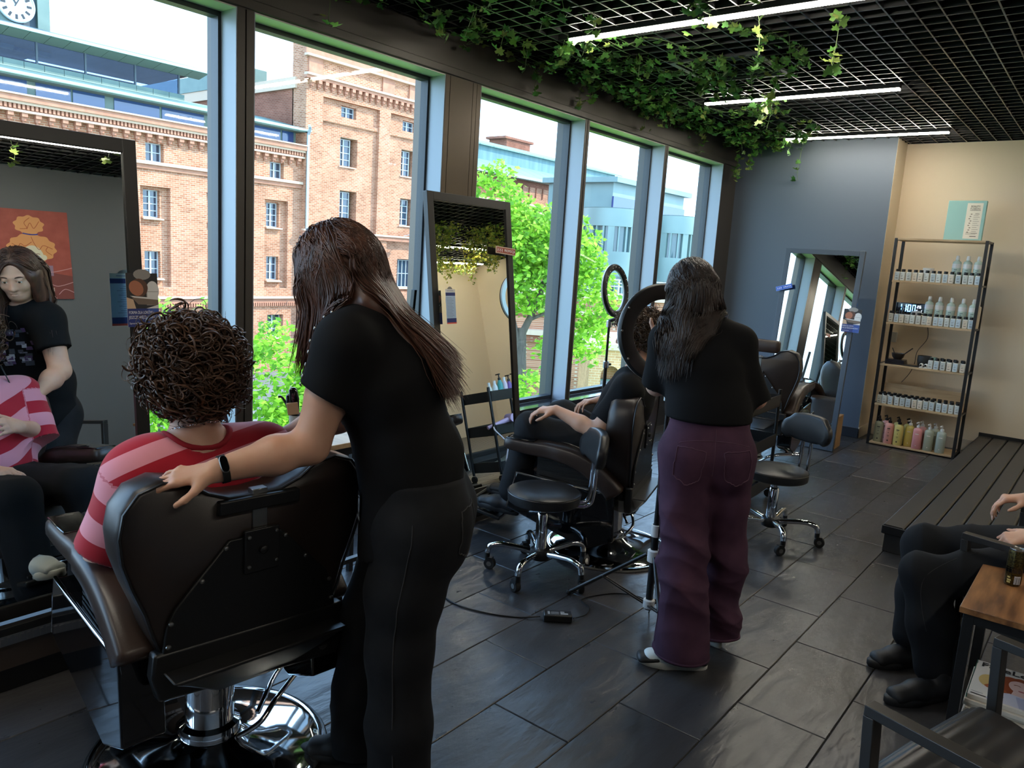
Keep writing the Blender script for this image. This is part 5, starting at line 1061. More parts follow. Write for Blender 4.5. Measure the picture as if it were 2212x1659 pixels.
# ================================================================== lounge armchairs (local: x right, y forward)
def lounge_chair(label, x, y, psi):
    t = thing('armchair', label, 'armchair', (x, y, 0), -math.radians(psi))
    m = M['arm_metal'] if 'arm_metal' in M else M.setdefault('arm_metal', mat('armchair_metal', (40, 37, 35), 0.36, bump=(300, 0.03, 0.001)))
    w = 0.325
    for s in (-1, 1):
        fr = MB(); xx = s * w
        fr.bx(xx - 0.02, xx + 0.02, -0.60, 0.0, 0.60, 0.625)
        fr.build('arm_rail', m, t, bevel=0.002)
        MB().bar((xx, -0.012, 0.60), (xx, -0.05, 0.0), 0.04, 0.026, (0, 1, 0)).build('front_leg', m, t, bevel=0.002)
        MB().bar((xx, -0.59, 0.60), (xx, -0.55, 0.0), 0.04, 0.026, (0, 1, 0)).build('rear_leg', m, t, bevel=0.002)
        MB().bar((xx, -0.04, 0.30), (xx, -0.57, 0.25), 0.022, 0.022).build('side_rail', m, t, bevel=0.002)
    for y_ in (-0.06, -0.52): MB().bx(-w + 0.02, w - 0.02, y_ - 0.012, y_ + 0.012, 0.285, 0.31).build('cross_rail', m, t, bevel=0.002)
    # ribbed shell: seat then back
    prof = bez([(0.02, 0.365), (0.005, 0.405), (-0.05, 0.425), (-0.20, 0.405), (-0.36, 0.385), (-0.46, 0.39), (-0.53, 0.47), (-0.58, 0.62), (-0.62, 0.76), (-0.635, 0.79)], 14)
    rs = []
    n = len(prof)
    for i, p in enumerate(prof):
        a = prof[max(i - 1, 0)]; b = prof[min(i + 1, n - 1)]; d = (b - a).normalized(); nn = Vector((d.y, -d.x, 0)) * -1
        e = 0.0045 * abs(math.sin(i * PI / 5.0)); hw = 0.285
        up = Vector((0, -nn.x, -nn.y)) if False else Vector((0, nn.x, nn.y))
        if up.z < 0 and i < n * 0.5: up = -up
        rs.append((Vector((0, p.x, p.y)), up, e))
    vs = []; fs = []
    for (c, up, e) in rs:
        for u, hgt in ((-0.285, -0.012), (-0.285, 0.002), (-0.26, 0.014 + e * .6), (0, 0.016 + e), (0.26, 0.014 + e * .6), (0.285, 0.002), (0.285, -0.012)):
            vs.append(c + Vector((u, 0, 0)) + up * hgt)
    for j in range(n - 1):
        for i in range(7): fs.append((j * 7 + i, j * 7 + (i + 1) % 7, (j + 1) * 7 + (i + 1) % 7, (j + 1) * 7 + i))
    fs += [tuple(range(7)), tuple(reversed(range((n - 1) * 7, n * 7)))]
    raw('padded_shell', vs, fs, M['leather_black'], t, True).data.set_sharp_from_angle(angle=math.radians(60))
    return t
lounge_chair('black metal lounge armchair with a ribbed leather seat in the near right corner', 2.12, 0.235, 16)
lounge_chair('black metal lounge armchair under the man in black trousers at the right edge', 3.71, 0.30, 12)

# ================================================================== small work table between the mirrors, brush cup
wt = thing('work_table', 'slim wood topped console beside the middle mirror', 'table', (2.02, 2.66, 0))
MB().bx(-0.36, 0.36, -0.17, 0.17, 0.735, 0.757).build('table_top', M['wood_oak'], wt, bevel=0.002)
for x in (-0.345, 0.32):
    for y in (-0.155, 0.13): MB().bx(x, x + 0.025, y, y + 0.025, 0, 0.735).build('leg', M['black_metal'], wt, bevel=0.001)
for y in (-0.155, 0.13): MB().bx(-0.32, 0.32, y, y + 0.025, 0.70, 0.735).build('rail', M['black_metal'], wt); MB().bx(-0.32, 0.32, y, y + 0.025, 0.2, 0.22).build('rail', M['black_metal'], wt)
cp = thing('brush_cup', 'pale cylindrical cup holding black hair brushes, behind the stylist\'s elbow', 'cup', (1.86, 2.55, 0.757))
MB().lathe([(0.001, 0), (0.034, 0), (0.037, 0.004), (0.042, 0.135), (0.044, 0.138), (0.039, 0.138), (0.034, 0.01), (0.001, 0.008)], 32).build('body', mat('cup_grey', (176, 178, 176), 0.4), cp, smooth=50)
def hair_brush(label, base, d, ln, w):
    t = bpy.data.objects.new('hair_brush', None); COL.objects.link(t); tag(t, label, 'brush', 'brushes in the cup'); t.matrix_world = frame_m(base, Vector(d).cross(Vector((0.6, 0.5, 0))) if False else (0.75, -0.6, 0.15), d)
    MB().rings([MB().ring((0, y, 0), Vector((1, 0, 0)), Vector((0, 0, 1)), a, b, 14, 0.7) for y, a, b in ((0, 0.006, 0.006), (ln * 0.45, 0.008, 0.007), (ln * 0.55, w * 0.6, 0.010), (ln * 0.8, w, 0.012), (ln * 0.97, w * 0.8, 0.010), (ln, w * 0.4, 0.006))]).build('handle', M['black_gloss'], t, smooth=60)
    return t
b_ = hair_brush('black paddle brush standing head up in the cup', (1.865, 2.545, 0.775), (-0.10, 0.02, 1), 0.235, 0.020)
b_ = hair_brush('black brush with pale bristles leaning to the right in the cup', (1.86, 2.555, 0.775), (0.14, -0.16, 1), 0.21, 0.026)
MB().box((0, 0.15, 0.016), (0.045, 0.05, 0.014)).build('bristles', mat('bristle', (186, 150, 118), 0.8), b_, bevel=0.003)
t = thing('tail_comb', 'black tail comb hooked over the cup rim', 'comb', (1.84, 2.565, 0.80)); MB().tube(bez([(0, 0, 0), (-0.01, 0.01, 0.10), (-0.03, 0.03, 0.16), (-0.045, 0.04, 0.165)], 5), 0.005, 6).build('handle', M['black'], t, smooth=60)

# ================================================================== ring lights
def ring_light(label, cen, az, R_, band, tripod, h_hub, white, y_feet=0.0, legs=(20, 140, 260), spread=0.30):
    t = thing('ring_light', label, 'ring light', (tripod[0], tripod[1], 0))
    c = Vector(cen) - Vector((tripod[0], tripod[1], 0)); n = Vector((math.cos(math.radians(az)), math.sin(math.radians(az)), -0.12)).normalized()
    ri = R_ - band
    prof = [(ri, -0.012), (ri + 0.008, -0.016), (R_ - 0.008, -0.016), (R_, -0.008), (R_, 0.008)]
    a = n.orthogonal().normalized(); b = n.cross(a)
    def ringset(pr, cl):
        rs = []
        for i in range(64):
            u = 2 * PI * i / 64; d = a * math.cos(u) + b * math.sin(u); rs.append([c + d * r + n * z for r, z in pr])
        return rs
    MB().rings(ringset([(ri, -0.012), (ri + 0.008, -0.018), (R_ - 0.008, -0.018), (R_, -0.010), (R_, 0.0), (ri, 0.0)], 1), closed=True).build('ring_back', M['black'], t, smooth=45)
    MB().rings(ringset([(ri - 0.001, 0.0), (R_ + 0.001, 0.0), (R_ - 0.002, 0.012), (ri + 0.002, 0.012)], 1), closed=True).build('ring_diffuser', mat('ring_diffuser', (226, 232, 236), 0.4) if 'rd' not in M else M['rd'], t, smooth=45); M['rd'] = bpy.data.materials['ring_diffuser']
    if not white:
        for i in range(22):
            u = 2 * PI * i / 22; p = c + (a * math.cos(u) + b * math.sin(u)) * (ri + band * 0.5)
            MB().lathe([(0.0035, 0.0), (0.003, 0.002), (0.0005, 0.0025)], 8, p - n * 0.018, -n).build('screw', M['white_plastic'], t)
    else:
        for u in (2.2, 2.75, 3.3, 3.9, 4.4):
            p = c + (a * math.cos(u) + b * math.sin(u)) * (R_ - 0.012); MB().lathe([(0.006, 0), (0.005, 0.003), (0.001, 0.004)], 8, p - n * 0.016, -n).build('vent_screw', M['steel'], t)
    low = c - Vector((0, 0, R_ - band / 2)) * 1.0
    top = Vector((0, 0, low.z - 0.05)); hub = Vector((0, 0, h_hub))
    MB().tube([low + Vector((0, 0, 0.01)) - n * 0.02, low - n * 0.03 + Vector((0, 0, -0.03)), top], 0.014, 10).build('tilt_joint', M['black'], t, smooth=60)
    jm = M['white_plastic'] if white else M['chrome']
    z = top.z; MB().cyl((0, 0, z - 0.30), (0, 0, z), 0.009, n=12).build('upper_pole', M['black_metal'], t, smooth=40)
    MB().cyl((0, 0, z - 0.65), (0, 0, z - 0.28), 0.0125, n=12).build('middle_pole', M['black_metal'], t, smooth=40)
    MB().cyl((0, 0, 0.045), (0, 0, z - 0.60), 0.016, n=14).build('main_pole', M['black_metal'], t, smooth=40)
    for zz, hh in ((z - 0.02, 0.05), (z - 0.30, 0.05), (z - 0.63, 0.06)):
        MB().lathe([(0.012, zz - hh / 2), (0.021, zz - hh / 2 + 0.004), (0.021, zz + hh / 2 - 0.004), (0.012, zz + hh / 2)], 16).build('pole_clamp', jm, t, smooth=40)
        MB().cyl((0.015, 0.0, zz), (0.045, -0.01, zz), 0.009, n=10).build('clamp_knob', M['black'], t, smooth=40)
    MB().lathe([(0.017, h_hub - 0.03), (0.027, h_hub - 0.025), (0.027, h_hub + 0.025), (0.017, h_hub + 0.03)], 16).build('leg_collar', jm, t, smooth=40)
    MB().lathe([(0.017, 0.05), (0.026, 0.055), (0.026, 0.09), (0.017, 0.095)], 16).build('brace_collar', jm, t, smooth=40)
    for d_ in legs:
        e = Vector((math.cos(math.radians(d_)), math.sin(math.radians(d_)), 0)); f = e * spread + Vector((0, 0, 0.012)); k = hub + e * 0.03
        MB().tube([k, f], 0.0095, 8).build('leg', M['black_metal'], t, smooth=60)
        MB().ball(f, 0.014, 10, 6).build('foot', M['rubber'], t, smooth=80)
        mid = k + (f - k) * 0.55
        for s in (-1, 1):
            o_ = e.cross(Vector((0, 0, 1))) * 0.008 * s
            MB().tube([Vector((0, 0, 0.07)) + e * 0.025 + o_, mid + o_], 0.0045, 6).build('brace', M['black_metal'], t, smooth=60)
    return t
rl1 = ring_light('big black ring light on a tripod between the man and the stylist in purple jeans', (3.06, 1.575, 1.285), 55, 0.222, 0.07, (2.985, 1.485), 0.30, True, legs=(98, 218, 338), spread=0.40)
text('lettering', 'FLUX-MIK', 0.02, ink((70, 70, 74)), rl1, frame_m(Vector((3.06, 1.575, 1.285)) - Vector((2.985, 1.485, 0)) + Vector((-0.10, 0.07, -0.14)) - Vector((0.57, 0.81, -0.12)) * 0.021, (0.55, -0.45, -0.70), (0.55, -0.3, 0.75)), 0.0002, 'CENTER') if False else None
ring_light('small black ring light on a tripod in front of the last windows', (4.49, 2.705, 1.395), 94, 0.178, 0.041, (4.50, 2.735), 0.35, False, legs=(30, 150, 270), spread=0.34)

# ================================================================== trolley behind the stylist (seen in the middle mirror)
tr_ = thing('trolley', 'black wheeled trolley with trays, hidden behind the stylist and seen in the mirror', 'trolley', (5.02, 1.95, 0), 0.05)
for x in (-0.30, 0.30):
    for y in (-0.16, 0.16): MB().cyl((x, y, 0.06), (x, y, 0.78), 0.012, n=10).build('post', M['black_metal'], tr_, smooth=40); MB().cyl((x - 0.01, y, 0.028), (x + 0.01, y, 0.028), 0.028, n=16).build('wheel', M['rubber'], tr_)
for z in (0.08, 0.38, 0.66):
    b = MB().bx(-0.29, 0.29, -0.17, 0.17, z, z + 0.006)
    b.bx(-0.29, 0.29, -0.17, -0.165, z, z + 0.085).bx(-0.29, 0.29, 0.165, 0.17, z, z + 0.085).bx(-0.29, -0.285, -0.17, 0.17, z, z + 0.085).bx(0.285, 0.29, -0.17, 0.17, z, z + 0.085); b.build('tray', M['black_metal'], tr_)
k = 0
for x, y, h, c, p in ((-0.22, 0.08, 0.12, (206, 206, 190), 0), (-0.17, 0.1, 0.13, (206, 214, 214), 0), (-0.10, 0.1, 0.16, (60, 150, 150), 1), (-0.04, 0.1, 0.15, (214, 196, 206), 0), (0.02, 0.1, 0.14, (110, 80, 150), 1), (0.09, 0.1, 0.15, (60, 150, 170), 1), (0.16, 0.1, 0.13, (210, 60, 80), 1)):
    t = thing('pump_bottle', ['short cream bottle', 'pale grey bottle', 'teal pump bottle', 'pale pink bottle', 'violet pump bottle', 'turquoise pump bottle', 'red pump bottle'][k] + ' on the trolley, seen in the middle mirror', 'bottle', (5.02 + x, 1.95 + y, 0.666), 0, 'bottles on the trolley'); k += 1
    MB().lathe([(0.001, 0), (0.024, 0), (0.024, h * 0.8), (0.012, h)], 16).build('body', mat('trolley_bottle', c, 0.35), t, smooth=40)
    if p: MB().cyl((0, 0, h), (0, 0, h + 0.05), 0.005, n=8).bar((0, 0.01, h + 0.05), (0, -0.03, h + 0.048), 0.014, 0.01).cyl((0, 0, h), (0, 0, h + 0.02), 0.012, n=12).build('pump', M['black'], t)
    else: MB().cyl((0, 0, h), (0, 0, h + 0.03), 0.012, n=12).build('cap', M['white_plastic'], t, smooth=40)
t = thing('hair_dryer', 'pale lilac hair dryer lying on the trolley, seen in the middle mirror', 'dryer', (4.90, 2.06, 0.47), 0.3); m_li = mat('lilac', (196, 168, 196), 0.35)
MB().cyl((0.03, 0, 0.03), (0.03, 0.10, 0.03), 0.036, n=24).build('barrel', m_li, t, smooth=40); MB().cyl((0.0, 0.05, 0.02), (-0.20, 0.04, -0.02), 0.021, 0.016, 16).build('handle', m_li, t, smooth=40)
t = MB().tube(bez([(4.70, 2.10, 0.45), (4.66, 2.15, 0.42), (4.72, 2.2, 0.30), (4.70, 2.18, 0.15), (4.80, 2.2, 0.03), (5.1, 2.2, 0.015), (5.3, 2.3, 0.012)], 7), 0.006, 6).build('dryer_cord', mat('cord_white', (214, 206, 214), 0.5), smooth=60); tag(t, 'pale dryer cord hanging from the trolley', 'cord')
t = thing('towel', 'folded grey green towel on the lowest trolley tray', 'towel', (5.0, 1.97, 0.088)); MB().rings([MB().ring((x, 0, 0.045 + 0.015 * math.sin(9 * x)), Vector((0, 1, 0)), Vector((0, 0, 1)), 0.12, 0.04 + 0.01 * math.sin(14 * x), 20, 0.6) for x in [-0.2 + 0.05 * i for i in range(9)]]).build('cloth', mat('towel_grey', (92, 100, 92), 0.9), t, smooth=70)
# ================================================================== power adapter and cables on the floor
ad = thing('power_adapter', 'black power adapter lying on the floor tiles', 'adapter', (2.672, 1.765, 0), math.radians(-50))
MB().bx(-0.063, 0.063, -0.028, 0.028, 0.001, 0.034).build('body', M['black'], ad, bevel=0.005); flat_print('sticker', ad, Matrix.Translation((0, 0, 0.0342)), [(rect(-0.045, -0.035, -0.014, 0.014), ink((150, 150, 150)))] + [(rect(-0.03, 0.005, -0.012 + 0.006 * k, -0.009 + 0.006 * k), ink((140, 140, 140))) for k in range(4)] + [(rect(0.012, 0.045, -0.014, -0.004), ink((170, 170, 170))), (rect(0.012, 0.03, 0.0, 0.012), ink((150, 150, 150)))], 0.0001)
t = MB().tube(bez([(2.60, 2.6, 0.004), (2.50, 2.35, 0.004), (2.455, 2.17, 0.004), (2.50, 2.0, 0.004), (2.57, 1.89, 0.004), (2.625, 1.825, 0.012)], 7), 0.0035, 6).build('power_cable', M['black'], smooth=60); tag(t, 'black power cable running along the floor to the left of the adapter', 'cable')
t = MB().tube(bez([(2.718, 1.71, 0.012), (2.80, 1.70, 0.004), (2.87, 1.725, 0.004), (2.93, 1.80, 0.004), (3.1, 1.72, 0.004), (3.15, 1.60, 0.004), (3.03, 1.50, 0.02), (2.97, 1.46, 0.5), (2.975, 1.455, 0.85)], 7), 0.003, 6).build('power_cable', M['black'], smooth=60); tag(t, 'thin black cable running from the adapter up the ring light tripod', 'cable')
t = thing('cardboard_box', 'narrow brown cardboard box wedged behind the grey mirror', 'box', (7.42, 1.93, 0), 0.05); MB().bx(-0.08, 0.13, 0.0, 0.10, 0.0, 0.30).build('box_body', mat('cardboard', (150, 116, 78), 0.8, noise=(5, 5), col2=(170, 134, 92)), t, bevel=0.002); MB().bx(-0.08, 0.13, -0.001, 0.03, 0.30, 0.304).build('flap', bpy.data.materials['cardboard'], t)
# ================================================================== people: smooth implicit bodies turned into one continuous surface
def V3(*a): return np.array(a, float)
def unit(v): v = np.asarray(v, float); return v / np.linalg.norm(v)
class Prim:
    """elliptical tapered cone between p0 and p1; a0/b0, a1/b1 are the radii along `side` and across it"""
    def __init__(s, p0, p1, r0, r1=None, side=None, k=0.02, sub=False, cut=None, cap=1.0, floor=None):
        s.p0 = np.asarray(p0, float); s.p1 = np.asarray(p1, float); r1 = r0 if r1 is None else r1
        s.r0 = r0 if isinstance(r0, tuple) else (r0, r0); s.r1 = r1 if isinstance(r1, tuple) else (r1, r1)
        s.k = k; s.sub = sub; s.cut = cut or []; s.cap = cap
        d = s.p1 - s.p0; s.L = np.linalg.norm(d)
        s.d = d / s.L if s.L > 1e-6 else V3(0, 0, 1)
        if side is None: side = np.cross(s.d, V3(0.3, 0.2, 0.9) if abs(s.d[2]) < 0.9 else V3(1, 0, 0))
        a = np.asarray(side, float); a = a - s.d * a.dot(s.d); s.a = unit(a); s.b = np.cross(s.d, s.a)
        s.rm = max(*s.r0, *s.r1)
    def box(s, m):
        r = s.rm * max(1, s.cap) + m + s.k; return np.minimum(s.p0, s.p1) - r, np.maximum(s.p0, s.p1) + r
    def ev(s, X, Y, Z):
        x = X - s.p0[0]; y = Y - s.p0[1]; z = Z - s.p0[2]
        t = x * s.d[0] + y * s.d[1] + z * s.d[2]; h = np.clip(t, 0, s.L) if s.L > 1e-6 else np.zeros_like(t)
        f = h / s.L if s.L > 1e-6 else h
        ra = s.r0[0] + (s.r1[0] - s.r0[0]) * f; rb = s.r0[1] + (s.r1[1] - s.r0[1]) * f
        u = (x * s.a[0] + y * s.a[1] + z * s.a[2]) / ra; v = (x * s.b[0] + y * s.b[1] + z * s.b[2]) / rb; rc = np.minimum(ra, rb) * s.cap; w = (t - h) / rc
        d = (np.sqrt(u * u + v * v + w * w) - 1) * np.minimum(ra, rb)
        for q, n in s.cut: d = np.maximum(d, (X - q[0]) * n[0] + (Y - q[1]) * n[1] + (Z - q[2]) * n[2])
        return d
def ellipsoid(c, axes, r, k=0.015, sub=False):
    """axes: 3 unit vectors; r: radii"""
    p = Prim(c, c, (r[0], r[1]), (r[0], r[1]), side=axes[0], k=k, sub=sub)
    p.d = np.asarray(axes[2], float); p.a = np.asarray(axes[0], float); p.b = np.asarray(axes[1], float); p.cap = r[2] / min(r[0], r[1]); p.rm = max(r); return p
def chain(pts, rs, side=None, k=0.02, **kw):
    return [Prim(pts[i], pts[i + 1], rs[i], rs[i + 1], side, k, **kw) for i in range(len(pts) - 1)]
def surface(prims, res, planes=()):
    """signed distance on a grid, then naive surface nets -> V, F(quads), N"""
    lo = np.min([p.box(3 * res)[0] for p in prims if not p.sub], 0); hi = np.max([p.box(3 * res)[1] for p in prims if not p.sub], 0)
    n = np.ceil((hi - lo) / res).astype(int) + 2
    D = np.full(n, 0.5, np.float32)
    for p in prims:
        a, b = p.box(4 * res); i0 = np.maximum(((a - lo) / res).astype(int), 0); i1 = np.minimum(((b - lo) / res).astype(int) + 2, n)
        if np.any(i1 <= i0): continue
        sl = tuple(slice(i0[j], i1[j]) for j in range(3))
        ax = [lo[j] + res * np.arange(i0[j], i1[j]) for j in range(3)]
        X, Y, Z = ax[0][:, None, None], ax[1][None, :, None], ax[2][None, None, :]
        d = p.ev(X, Y, Z).astype(np.float32); g = D[sl]; k = p.k
        if p.sub:
            h = np.clip(0.5 - 0.5 * (g + d) / k, 0, 1); D[sl] = g * (1 - h) + (-d) * h + k * h * (1 - h)
        else:
            h = np.clip(0.5 + 0.5 * (d - g) / k, 0, 1); D[sl] = d * (1 - h) + g * h - k * h * (1 - h)
    if planes:
        X = (lo[0] + res * np.arange(n[0]))[:, None, None]; Y = (lo[1] + res * np.arange(n[1]))[None, :, None]; Z = (lo[2] + res * np.arange(n[2]))[None, None, :]
        for q, nn in planes: D = np.maximum(D, (X - q[0]) * nn[0] + (Y - q[1]) * nn[1] + (Z - q[2]) * nn[2]).astype(np.float32)
    S = D < 0
    c = np.zeros(n - 1, np.int8)
    for dx in (0, 1):
        for dy in (0, 1):
            for dz in (0, 1): c += S[dx:n[0] - 1 + dx, dy:n[1] - 1 + dy, dz:n[2] - 1 + dz]
    I = np.argwhere((c > 0) & (c < 8)); idx = np.full(n - 1, -1, np.int32); idx[I[:, 0], I[:, 1], I[:, 2]] = np.arange(len(I))
    acc = np.zeros((len(I), 3)); cnt = np.zeros(len(I))
    cor = [(dx, dy, dz) for dx in (0, 1) for dy in (0, 1) for dz in (0, 1)]
    dv = {c_: D[I[:, 0] + c_[0], I[:, 1] + c_[1], I[:, 2] + c_[2]] for c_ in cor}
    for a in cor:
        for j in range(3):
            if a[j]: continue
            b = list(a); b[j] = 1; b = tuple(b); x, y = dv[a], dv[b]; m = (x < 0) != (y < 0)
            t = np.where(m, x / np.where(x == y, 1, x - y), 0); pt = np.tile(np.array(a, float), (len(I), 1)); pt[:, j] = t
            acc[m] += pt[m]; cnt[m] += 1
    V = lo + res * (I + acc / np.maximum(cnt, 1)[:, None])
    F = []
    for j in range(3):
        k1, k2 = (j + 1) % 3, (j + 2) % 3
        s0 = [slice(1, n[q] - 1) for q in range(3)]; s0[j] = slice(0, n[j] - 1); s1 = list(s0); s1[j] = slice(1, n[j])
        A = S[tuple(s0)]; B = S[tuple(s1)]
        E = np.argwhere(A != B); off = np.array([1, 1, 1]); off[j] = 0; E = E + off
        if not len(E): continue
        def g(u, v):
            q = E.copy(); q[:, k1] -= u; q[:, k2] -= v; return idx[q[:, 0], q[:, 1], q[:, 2]]
        q = np.stack([g(0, 0), g(1, 0), g(1, 1), g(0, 1)], 1)
        fl = ~S[E[:, 0], E[:, 1], E[:, 2]]
        q[fl] = q[fl][:, ::-1]; F.append(q)
    F = np.concatenate(F); F = F[(F >= 0).all(1)][:, ::-1]
    for _ in range(2):      # light smoothing
        a = np.zeros_like(V); w = np.zeros(len(V))
        for i in range(4):
            np.add.at(a, F[:, i], V[F[:, (i + 1) % 4]]); np.add.at(w, F[:, i], 1)
        V = V * 0.5 + 0.5 * a / np.maximum(w, 1)[:, None]
    return V, F
def vnormals(V, F):
    n = np.cross(V[F[:, 2]] - V[F[:, 0]], V[F[:, 3]] - V[F[:, 1]]); N = np.zeros_like(V)
    for i in range(4): np.add.at(N, F[:, i], n)
    return N / np.maximum(np.linalg.norm(N, axis=1), 1e-12)[:, None]
def skin(name, prims, res, m, parent, origin=(0, 0, 0), disp=None, planes=(), attr=None):
    V, F = surface(prims, res, planes)
    N = vnormals(V, F)
    if np.einsum('ij,ij->i', N, V - V.mean(0)).mean() < 0: F = F[:, ::-1]; N = -N
    if disp is not None: V = V + N * disp(V, N)[:, None]
    o = npmesh(name, V - np.asarray(origin), F, m, parent, True)
    if attr:
        for nm, fn in attr.items():
            at = o.data.attributes.new(nm, 'FLOAT', 'POINT'); at.data.foreach_set('value', fn(V).astype(np.float32))
    return o
def folds(amp, seeds=0, sc=1.0, direc=(0.4, 0.3, 1.0)):
    g = np.random.default_rng(seeds); ws = [(unit(g.normal(size=3) * V3(1, 1, 1) + np.asarray(direc) * 1.2) * f * sc, g.random() * 6.3, a) for f, a in ((22, 1.0), (37, 0.7), (58, 0.45), (90, 0.25))]
    w2 = [(unit(g.normal(size=3)) * 9, g.random() * 6) for _ in range(2)]
    def f(V, N):
        warp = sum(np.sin(V @ w + p) for w, p in w2) * 0.9
        mask = 0.5 + 0.5 * np.sin(V @ (w2[0][0] * 0.8) + 1.3)
        return amp * mask * sum(a * (1 - np.abs(np.sin(V @ w * 0.5 + p + warp)) * 2) for w, p, a in ws)
    return f
def head_prims(c, f, u, s=1.0, k=0.012):
    f = unit(f); u = unit(np.asarray(u) - f * np.dot(u, f)); r = np.cross(f, u); c = np.asarray(c, float)
    P = lambda x, y, z: c + s * (r * x + f * y + u * z)
    E = lambda x, y, z, a, b, e, kk=k, sub=False: ellipsoid(P(x, y, z), (r, f, u), (a * s, b * s, e * s), kk, sub)
    L = [E(0, -.012, .028, .076, .096, .086, .02), E(0, .028, -.03, .063, .066, .082, .03), E(0, .048, -.085, .036, .038, .026, .03), E(0, -.03, -.03, .058, .06, .06, .03),
         E(-.036, .066, -.028, .024, .022, .022, .02), E(.036, .066, -.028, .024, .022, .022, .02), E(0, .080, .020, .052, .014, .010, .012),
         E(-.031, .098, .002, .017, .012, .011, .008, True), E(.031, .098, .002, .017, .012, .011, .008, True),
         Prim(P(0, .088, .008), P(0, .106, -.034), .008 * s, .0115 * s, k=.010), E(-.011, .098, -.037, .008, .008, .007, .006), E(.011, .098, -.037, .008, .008, .007, .006),
         E(0, .090, -.058, .023, .010, .0055, .006), E(0, .089, -.068, .020, .010, .0065, .006), E(0, .085, -.0625, .022, .014, .0016, .003, True)]
    for sx in (-1, 1):
        L += [E(sx * .031, .0872, .0075, .0150, .0112, .0078, .003), E(sx * .031, .0868, -.0065, .0140, .0100, .0050, .003), ellipsoid(P(sx * .077, -.006, -.004), (unit(r * .9 * sx - f * .5), unit(f * .9 + r * .5 * sx), u), (.007 * s, .018 * s, .032 * s), .006)]
    return L, P, (r, f, u)
def face_bits(parent, P, axes, s, origin, brow):
    r, f, u = axes
    for sx in (-1, 1):
        c = P(sx * .031, .083, .002) - origin
        e = MB().ball(c, .0118 * s, 14, 10).build('eye', M['eye_white'], parent, smooth=179)
        q = c + f * .0098 * s - u * .002 * s; MB().lathe([(0.0058 * s, 0), (0.005 * s, 0.0016), (0.001, 0.0024)], 14, q, tuple(f)).build('iris', M['iris'], e, smooth=50)
        MB().tube([P(sx * (.016 + .008 * i), .0945 - .006 * (i / 4) ** 2 * 2, .021 + .004 * math.sin(i / 4 * PI)) - origin for i in range(5)], [.0022, .0032, .0034, .003, .0015], 6).build('eyebrow', brow, parent, smooth=80)
def hand_prims(w, d, n, thumb, curls, s=1.0, spread=(0.16, 0.05, -0.06, -0.17), tcurl=0.25, k=0.006, toff=0.75):
    """w wrist, d finger direction, n back-of-hand normal, thumb = +1/-1 side (along cross(d,n)); curls radians per joint for 4 fingers"""
    d = unit(d); n = unit(np.asarray(n) - d * np.dot(n, d)); x = np.cross(d, n) * thumb; w = np.asarray(w, float)
    L = [Prim(w, w + d * .030 * s, (.026 * s, .017 * s), (.030 * s, .016 * s), x, .012), Prim(w + d * .025 * s + x * .012 * s, w + d * .082 * s + x * .026 * s, (.017 * s, .0145 * s), (.0145 * s, .0115 * s), x, .012),
         Prim(w + d * .025 * s, w + d * .084 * s + x * .004 * s, (.018 * s, .0145 * s), (.015 * s, .0118 * s), x, .012), Prim(w + d * .025 * s - x * .012 * s, w + d * .075 * s - x * .024 * s, (.016 * s, .0135 * s), (.0135 * s, .0108 * s), x, .012)]
    lens = ((.043, .026, .021), (.047, .030, .022), (.043, .028, .021), (.034, .021, .018)); rad = (.0088, .0090, .0086, .0076); xs = (.029, .010, -.010, -.028); ys = (.086, .089, .085, .077)
    tips = []
    for i in range(4):
        p = w + d * ys[i] * s + x * xs[i] * s; dd = unit(d + x * spread[i]); nn = n; rr = rad[i] * s
        L.append(ellipsoid(p + n * .002 * s, (x, d, n), (.0095 * s, .011 * s, .0105 * s), .006))
        c = curls[i]
        for j in range(3):
            a = c[j]; d2 = dd * math.cos(a) - nn * math.sin(a); n2 = nn * math.cos(a) + dd * math.sin(a); dd, nn = unit(d2), unit(n2)
            q = p + dd * lens[i][j] * s; r1 = rr * (0.94 if j < 2 else 0.84); L.append(Prim(p, q, rr, r1, k=.0045 if j else .007)); p = q; rr = r1
        tips.append((p, dd, nn, rr))
    p = w + d * .022 * s + x * .026 * s - n * .004 * s; dd = unit(d * .62 + x * toff - n * .30)
    L.append(Prim(w + d * .012 * s + x * .012 * s, p + dd * .02 * s, .017 * s, .0135 * s, k=.014))
    for ln, r0, r1, a in ((.036, .0125, .0105, 0), (.030, .0102, .0095, tcurl), (.024, .0095, .0078, tcurl)):
        dd = unit(dd * math.cos(a) - x * math.sin(a) * .8 + d * math.sin(a) * .6); q = p + dd * ln * s; L.append(Prim(p, q, r0 * s, r1 * s, k=.006)); p = q
    tips.append((p, dd, unit(x * .6 + n * .5), .0080 * s))
    return L, tips
def nails(parent, tips, origin, m, s=1.0):
    for p, d, n, r in tips:
        d = unit(d); n = unit(n - d * np.dot(n, d)); x = np.cross(d, n); c = p + d * r * 0.35 + n * r * 0.80
        vs = []; 
        for i in range(-2, 3):
            for j in range(-2, 3):
                vs.append(c + x * (i * r * .34) + d * (j * r * .42) - n * (abs(i) ** 2 * r * .075 + (j > 1) * r * .12) - origin)
        fs = [(a * 5 + b, a * 5 + b + 1, (a + 1) * 5 + b + 1, (a + 1) * 5 + b) for a in range(4) for b in range(4)]
        raw('fingernail', vs, fs, m, parent, True)
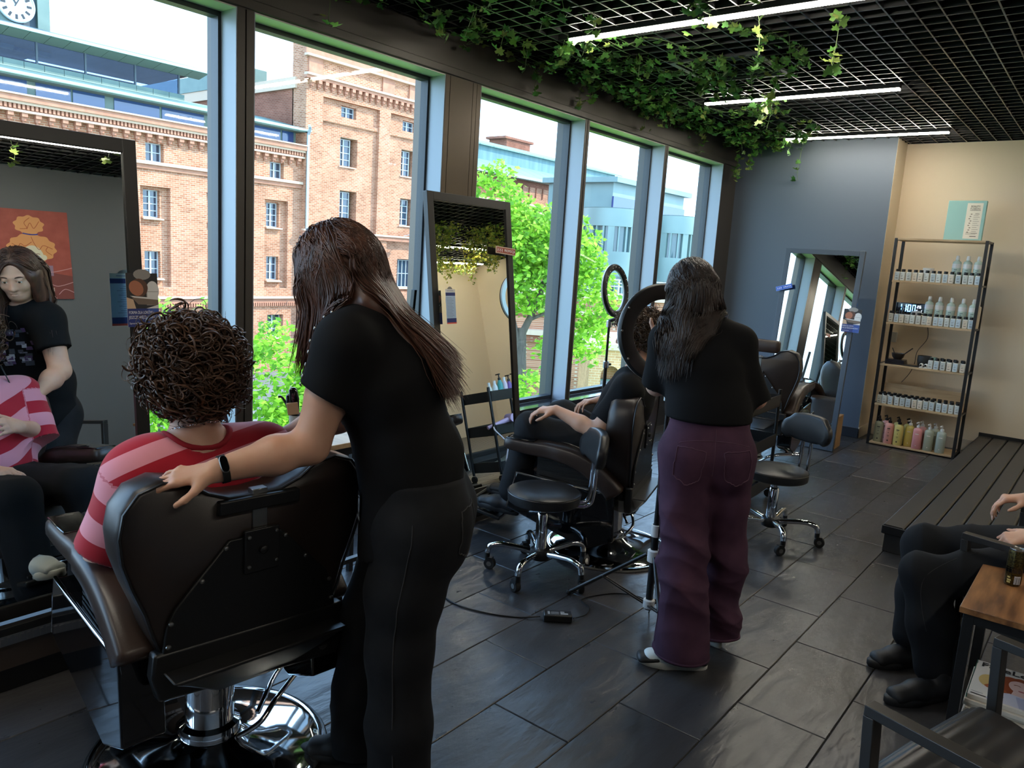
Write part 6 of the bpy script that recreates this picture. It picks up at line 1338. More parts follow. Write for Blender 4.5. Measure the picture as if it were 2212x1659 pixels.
def strands(name, parent, paths, r, m, origin, sides=3):
    """paths: (n, k, 3) array of hair strands -> thin tubes in one mesh"""
    P = np.asarray(paths); n, k, _ = P.shape
    T = np.gradient(P, axis=1); T /= np.maximum(np.linalg.norm(T, axis=2), 1e-9)[..., None]
    ref = np.where(np.abs(T[..., 2:3]) > 0.9, V3(1, 0, 0), V3(0, 0, 1)); A = np.cross(T, ref); A /= np.linalg.norm(A, axis=2)[..., None]; B = np.cross(T, A)
    rr = np.asarray(r)[:, None, None] if np.ndim(r) else np.full((n, 1, 1), r)
    prof = np.ones(k); prof[-3:] = (0.8, 0.55, 0.2); prof = prof[None, :, None]
    R = [P + (A * math.cos(2 * PI * i / sides) + B * math.sin(2 * PI * i / sides)) * rr * prof for i in range(sides)]
    V = np.stack(R, 2).reshape(-1, 3) - origin
    base = (np.arange(n)[:, None] * k + np.arange(k - 1)[None, :]).reshape(-1) * sides
    F = np.concatenate([np.stack([base + i, base + (i + 1) % sides, base + sides + (i + 1) % sides, base + sides + i], 1) for i in range(sides)])
    return npmesh(name, V, F, m, parent, True)
def cat_strands(ctrl, k):
    """ctrl (n, c, 3) -> Catmull-Rom sampled (n, k, 3)"""
    C = np.asarray(ctrl, float); n, c, _ = C.shape; C = np.concatenate([2 * C[:, :1] - C[:, 1:2], C, 2 * C[:, -1:] - C[:, -2:-1]], 1)
    t = np.linspace(0, c - 1 - 1e-6, k); i = t.astype(int); f = (t - i)[None, :, None]
    a, b, d, e = C[:, i], C[:, i + 1], C[:, i + 2], C[:, i + 3]
    return 0.5 * (2 * b + (d - a) * f + (2 * a - 5 * b + 4 * d - e) * f ** 2 + (3 * b - a - 3 * d + e) * f ** 3)

def field(prims, P):
    X, Y, Z = P[:, 0], P[:, 1], P[:, 2]; D = np.full(len(P), 0.5)
    for p in prims:
        if p.sub: continue
        d = p.ev(X, Y, Z); h = np.clip(0.5 + 0.5 * (d - D) / p.k, 0, 1); D = d * (1 - h) + D * h - p.k * h * (1 - h)
    return D
def push_out(prims, S, margin, skip=2):
    """move strand points S (n,k,3) outside the implicit shape, keeping the first `skip` points"""
    n, k, _ = S.shape
    for _ in range(3):
        P = S[:, skip:].reshape(-1, 3); d = field(prims, P); e = .004
        G = np.stack([field(prims, P + V3(e, 0, 0)) - field(prims, P - V3(e, 0, 0)), field(prims, P + V3(0, e, 0)) - field(prims, P - V3(0, e, 0)), field(prims, P + V3(0, 0, e)) - field(prims, P - V3(0, 0, e))], 1)
        G /= np.maximum(np.linalg.norm(G, axis=1), 1e-9)[:, None]
        m = np.repeat(margin, k - skip) if np.ndim(margin) else margin
        P = P + G * np.clip(m - d, 0, .06)[:, None]; S[:, skip:] = P.reshape(n, k - skip, 3)
    return S

M['skin_a'] = mat('skin_fair', (214, 168, 142), 0.48, spec=0.35, noise=(14, 4), col2=(206, 156, 130), bump=(260, 0.06, 0.001), sss=0.12)
M['skin_b'] = mat('skin_light', (218, 176, 154), 0.48, spec=0.35, noise=(14, 4), col2=(208, 160, 138), bump=(260, 0.06, 0.001), sss=0.12)
M['nail'] = mat('nail', (222, 178, 160), 0.25)
M['eye_white'] = mat('eye_white', (226, 222, 216), 0.2); M['iris'] = mat('iris', (62, 48, 36), 0.15)
M['tee_black'] = mat('black_cotton', (15, 15, 17), 0.85, spec=0.2, bump=(700, 0.12, 0.001))
M['denim_black'] = mat('black_denim', (17, 18, 21), 0.8, spec=0.25, noise=(24, 6), col2=(23, 24, 27), bump=(600, 0.2, 0.001))
M['denim_purple'] = mat('purple_denim', (60, 38, 56), 0.85, spec=0.2, noise=(7, 7), col2=(84, 56, 74), bump=(520, 0.25, 0.001))
M['trouser'] = mat('charcoal_trousers', (24, 26, 30), 0.85, spec=0.2, bump=(500, 0.12, 0.001))
def hair_mat(name, c1, c2, rough=0.4):
    m = mat(name, c1, rough, spec=0.55, noise=(11, 4), col2=c2, coord='Object', stretch=(3, 3, 0.6)); return m
M['hair_brown'] = hair_mat('brown_hair', (58, 36, 28), (98, 62, 46)); M['hair_dark'] = hair_mat('dark_brown_hair', (38, 29, 26), (62, 48, 41)); M['hair_curly'] = hair_mat('curly_brown_hair', (50, 34, 25), (96, 66, 46)); M['hair_man'] = hair_mat('curly_grey_brown_hair', (62, 46, 34), (100, 78, 58))

def shoe(parent, name, heel, toe, up, m_up, m_sole, s=1.0, origin=(0, 0, 0), accent=None, lace=True):
    heel = np.asarray(heel, float); toe = np.asarray(toe, float); f = unit(toe - heel); up = unit(np.asarray(up) - f * np.dot(up, f)); r = np.cross(f, up); ln = np.linalg.norm(toe - heel)
    P = lambda x, y, z: heel + r * x + f * y + up * z
    body = [Prim(P(0, .045, .045), P(0, ln * .55, .045), (.034 * s, .042 * s), (.040 * s, .036 * s), r, .02), Prim(P(0, ln * .5, .040), P(0, ln - .045, .032), (.041 * s, .034 * s), (.040 * s, .026 * s), r, .02), Prim(P(0, .05, .06), P(0, .06, .105), (.033 * s, .040 * s), (.030 * s, .034 * s), r, .02)]
    o = skin(name, body, .006, m_up, parent, origin, planes=[(P(0, 0, .012), -up)])
    sole = MB(); rs = []
    for z, e in ((-.002, -.003), (.004, .002), (.026, .003), (.030, -.001)):
        rg = []
        for i in range(28):
            a = 2 * PI * i / 28; y = math.cos(a); x = math.sin(a)
            w = (.036 if y < 0 else .044) * s + e; yy = ln * .5 + (ln * .5 + e) * y; rg.append(Vector(P(w * x * (1 - .12 * (y < -0.2)), yy, z + (.012 * max(0, y - .6) if z < .02 else .004 * max(0, y - .5))) - origin))
        rs.append(rg)
    sole.rings(rs).build('sole', m_sole, o, smooth=50)
    if accent:
        for (y0, y1, z0, z1) in accent[1]:
            q = [Prim(P(0, ln * y0, z0), P(0, ln * y1, z1), (.0435 * s, .020), (.0425 * s, .018), r, .01)]
            skin('shoe_panel', q, .006, accent[0], o, origin)
    if lace:
        for i in range(4):
            y = ln * (.42 + .07 * i); z = .083 - .008 * i
            MB().tube([Vector(P(-.022, y, z - .006) - origin), Vector(P(0, y + .006, z + .003) - origin), Vector(P(.022, y, z - .006) - origin)], .0028, 5).build('lace', M['lace_' + ('w' if m_up.name.startswith('white') else 'b')], o, smooth=80)
    return o
M['lace_w'] = mat('white_lace', (222, 224, 222), 0.7); M['lace_b'] = mat('black_lace', (18, 18, 20), 0.8)
M['shoe_black'] = mat('black_sneaker', (26, 27, 31), 0.55, bump=(300, 0.15, 0.002)); M['sole_black'] = mat('black_sole', (30, 31, 34), 0.6)
M['shoe_white'] = mat('white_sneaker', (224, 230, 228), 0.55, bump=(300, 0.1, 0.001)); M['sole_white'] = mat('white_sole', (222, 222, 214), 0.6)
def person(label, base): return thing('person', label, 'person', tuple(base), 0)

# ------------------------------------------------------------------ stylist 1, leaning over the chair
def snap(o, p, B):
    """nearest point and normal on mesh object o (world coordinates; o sits at B)"""
    v = np.empty(len(o.data.vertices) * 3, np.float32); o.data.vertices.foreach_get('co', v); v = v.reshape(-1, 3); i = int(np.argmin(((v - (np.asarray(p) - B)) ** 2).sum(1)))
    n = np.array(o.data.vertices[i].normal); return v[i] + B, n
PR = []
def stylist_one():
    B = V3(1.46, 1.52, 0); t = person('woman in a black studded T-shirt leaning over, her hand on the chair back', B)
    f = unit(V3(-0.60, 0.80, 0)); left = V3(-f[1], f[0], 0); up = V3(0, 0, 1)
    pel = V3(1.515, 1.515, 0.86); waist = V3(1.515, 1.545, 1.0); chest = V3(1.47, 1.605, 1.20); sh = V3(1.425, 1.66, 1.335); neckb = V3(1.43, 1.69, 1.385)
    hc = V3(1.405, 1.775, 1.515); hf = unit(V3(-0.52, 0.72, -0.42)); hu = unit(V3(-0.25, 0.36, 0.9))
    shL = V3(1.30, 1.585, 1.325); shR = V3(1.505, 1.80, 1.30)
    elL = V3(1.232, 1.640, 1.050); wrL = V3(1.000, 1.722, 1.002)
    elR = V3(1.515, 1.875, 1.05); wrR = V3(1.355, 2.02, .955)
    hipL, hipR = pel + left * .095 - up * .05, pel - left * .095 - up * .05
    knL, anL = V3(1.40, 1.445, .47), V3(1.375, 1.40, .09); knR, anR = V3(1.475, 1.655, .47), V3(1.455, 1.66, .09)
    hp, P, ax = head_prims(hc, hf, hu, 0.98)
    torso = chain([pel, waist, chest, sh], [(.165, .125), (.15, .118), (.158, .122), (.13, .085)], left, .05)
    hL, tipL = hand_prims(wrL, (-.82, .54, -.12), (-.18, -.30, 1.0), -1, ((.22, .42, .25), (.28, .45, .28), (.32, .48, .28), (.34, .45, .28)), 1.0, (0.10, 0.0, -0.12, -0.28))
    hR, tipR = hand_prims(wrR, (-.75, .45, -.25), (.45, .75, .40), 1, ((.5, .8, .5), (.55, .9, .5), (.6, .9, .5), (.6, .9, .5)), 1.0)
    armL = [Prim(sh + left * .06, shL, .075, .068, k=.04)] + chain([shL, shL * .5 + elL * .5, elL], [.062, .058, .047], k=.02) + chain([elL, elL * .62 + wrL * .38, wrL], [(.047, .047), (.049, .046), (.030, .024)], side=(0.2, 0.2, 1.0), k=.025)
    armR = [Prim(sh - left * .06, shR, .075, .068, k=.04)] + chain([shR, elR], [.062, .047], k=.02) + chain([elR, elR * .62 + wrR * .38, wrR], [.046, .046, .027], k=.025)
    legs = chain([hipL, knL, anL], [.10, .065, .045], k=.03) + chain([hipR, knR, anR], [.10, .065, .045], k=.03)
    neck = [Prim(neckb - up * .03, hc - hf * .02 - hu * .07, .058, .054, k=.03)]
    skin('body', torso + neck + hp + armL + armR + legs + hL + hR, .0052, M['skin_a'], t, B)
    face_bits(t, P, ax, .98, B, M['hair_brown']); nails(t, tipL[:4], B, M['nail'])
    # T-shirt
    sh_t = chain([pel + up * .0 + f * .01, waist + f * .005, chest, sh - up * .01], [(.185, .152), (.172, .142), (.178, .145), (.142, .098)], left, .05)
    sh_t[0] = Prim(pel - up * .13, waist + f * .005, (.200, .165), (.172, .142), left, .05)
    dL = unit(elL - shL); dR = unit(elR - shR)
    sl = [Prim(sh + left * .05, shL, .088, .080, k=.05), Prim(shL, shL + dL * .175, .080, .082, k=.04, cut=[(shL + dL * .150, unit(dL + V3(-.2, .1, .0)))])]
    sr = [Prim(sh - left * .05, shR, .088, .080, k=.05), Prim(shR, shR + dR * .175, .080, .080, k=.04, cut=[(shR + dR * .155, dR)])]
    hem = [(pel - up * .10, unit(-up + left * 0.05 - f * .38))]
    fo = folds(.0075, 4, .62, (.3, .4, .9))
    def tee_disp(V, N):
        d = fo(V, N) * np.clip((1.25 - V[:, 2]) / .15, 0.25, 1)
        return d
    tee = skin('t_shirt', sh_t + sl + sr + [Prim(neckb - up * .02, neckb + up * .12 + f * .03, .062, .07, sub=True, k=.012)], .0065, M['tee_black'], t, B, tee_disp, hem)
    pr = random.Random(3)
    for i in range(46):
        q = chest + f * .16 + left * pr.uniform(-.085, .085) + up * pr.uniform(-.13, .06)
        a, n = snap(tee, q, B); n = unit(n); x = unit(np.cross(V3(0, 0, 1), n)); w, h_ = pr.uniform(.004, .02), pr.uniform(.003, .014)
        PR.append((tuple(a - B + n * .0012), tuple(x), tuple(np.cross(n, x)), w, h_, pr.choice(((190, 192, 200), (120, 122, 134), (90, 70, 110), (70, 74, 84)))))
    flat = {}
    for o_, x, y, w, h_, c in PR: flat.setdefault(c, MB()).prism(rect(-w, w, -h_, h_), -.001, .0006, frame_m(o_, x, y))
    for c, mb in flat.items(): o2 = mb.build('shirt_print', ink(c), tee); o2['kind'] = 'stuff'
    # studs along the shoulder and sleeve seam
    for i in range(8):
        u = i / 7.0; base = (sh + left * .09 + up * .03) * (1 - u) + (shL + dL * .14) * u
        out = unit(V3(-.80, .25, .55 - .35 * u))
        q = base + out * (.088 - .004 * u); SURF.append((tee, q, out, t, B))
    # brand tag at the hem
    lg = bpy.data.objects.new('hem_tag', None); COL.objects.link(lg); lg.parent = tee
    TAGS.append((tee, lg, B))
    # jeans
    jl = [Prim(pel + up * .06, pel - up * .04, (.178, .138), (.188, .150), left, .05), Prim(pel - f * .065 + left * .07 - up * .02, pel - f * .06 + left * .075 - up * .09, .105, .10, k=.05), Prim(pel - f * .065 - left * .07 - up * .02, pel - f * .06 - left * .075 - up * .09, .105, .10, k=.05)]
    jl += chain([hipL - f * .02, hipL * .5 + knL * .5, knL, knL * .45 + anL * .55, anL - up * .05], [(.118, .120), (.105, .108), (.090, .092), (.088, .090), (.090, .094)], left, .035)
    jl += chain([hipR - f * .02, hipR * .5 + knR * .5, knR, knR * .45 + anR * .55, anR - up * .05], [(.118, .120), (.105, .108), (.090, .092), (.088, .090), (.090, .094)], left, .035)
    fj = folds(.006, 9, .7, (0.3, 0.5, 0.8))
    je = skin('jeans', jl, .0075, M['denim_black'], t, B, lambda V, N: fj(V, N) * np.clip((0.75 - V[:, 2]) / .2, .15, 1), [(pel + up * .10, up), (V3(0, 0, .035), -up)])
    seam_line(je, [hipL + left * .12 + up * .06 - f * .02, hipL + left * .128 - f * .02, hipL * .5 + knL * .5 + left * .108, knL + left * .092, anL + left * .09], B, t, M['stitch_grey'])
    pocket(je, [pel - f * .16 + left * .145 + up * .035, pel - f * .19 + left * .03 + up * .045, pel - f * .21 + left * .04 - up * .09, pel - f * .18 + left * .10 - up * .115, pel - f * .15 + left * .15 - up * .085], B, t, M['stitch_grey'])
    shoe(t, 'shoe', anL - f * .07 - up * .088, anL + f * .185 - up * .088, up, M['shoe_black'], M['sole_black'], 1.0, B)
    shoe(t, 'shoe', anR - f * .07 - up * .088, anR + f * .185 - up * .088, up, M['shoe_black'], M['sole_black'], 1.0, B)
    # watch
    wd = unit(wrL - elL); wc = wrL - wd * .025; wn = unit(V3(-.35, -.75, .55)); wn = unit(wn - wd * wn.dot(wd)); wx = np.cross(wd, wn)
    wa = thing('fitness_band', 'black fitness band with oval screen on the stylist\'s wrist', 'watch', tuple(wc))
    wr = MB(); rs = []
    for i in range(28):
        a = 2 * PI * i / 28; rr = wx * (.0325 * math.cos(a)) + wn * (.0345 * math.sin(a)); o_ = unit(rr)
        rs.append([Vector(rr + o_ * h + wd * w) for h, w in ((.0005, -.009), (.0035, -.009), (.0035, .009), (.0005, .009))])
    wr.rings(rs, closed=True).build('strap', M['rubber'], wa, smooth=50)
    Mx = Matrix((tuple(wd), tuple(wx), tuple(np.cross(wd, wx)))).transposed().to_4x4()
    zz = unit(np.cross(wd, wx)); sgn = 1 if zz.dot(wn) > 0 else -1
    def oval(a, b, n=30): return [(a * math.copysign(abs(math.cos(2 * PI * i / n)) ** .8, math.cos(2 * PI * i / n)), b * math.copysign(abs(math.sin(2 * PI * i / n)) ** .55, math.sin(2 * PI * i / n))) for i in range(n)]
    Mx.translation = Vector(wn * .0335)
    MB().prism(oval(.0105, .0225), 0 if sgn > 0 else -.009, .009 if sgn > 0 else 0, Mx).build('case', M['steel'], wa, bevel=.002)
    MB().prism(oval(.0092, .0212), .0085 * sgn if sgn > 0 else -.0100, .0100 if sgn > 0 else -.0085, Mx).build('screen', M['black_gloss'], wa, bevel=.0006)
    # comb in the far hand
    cb = thing('comb', 'dark comb in the far hand of the leaning stylist', 'comb', tuple(wrR + V3(-.09, .04, -.02))); MB().bar((0, 0, 0), (-.05, -.02, .16), .012, .004).build('comb_body', M['black'], cb)
    # long hair: shell and strands
    r_, f_, u_ = ax
    shell = [ellipsoid(P(0, -.016, .036), (r_, f_, u_), (.090, .105, .090), .02), Prim(P(0, -.075, .0), V3(1.475, 1.66, 1.42), (.092, .050), (.100, .045), left, .04), Prim(P(.0, -.06, -.02), P(.0, -.05, -.1), (.094, .07), (.09, .06), r_, .04),
             Prim(V3(1.475, 1.655, 1.42), V3(1.535, 1.515, 1.28), (.105, .040), (.080, .030), left, .04), Prim(P(-.075, .005, .01), P(-.082, -.005, -.12), (.030, .060), (.030, .055), r_, .03), Prim(P(.075, .005, .01), P(.082, -.005, -.12), (.030, .060), (.030, .055), r_, .03),
             Prim(P(-.082, -.005, -.12), V3(1.315, 1.715, 1.20), (.026, .055), (.018, .040), r_, .03), ellipsoid(P(0, .095, -.02), (r_, f_, u_), (.052, .06, .10), .02, True)]
    h = skin('hair', shell, .007, M['hair_brown'], t, B)
    g = np.random.default_rng(5); n = 3000; C = []
    for i in range(n):
        a = g.uniform(-PI, PI); v = g.random()
        if i % 3 == 0: a = PI + g.uniform(-1.1, 1.1)
        th = math.acos(1 - g.random() * 1.15); x = math.sin(th) * math.cos(a); y = math.sin(th) * math.sin(a); z = math.cos(th)
        if y > .55 and z < .55: y = -y
        root = P(.092 * x, -.016 + .107 * y, .036 + .092 * z)
        sd = x + g.normal() * .15
        w = g.normal(size=3) * .008
        if y > -.25 and x < -.02:      # near side: a curtain in front of the shoulder
            tt = g.random(); yy = -.06 + .165 * tt; m1 = P(-.094 + .03 * max(0, tt - .55), yy, -.02); m2 = P(-.092 + .04 * max(0, tt - .5), yy + .01, -.085); e = m2 + V3(-.012, .0, -.13 - .09 * g.random() + .03 * tt)
        elif y > -.1 and x > .05:
            tt = g.random(); e = V3(1.50, 1.86, 1.12 + .12 * g.random()) + f * (-.04 + .08 * tt); m1 = P(.098, -.01 + .03 * (tt - .5), -.02); m2 = P(.098, -.015, -.12)
        else:
            tt = g.random(); lat = (tt - .5) * 2; dep = g.random()
            m1 = P(.085 * lat + .02 * x, -.115 + .035 * abs(lat), -.03); m2 = V3(1.475, 1.655, 1.41) - left * (.095 * lat) - f * (.040 - .025 * abs(lat)) + up * .02
            e = V3(1.545, 1.47, 1.17 + .12 * dep) - left * (.085 * lat) - f * (.030 + .01 * (1 - dep))
        mid = m2 * .5 + e * .5 - f * (.012 if y <= -.1 or abs(x) < .05 else 0) + w
        C.append([root * .98 + P(0, -.016, .036) * .02, root * .45 + m1 * .55 + unit(root - P(0, -.016, .036)) * .012, m1 + w * .5, m2 + w, mid, e + w * 1.6])
    S = push_out(sh_t + sl + hp[:4] + shell[:5], cat_strands(C, 16), g.uniform(.002, .011, n), 1)
    strands('hair_strands', h, S, g.uniform(.0009, .0022, n), M['hair_brown'], B)['kind'] = 'stuff'
    # fly-away hairs
    return t
SURF = []; TAGS = []
M['stitch_grey'] = mat('grey_stitch', (44, 44, 46), 0.8); M['stitch_purple'] = mat('purple_stitch', (92, 62, 80), 0.8)
def seam_line(o, pts, B, parent, m, r=.0016, name='seam'):
    q = []
    for p in bez([Vector(p) for p in pts], 10):
        a, n = snap(o, np.array(p), B); q.append(Vector(a + n * .0006 - B))
    for _ in range(2): q = [q[0]] + [(q[i - 1] + q[i] * 2 + q[i + 1]) / 4 for i in range(1, len(q) - 1)] + [q[-1]]
    return MB().tube(q, r, 5).build(name, m, o, smooth=80)
def pocket(o, pts, B, parent, m):
    pts = list(pts) + [pts[0]]; q = []
    for a, b in zip(pts[:-1], pts[1:]):
        for i in range(8):
            c, n = snap(o, np.asarray(a) + (np.asarray(b) - np.asarray(a)) * i / 8, B); q.append(Vector(c + n * .0012 - B))
    MB().tube(q, .002, 5, closed=True).build('pocket', m, o, smooth=80)
p1 = stylist_one()
for (o, q, out, t, B) in SURF:
    a, n = snap(o, q, B); MB().lathe([(.0062, 0), (.0058, .0026), (.003, .0042), (.0005, .0046)], 12, Vector(a - B + n * .0005), tuple(n)).build('stud', M['steel'] if 'stud' not in M else M['stud'], o, smooth=60)
for (o, lg, B) in TAGS:
    a, n = snap(o, V3(1.405, 1.56, 0.865), B); n = unit(V3(n[0], n[1], 0.0)); x = unit(np.cross(V3(0, 0, 1), n))
    lg.matrix_local = frame_m(Vector(a - B + n * .004), tuple(x), (0, 0, 1))
    flat_print('tag_patch', None, Matrix.Identity(4), [(rect(-.017, .017, -.042, .042), ink((18, 18, 20)))], .0001).parent = lg
    wl_ = ink((206, 210, 214))
    flat_print('emblem', None, Matrix.Translation((0, 0, .0003)), [([(-.011, .012), (-.008, .020), (-.002, .024), (.005, .024), (.010, .020), (.011, .006), (.012, -.006), (.006, -.016), (0, -.019), (-.004, -.012), (-.009, -.002), (-.011, .004)], wl_), ([(-.001, .015), (.010, -.003), (.0095, -.007), (-.001, .005), (-.004, -.006), (-.006, -.002)], ink((18, 18, 20))), (rect(-.010, .008, .028, .031), wl_)], .0001).parent = lg
    text('lettering', 'THE', .007, wl_, lg, Matrix.Translation((0, -.0235, .0008)), .0001); text('lettering', 'WITCHER', .013, wl_, lg, Matrix.Translation((0, -.032, .0008)), .0001, 'CENTER', .62, 1.0, .0003)
# ------------------------------------------------------------------ seated client with curly hair
def stripe_mat():
    m = mat('striped_jersey', (176, 34, 54), 0.85, spec=0.2, sheen=0.25, bump=(700, 0.12, 0.001)); N = m.node_tree.nodes; L = m.node_tree.links
    a = N.new('ShaderNodeAttribute'); a.attribute_name = 'stripe'; fr = N.new('ShaderNodeMath'); fr.operation = 'FRACT'; L.new(a.outputs['Fac'], fr.inputs[0])
    r = N.new('ShaderNodeValToRGB'); e = r.color_ramp.elements; e[0].position = 0.0; e[0].color = lin((228, 150, 166)); e[1].position = 0.515; e[1].color = lin((178, 30, 50)); r.color_ramp.interpolation = 'CONSTANT'
    L.new(fr.outputs[0], r.inputs[0]); L.new(r.outputs[0], N['Principled BSDF'].inputs['Base Color']); return m
M['jersey'] = stripe_mat()
def curls(name, parent, P, rad, n, seed, m, origin, length, coil, thick, k=26, ymax=.62, zmin=-1.0, root_s=.97):
    g = np.random.default_rng(seed); out = []
    c0 = P(*rad[0]); R = rad[1]
    while len(out) < n:
        u = g.normal(size=3); u /= np.linalg.norm(u)
        if u[2] < zmin or (u[1] > ymax and u[2] < .45): continue
        root = P(rad[0][0] + R[0] * u[0] * root_s, rad[0][1] + R[1] * u[1] * root_s, rad[0][2] + R[2] * u[2] * root_s)
        nrm = unit(root - c0); dn = unit(V3(0, 0, -1) + .9 * nrm + g.normal(size=3) * .7); dn = unit(dn - nrm * dn.dot(nrm) * .8 + nrm * .12)
        ln = length * g.uniform(.55, 1.25); t = np.linspace(0, 1, k)[:, None]
        b1 = unit(np.cross(dn, nrm) + 1e-6); b2 = np.cross(b1, dn); w = coil * g.uniform(.5, 1.4); turns = g.uniform(.9, 2.1); ph = g.random() * 6.3
        a = ph + turns * 2 * PI * t
        out.append(root + dn * ln * t + nrm * (ln * .18 * np.sin(t * PI) + .004) + (b1 * np.cos(a) + b2 * np.sin(a)) * w * np.minimum(1, t * 4) - (b1 * math.cos(ph) + b2 * math.sin(ph)) * w * np.minimum(1, t * 4) * 0.3)
    o = strands(name, parent, np.array(out), g.uniform(thick * .6, thick * 1.3, n), m, origin, 3); o['kind'] = 'stuff'; return o
def client_one():
    ps = math.radians(6); f = V3(math.sin(ps), math.cos(ps), 0); r = V3(math.cos(ps), -math.sin(ps), 0); up = V3(0, 0, 1); B = V3(1.151, 1.94, 0)
    Q = lambda l, ff, z: B + r * l + f * ff + up * z
    t = person('seated client with short curly brown hair and a red and pink striped T-shirt', B)
    hc = Q(-.058, .075, 1.195); hf = unit(f - up * .22); hp, P, ax = head_prims(hc, hf, up + f * .2, 1.02)
    neckb = Q(-.05, .035, 1.03); sh = Q(-.045, .05, .955)
    shL, shR = Q(-.205, .055, .94), Q(.150, .04, .955); elL, elR = Q(-.275, .13, .69), Q(.165, .12, .79); wrL, wrR = Q(-.16, .38, .69), Q(.03, .28, .83)
    pel = Q(-.02, .10, .58); hipL, hipR = Q(-.11, .14, .57), Q(.07, .14, .57); knL, knR = Q(-.15, .58, .58), Q(.11, .58, .58); anL, anR = Q(-.15, .68, .24), Q(.11, .69, .24)
    hL, tL = hand_prims(wrL, f * .7 + r * .5 - up * .2, up + f * .2, 1, ((.3, .4, .3),) * 4); hR, tR = hand_prims(wrR, up * .15 - r * .7 + f * .4, f + up * .6, -1, ((.3, .4, .3),) * 4)
    torso = chain([pel, Q(-.03, .06, .72), Q(-.04, .05, .86), sh], [(.16, .13), (.15, .12), (.17, .125), (.15, .09)], r, .05)
    arms = [Prim(sh - r * .1, shL, .07, .068, k=.04), Prim(sh + r * .1, shR, .07, .068, k=.04)] + chain([shL, elL, wrL], [.058, .045, .028], k=.025) + chain([shR, elR, wrR], [.058, .045, .028], k=.025)
    legs = chain([hipL, knL, anL], [.09, .065, .04], k=.03) + chain([hipR, knR, anR], [.09, .065, .04], k=.03)
    skin('body', torso + [Prim(neckb - up * .05, hc - up * .06 - f * .02, .068, .062, k=.04)] + hp + arms + legs + hL + hR, .0058, M['skin_b'], t, B)
    face_bits(t, P, ax, 1.02, B, M['hair_curly'])
    tor = chain([Q(-.02, .09, .53), Q(-.03, .06, .70), Q(-.04, .045, .86), sh - up * .012], [(.205, .165), (.195, .155), (.215, .150), (.175, .098)], r, .06)
    dL, dR = unit(elL - shL), unit(elR - shR)
    sl = [Prim(sh - r * .12, shL - up * .005, .082, .078, k=.06), Prim(shL, shL + dL * .27, .080, .086, k=.05, cut=[(shL + dL * .245, dL)])]; sr = [Prim(sh + r * .12, shR - up * .005, .082, .078, k=.06), Prim(shR, shR + dR * .27, .080, .084, k=.05, cut=[(shR + dR * .245, dR)])]
    fo = folds(.0065, 21, .6)
    def stripe(V):
        X = V - B; l = X @ r; z = V[:, 2]; s = (z + .55 * ((V - B) @ f) - .27 * l) / .118 + .30
        for a, d, sg in ((shL, dL, -1), (shR, dR, 1)):
            tt = (V - a) @ d; rad = np.linalg.norm(V - a - tt[:, None] * d, axis=1); m = (tt > .015) & (rad < .135) & (sg * l > sg * ((a - B) @ r) - .035)
            s = np.where(m, (-tt + .02 * sg * (l - (a - B) @ r)) / .118 + .62, s)
        return s
    tee = skin('striped_t_shirt', tor + sl + sr + [Prim(neckb - up * .035 + f * .01, neckb + up * .1 + f * .03, .082, .085, sub=True, k=.012)], .0062, M['jersey'], t, B, lambda V, N: fo(V, N) * np.clip((.93 - V[:, 2]) / .12, .25, 1), [(Q(0, 0, .52), -up)], {'stripe': stripe})
    rg = []
    for i in range(36):
        a = 2 * PI * i / 36; p, n = snap(tee, neckb + up * .0 + (r * math.cos(a) * .088 + f * (math.sin(a) * .088 + .012)) + up * (.012 - .02 * math.sin(a)), B); rg.append(Vector(p + n * .001 - B))
    for _ in range(3): rg = [(rg[i - 1] + rg[i] * 2 + rg[(i + 1) % 36]) / 4 for i in range(36)]
    MB().tube(rg, .0085, 8, closed=True).build('collar', mat('red_rib', (164, 28, 46), 0.85), tee, smooth=80)
    ch = thing('necklace', 'thin metal chain round the client\'s neck', 'necklace', tuple(neckb)); lk = MB()
    for i in range(60):
        a = 2 * PI * i / 60; c = r * math.cos(a) * .071 + f * (math.sin(a) * .073 + .004) + up * (.026 - .024 * math.sin(a)); tg = unit(-r * math.sin(a) + f * math.cos(a)); nn = unit(np.cross(tg, up)) if i % 2 else up
        lk.tube([Vector(c + tg * (.0042 * math.cos(b)) + nn * (.0022 * math.sin(b))) for b in [2 * PI * j / 8 for j in range(8)]], .0007, 4, closed=True)
    o = lk.build('chain', M['chrome'], ch, smooth=80); o['kind'] = 'stuff'
    tl = [Prim(pel, Q(-.02, .2, .56), (.185, .115), (.18, .10), r, .05)] + chain([hipL, knL, anL], [(.11, .10), (.088, .088), (.075, .078)], r, .04) + chain([hipR, knR, anR], [(.11, .10), (.088, .088), (.075, .078)], r, .04)
    ft = folds(.0026, 31, .8); skin('trousers', tl, .009, M['trouser'], t, B, lambda V, N: ft(V, N), [(Q(0, 0, .665), up)])
    for a in (anL, anR): shoe(t, 'shoe', V3(a[0], a[1], .272) - f * .05, V3(a[0], a[1], .312) + f * .21, up - f * .18, M['shoe_white'], M['sole_white'], 1.0, B)
    # curly mop
    cap = skin('hair', [ellipsoid(P(0, -.025, .035), ax, (.100, .112, .100), .02), ellipsoid(P(0, -.062, -.015), ax, (.084, .055, .066), .04), ellipsoid(P(0, .10, -.045), ax, (.055, .07, .085), .015, True)], .006, M['hair_curly'], t, B, lambda V, N: .008 * np.sin(V @ V3(60, 20, 45)) * np.sin(V @ V3(-30, 70, 52)) + .005 * np.sin(V @ V3(110, -80, 60)))
    curls('curl_strands', cap, P, ((0, -.025, .035), (.103, .116, .104)), 1150, 41, M['hair_curly'], B, .070, .0165, .0031)
    curls('curl_strands', cap, P, ((0, -.055, -.015), (.092, .078, .078)), 480, 42, M['hair_curly'], B, .058, .014, .0030, zmin=-.75, ymax=.2)
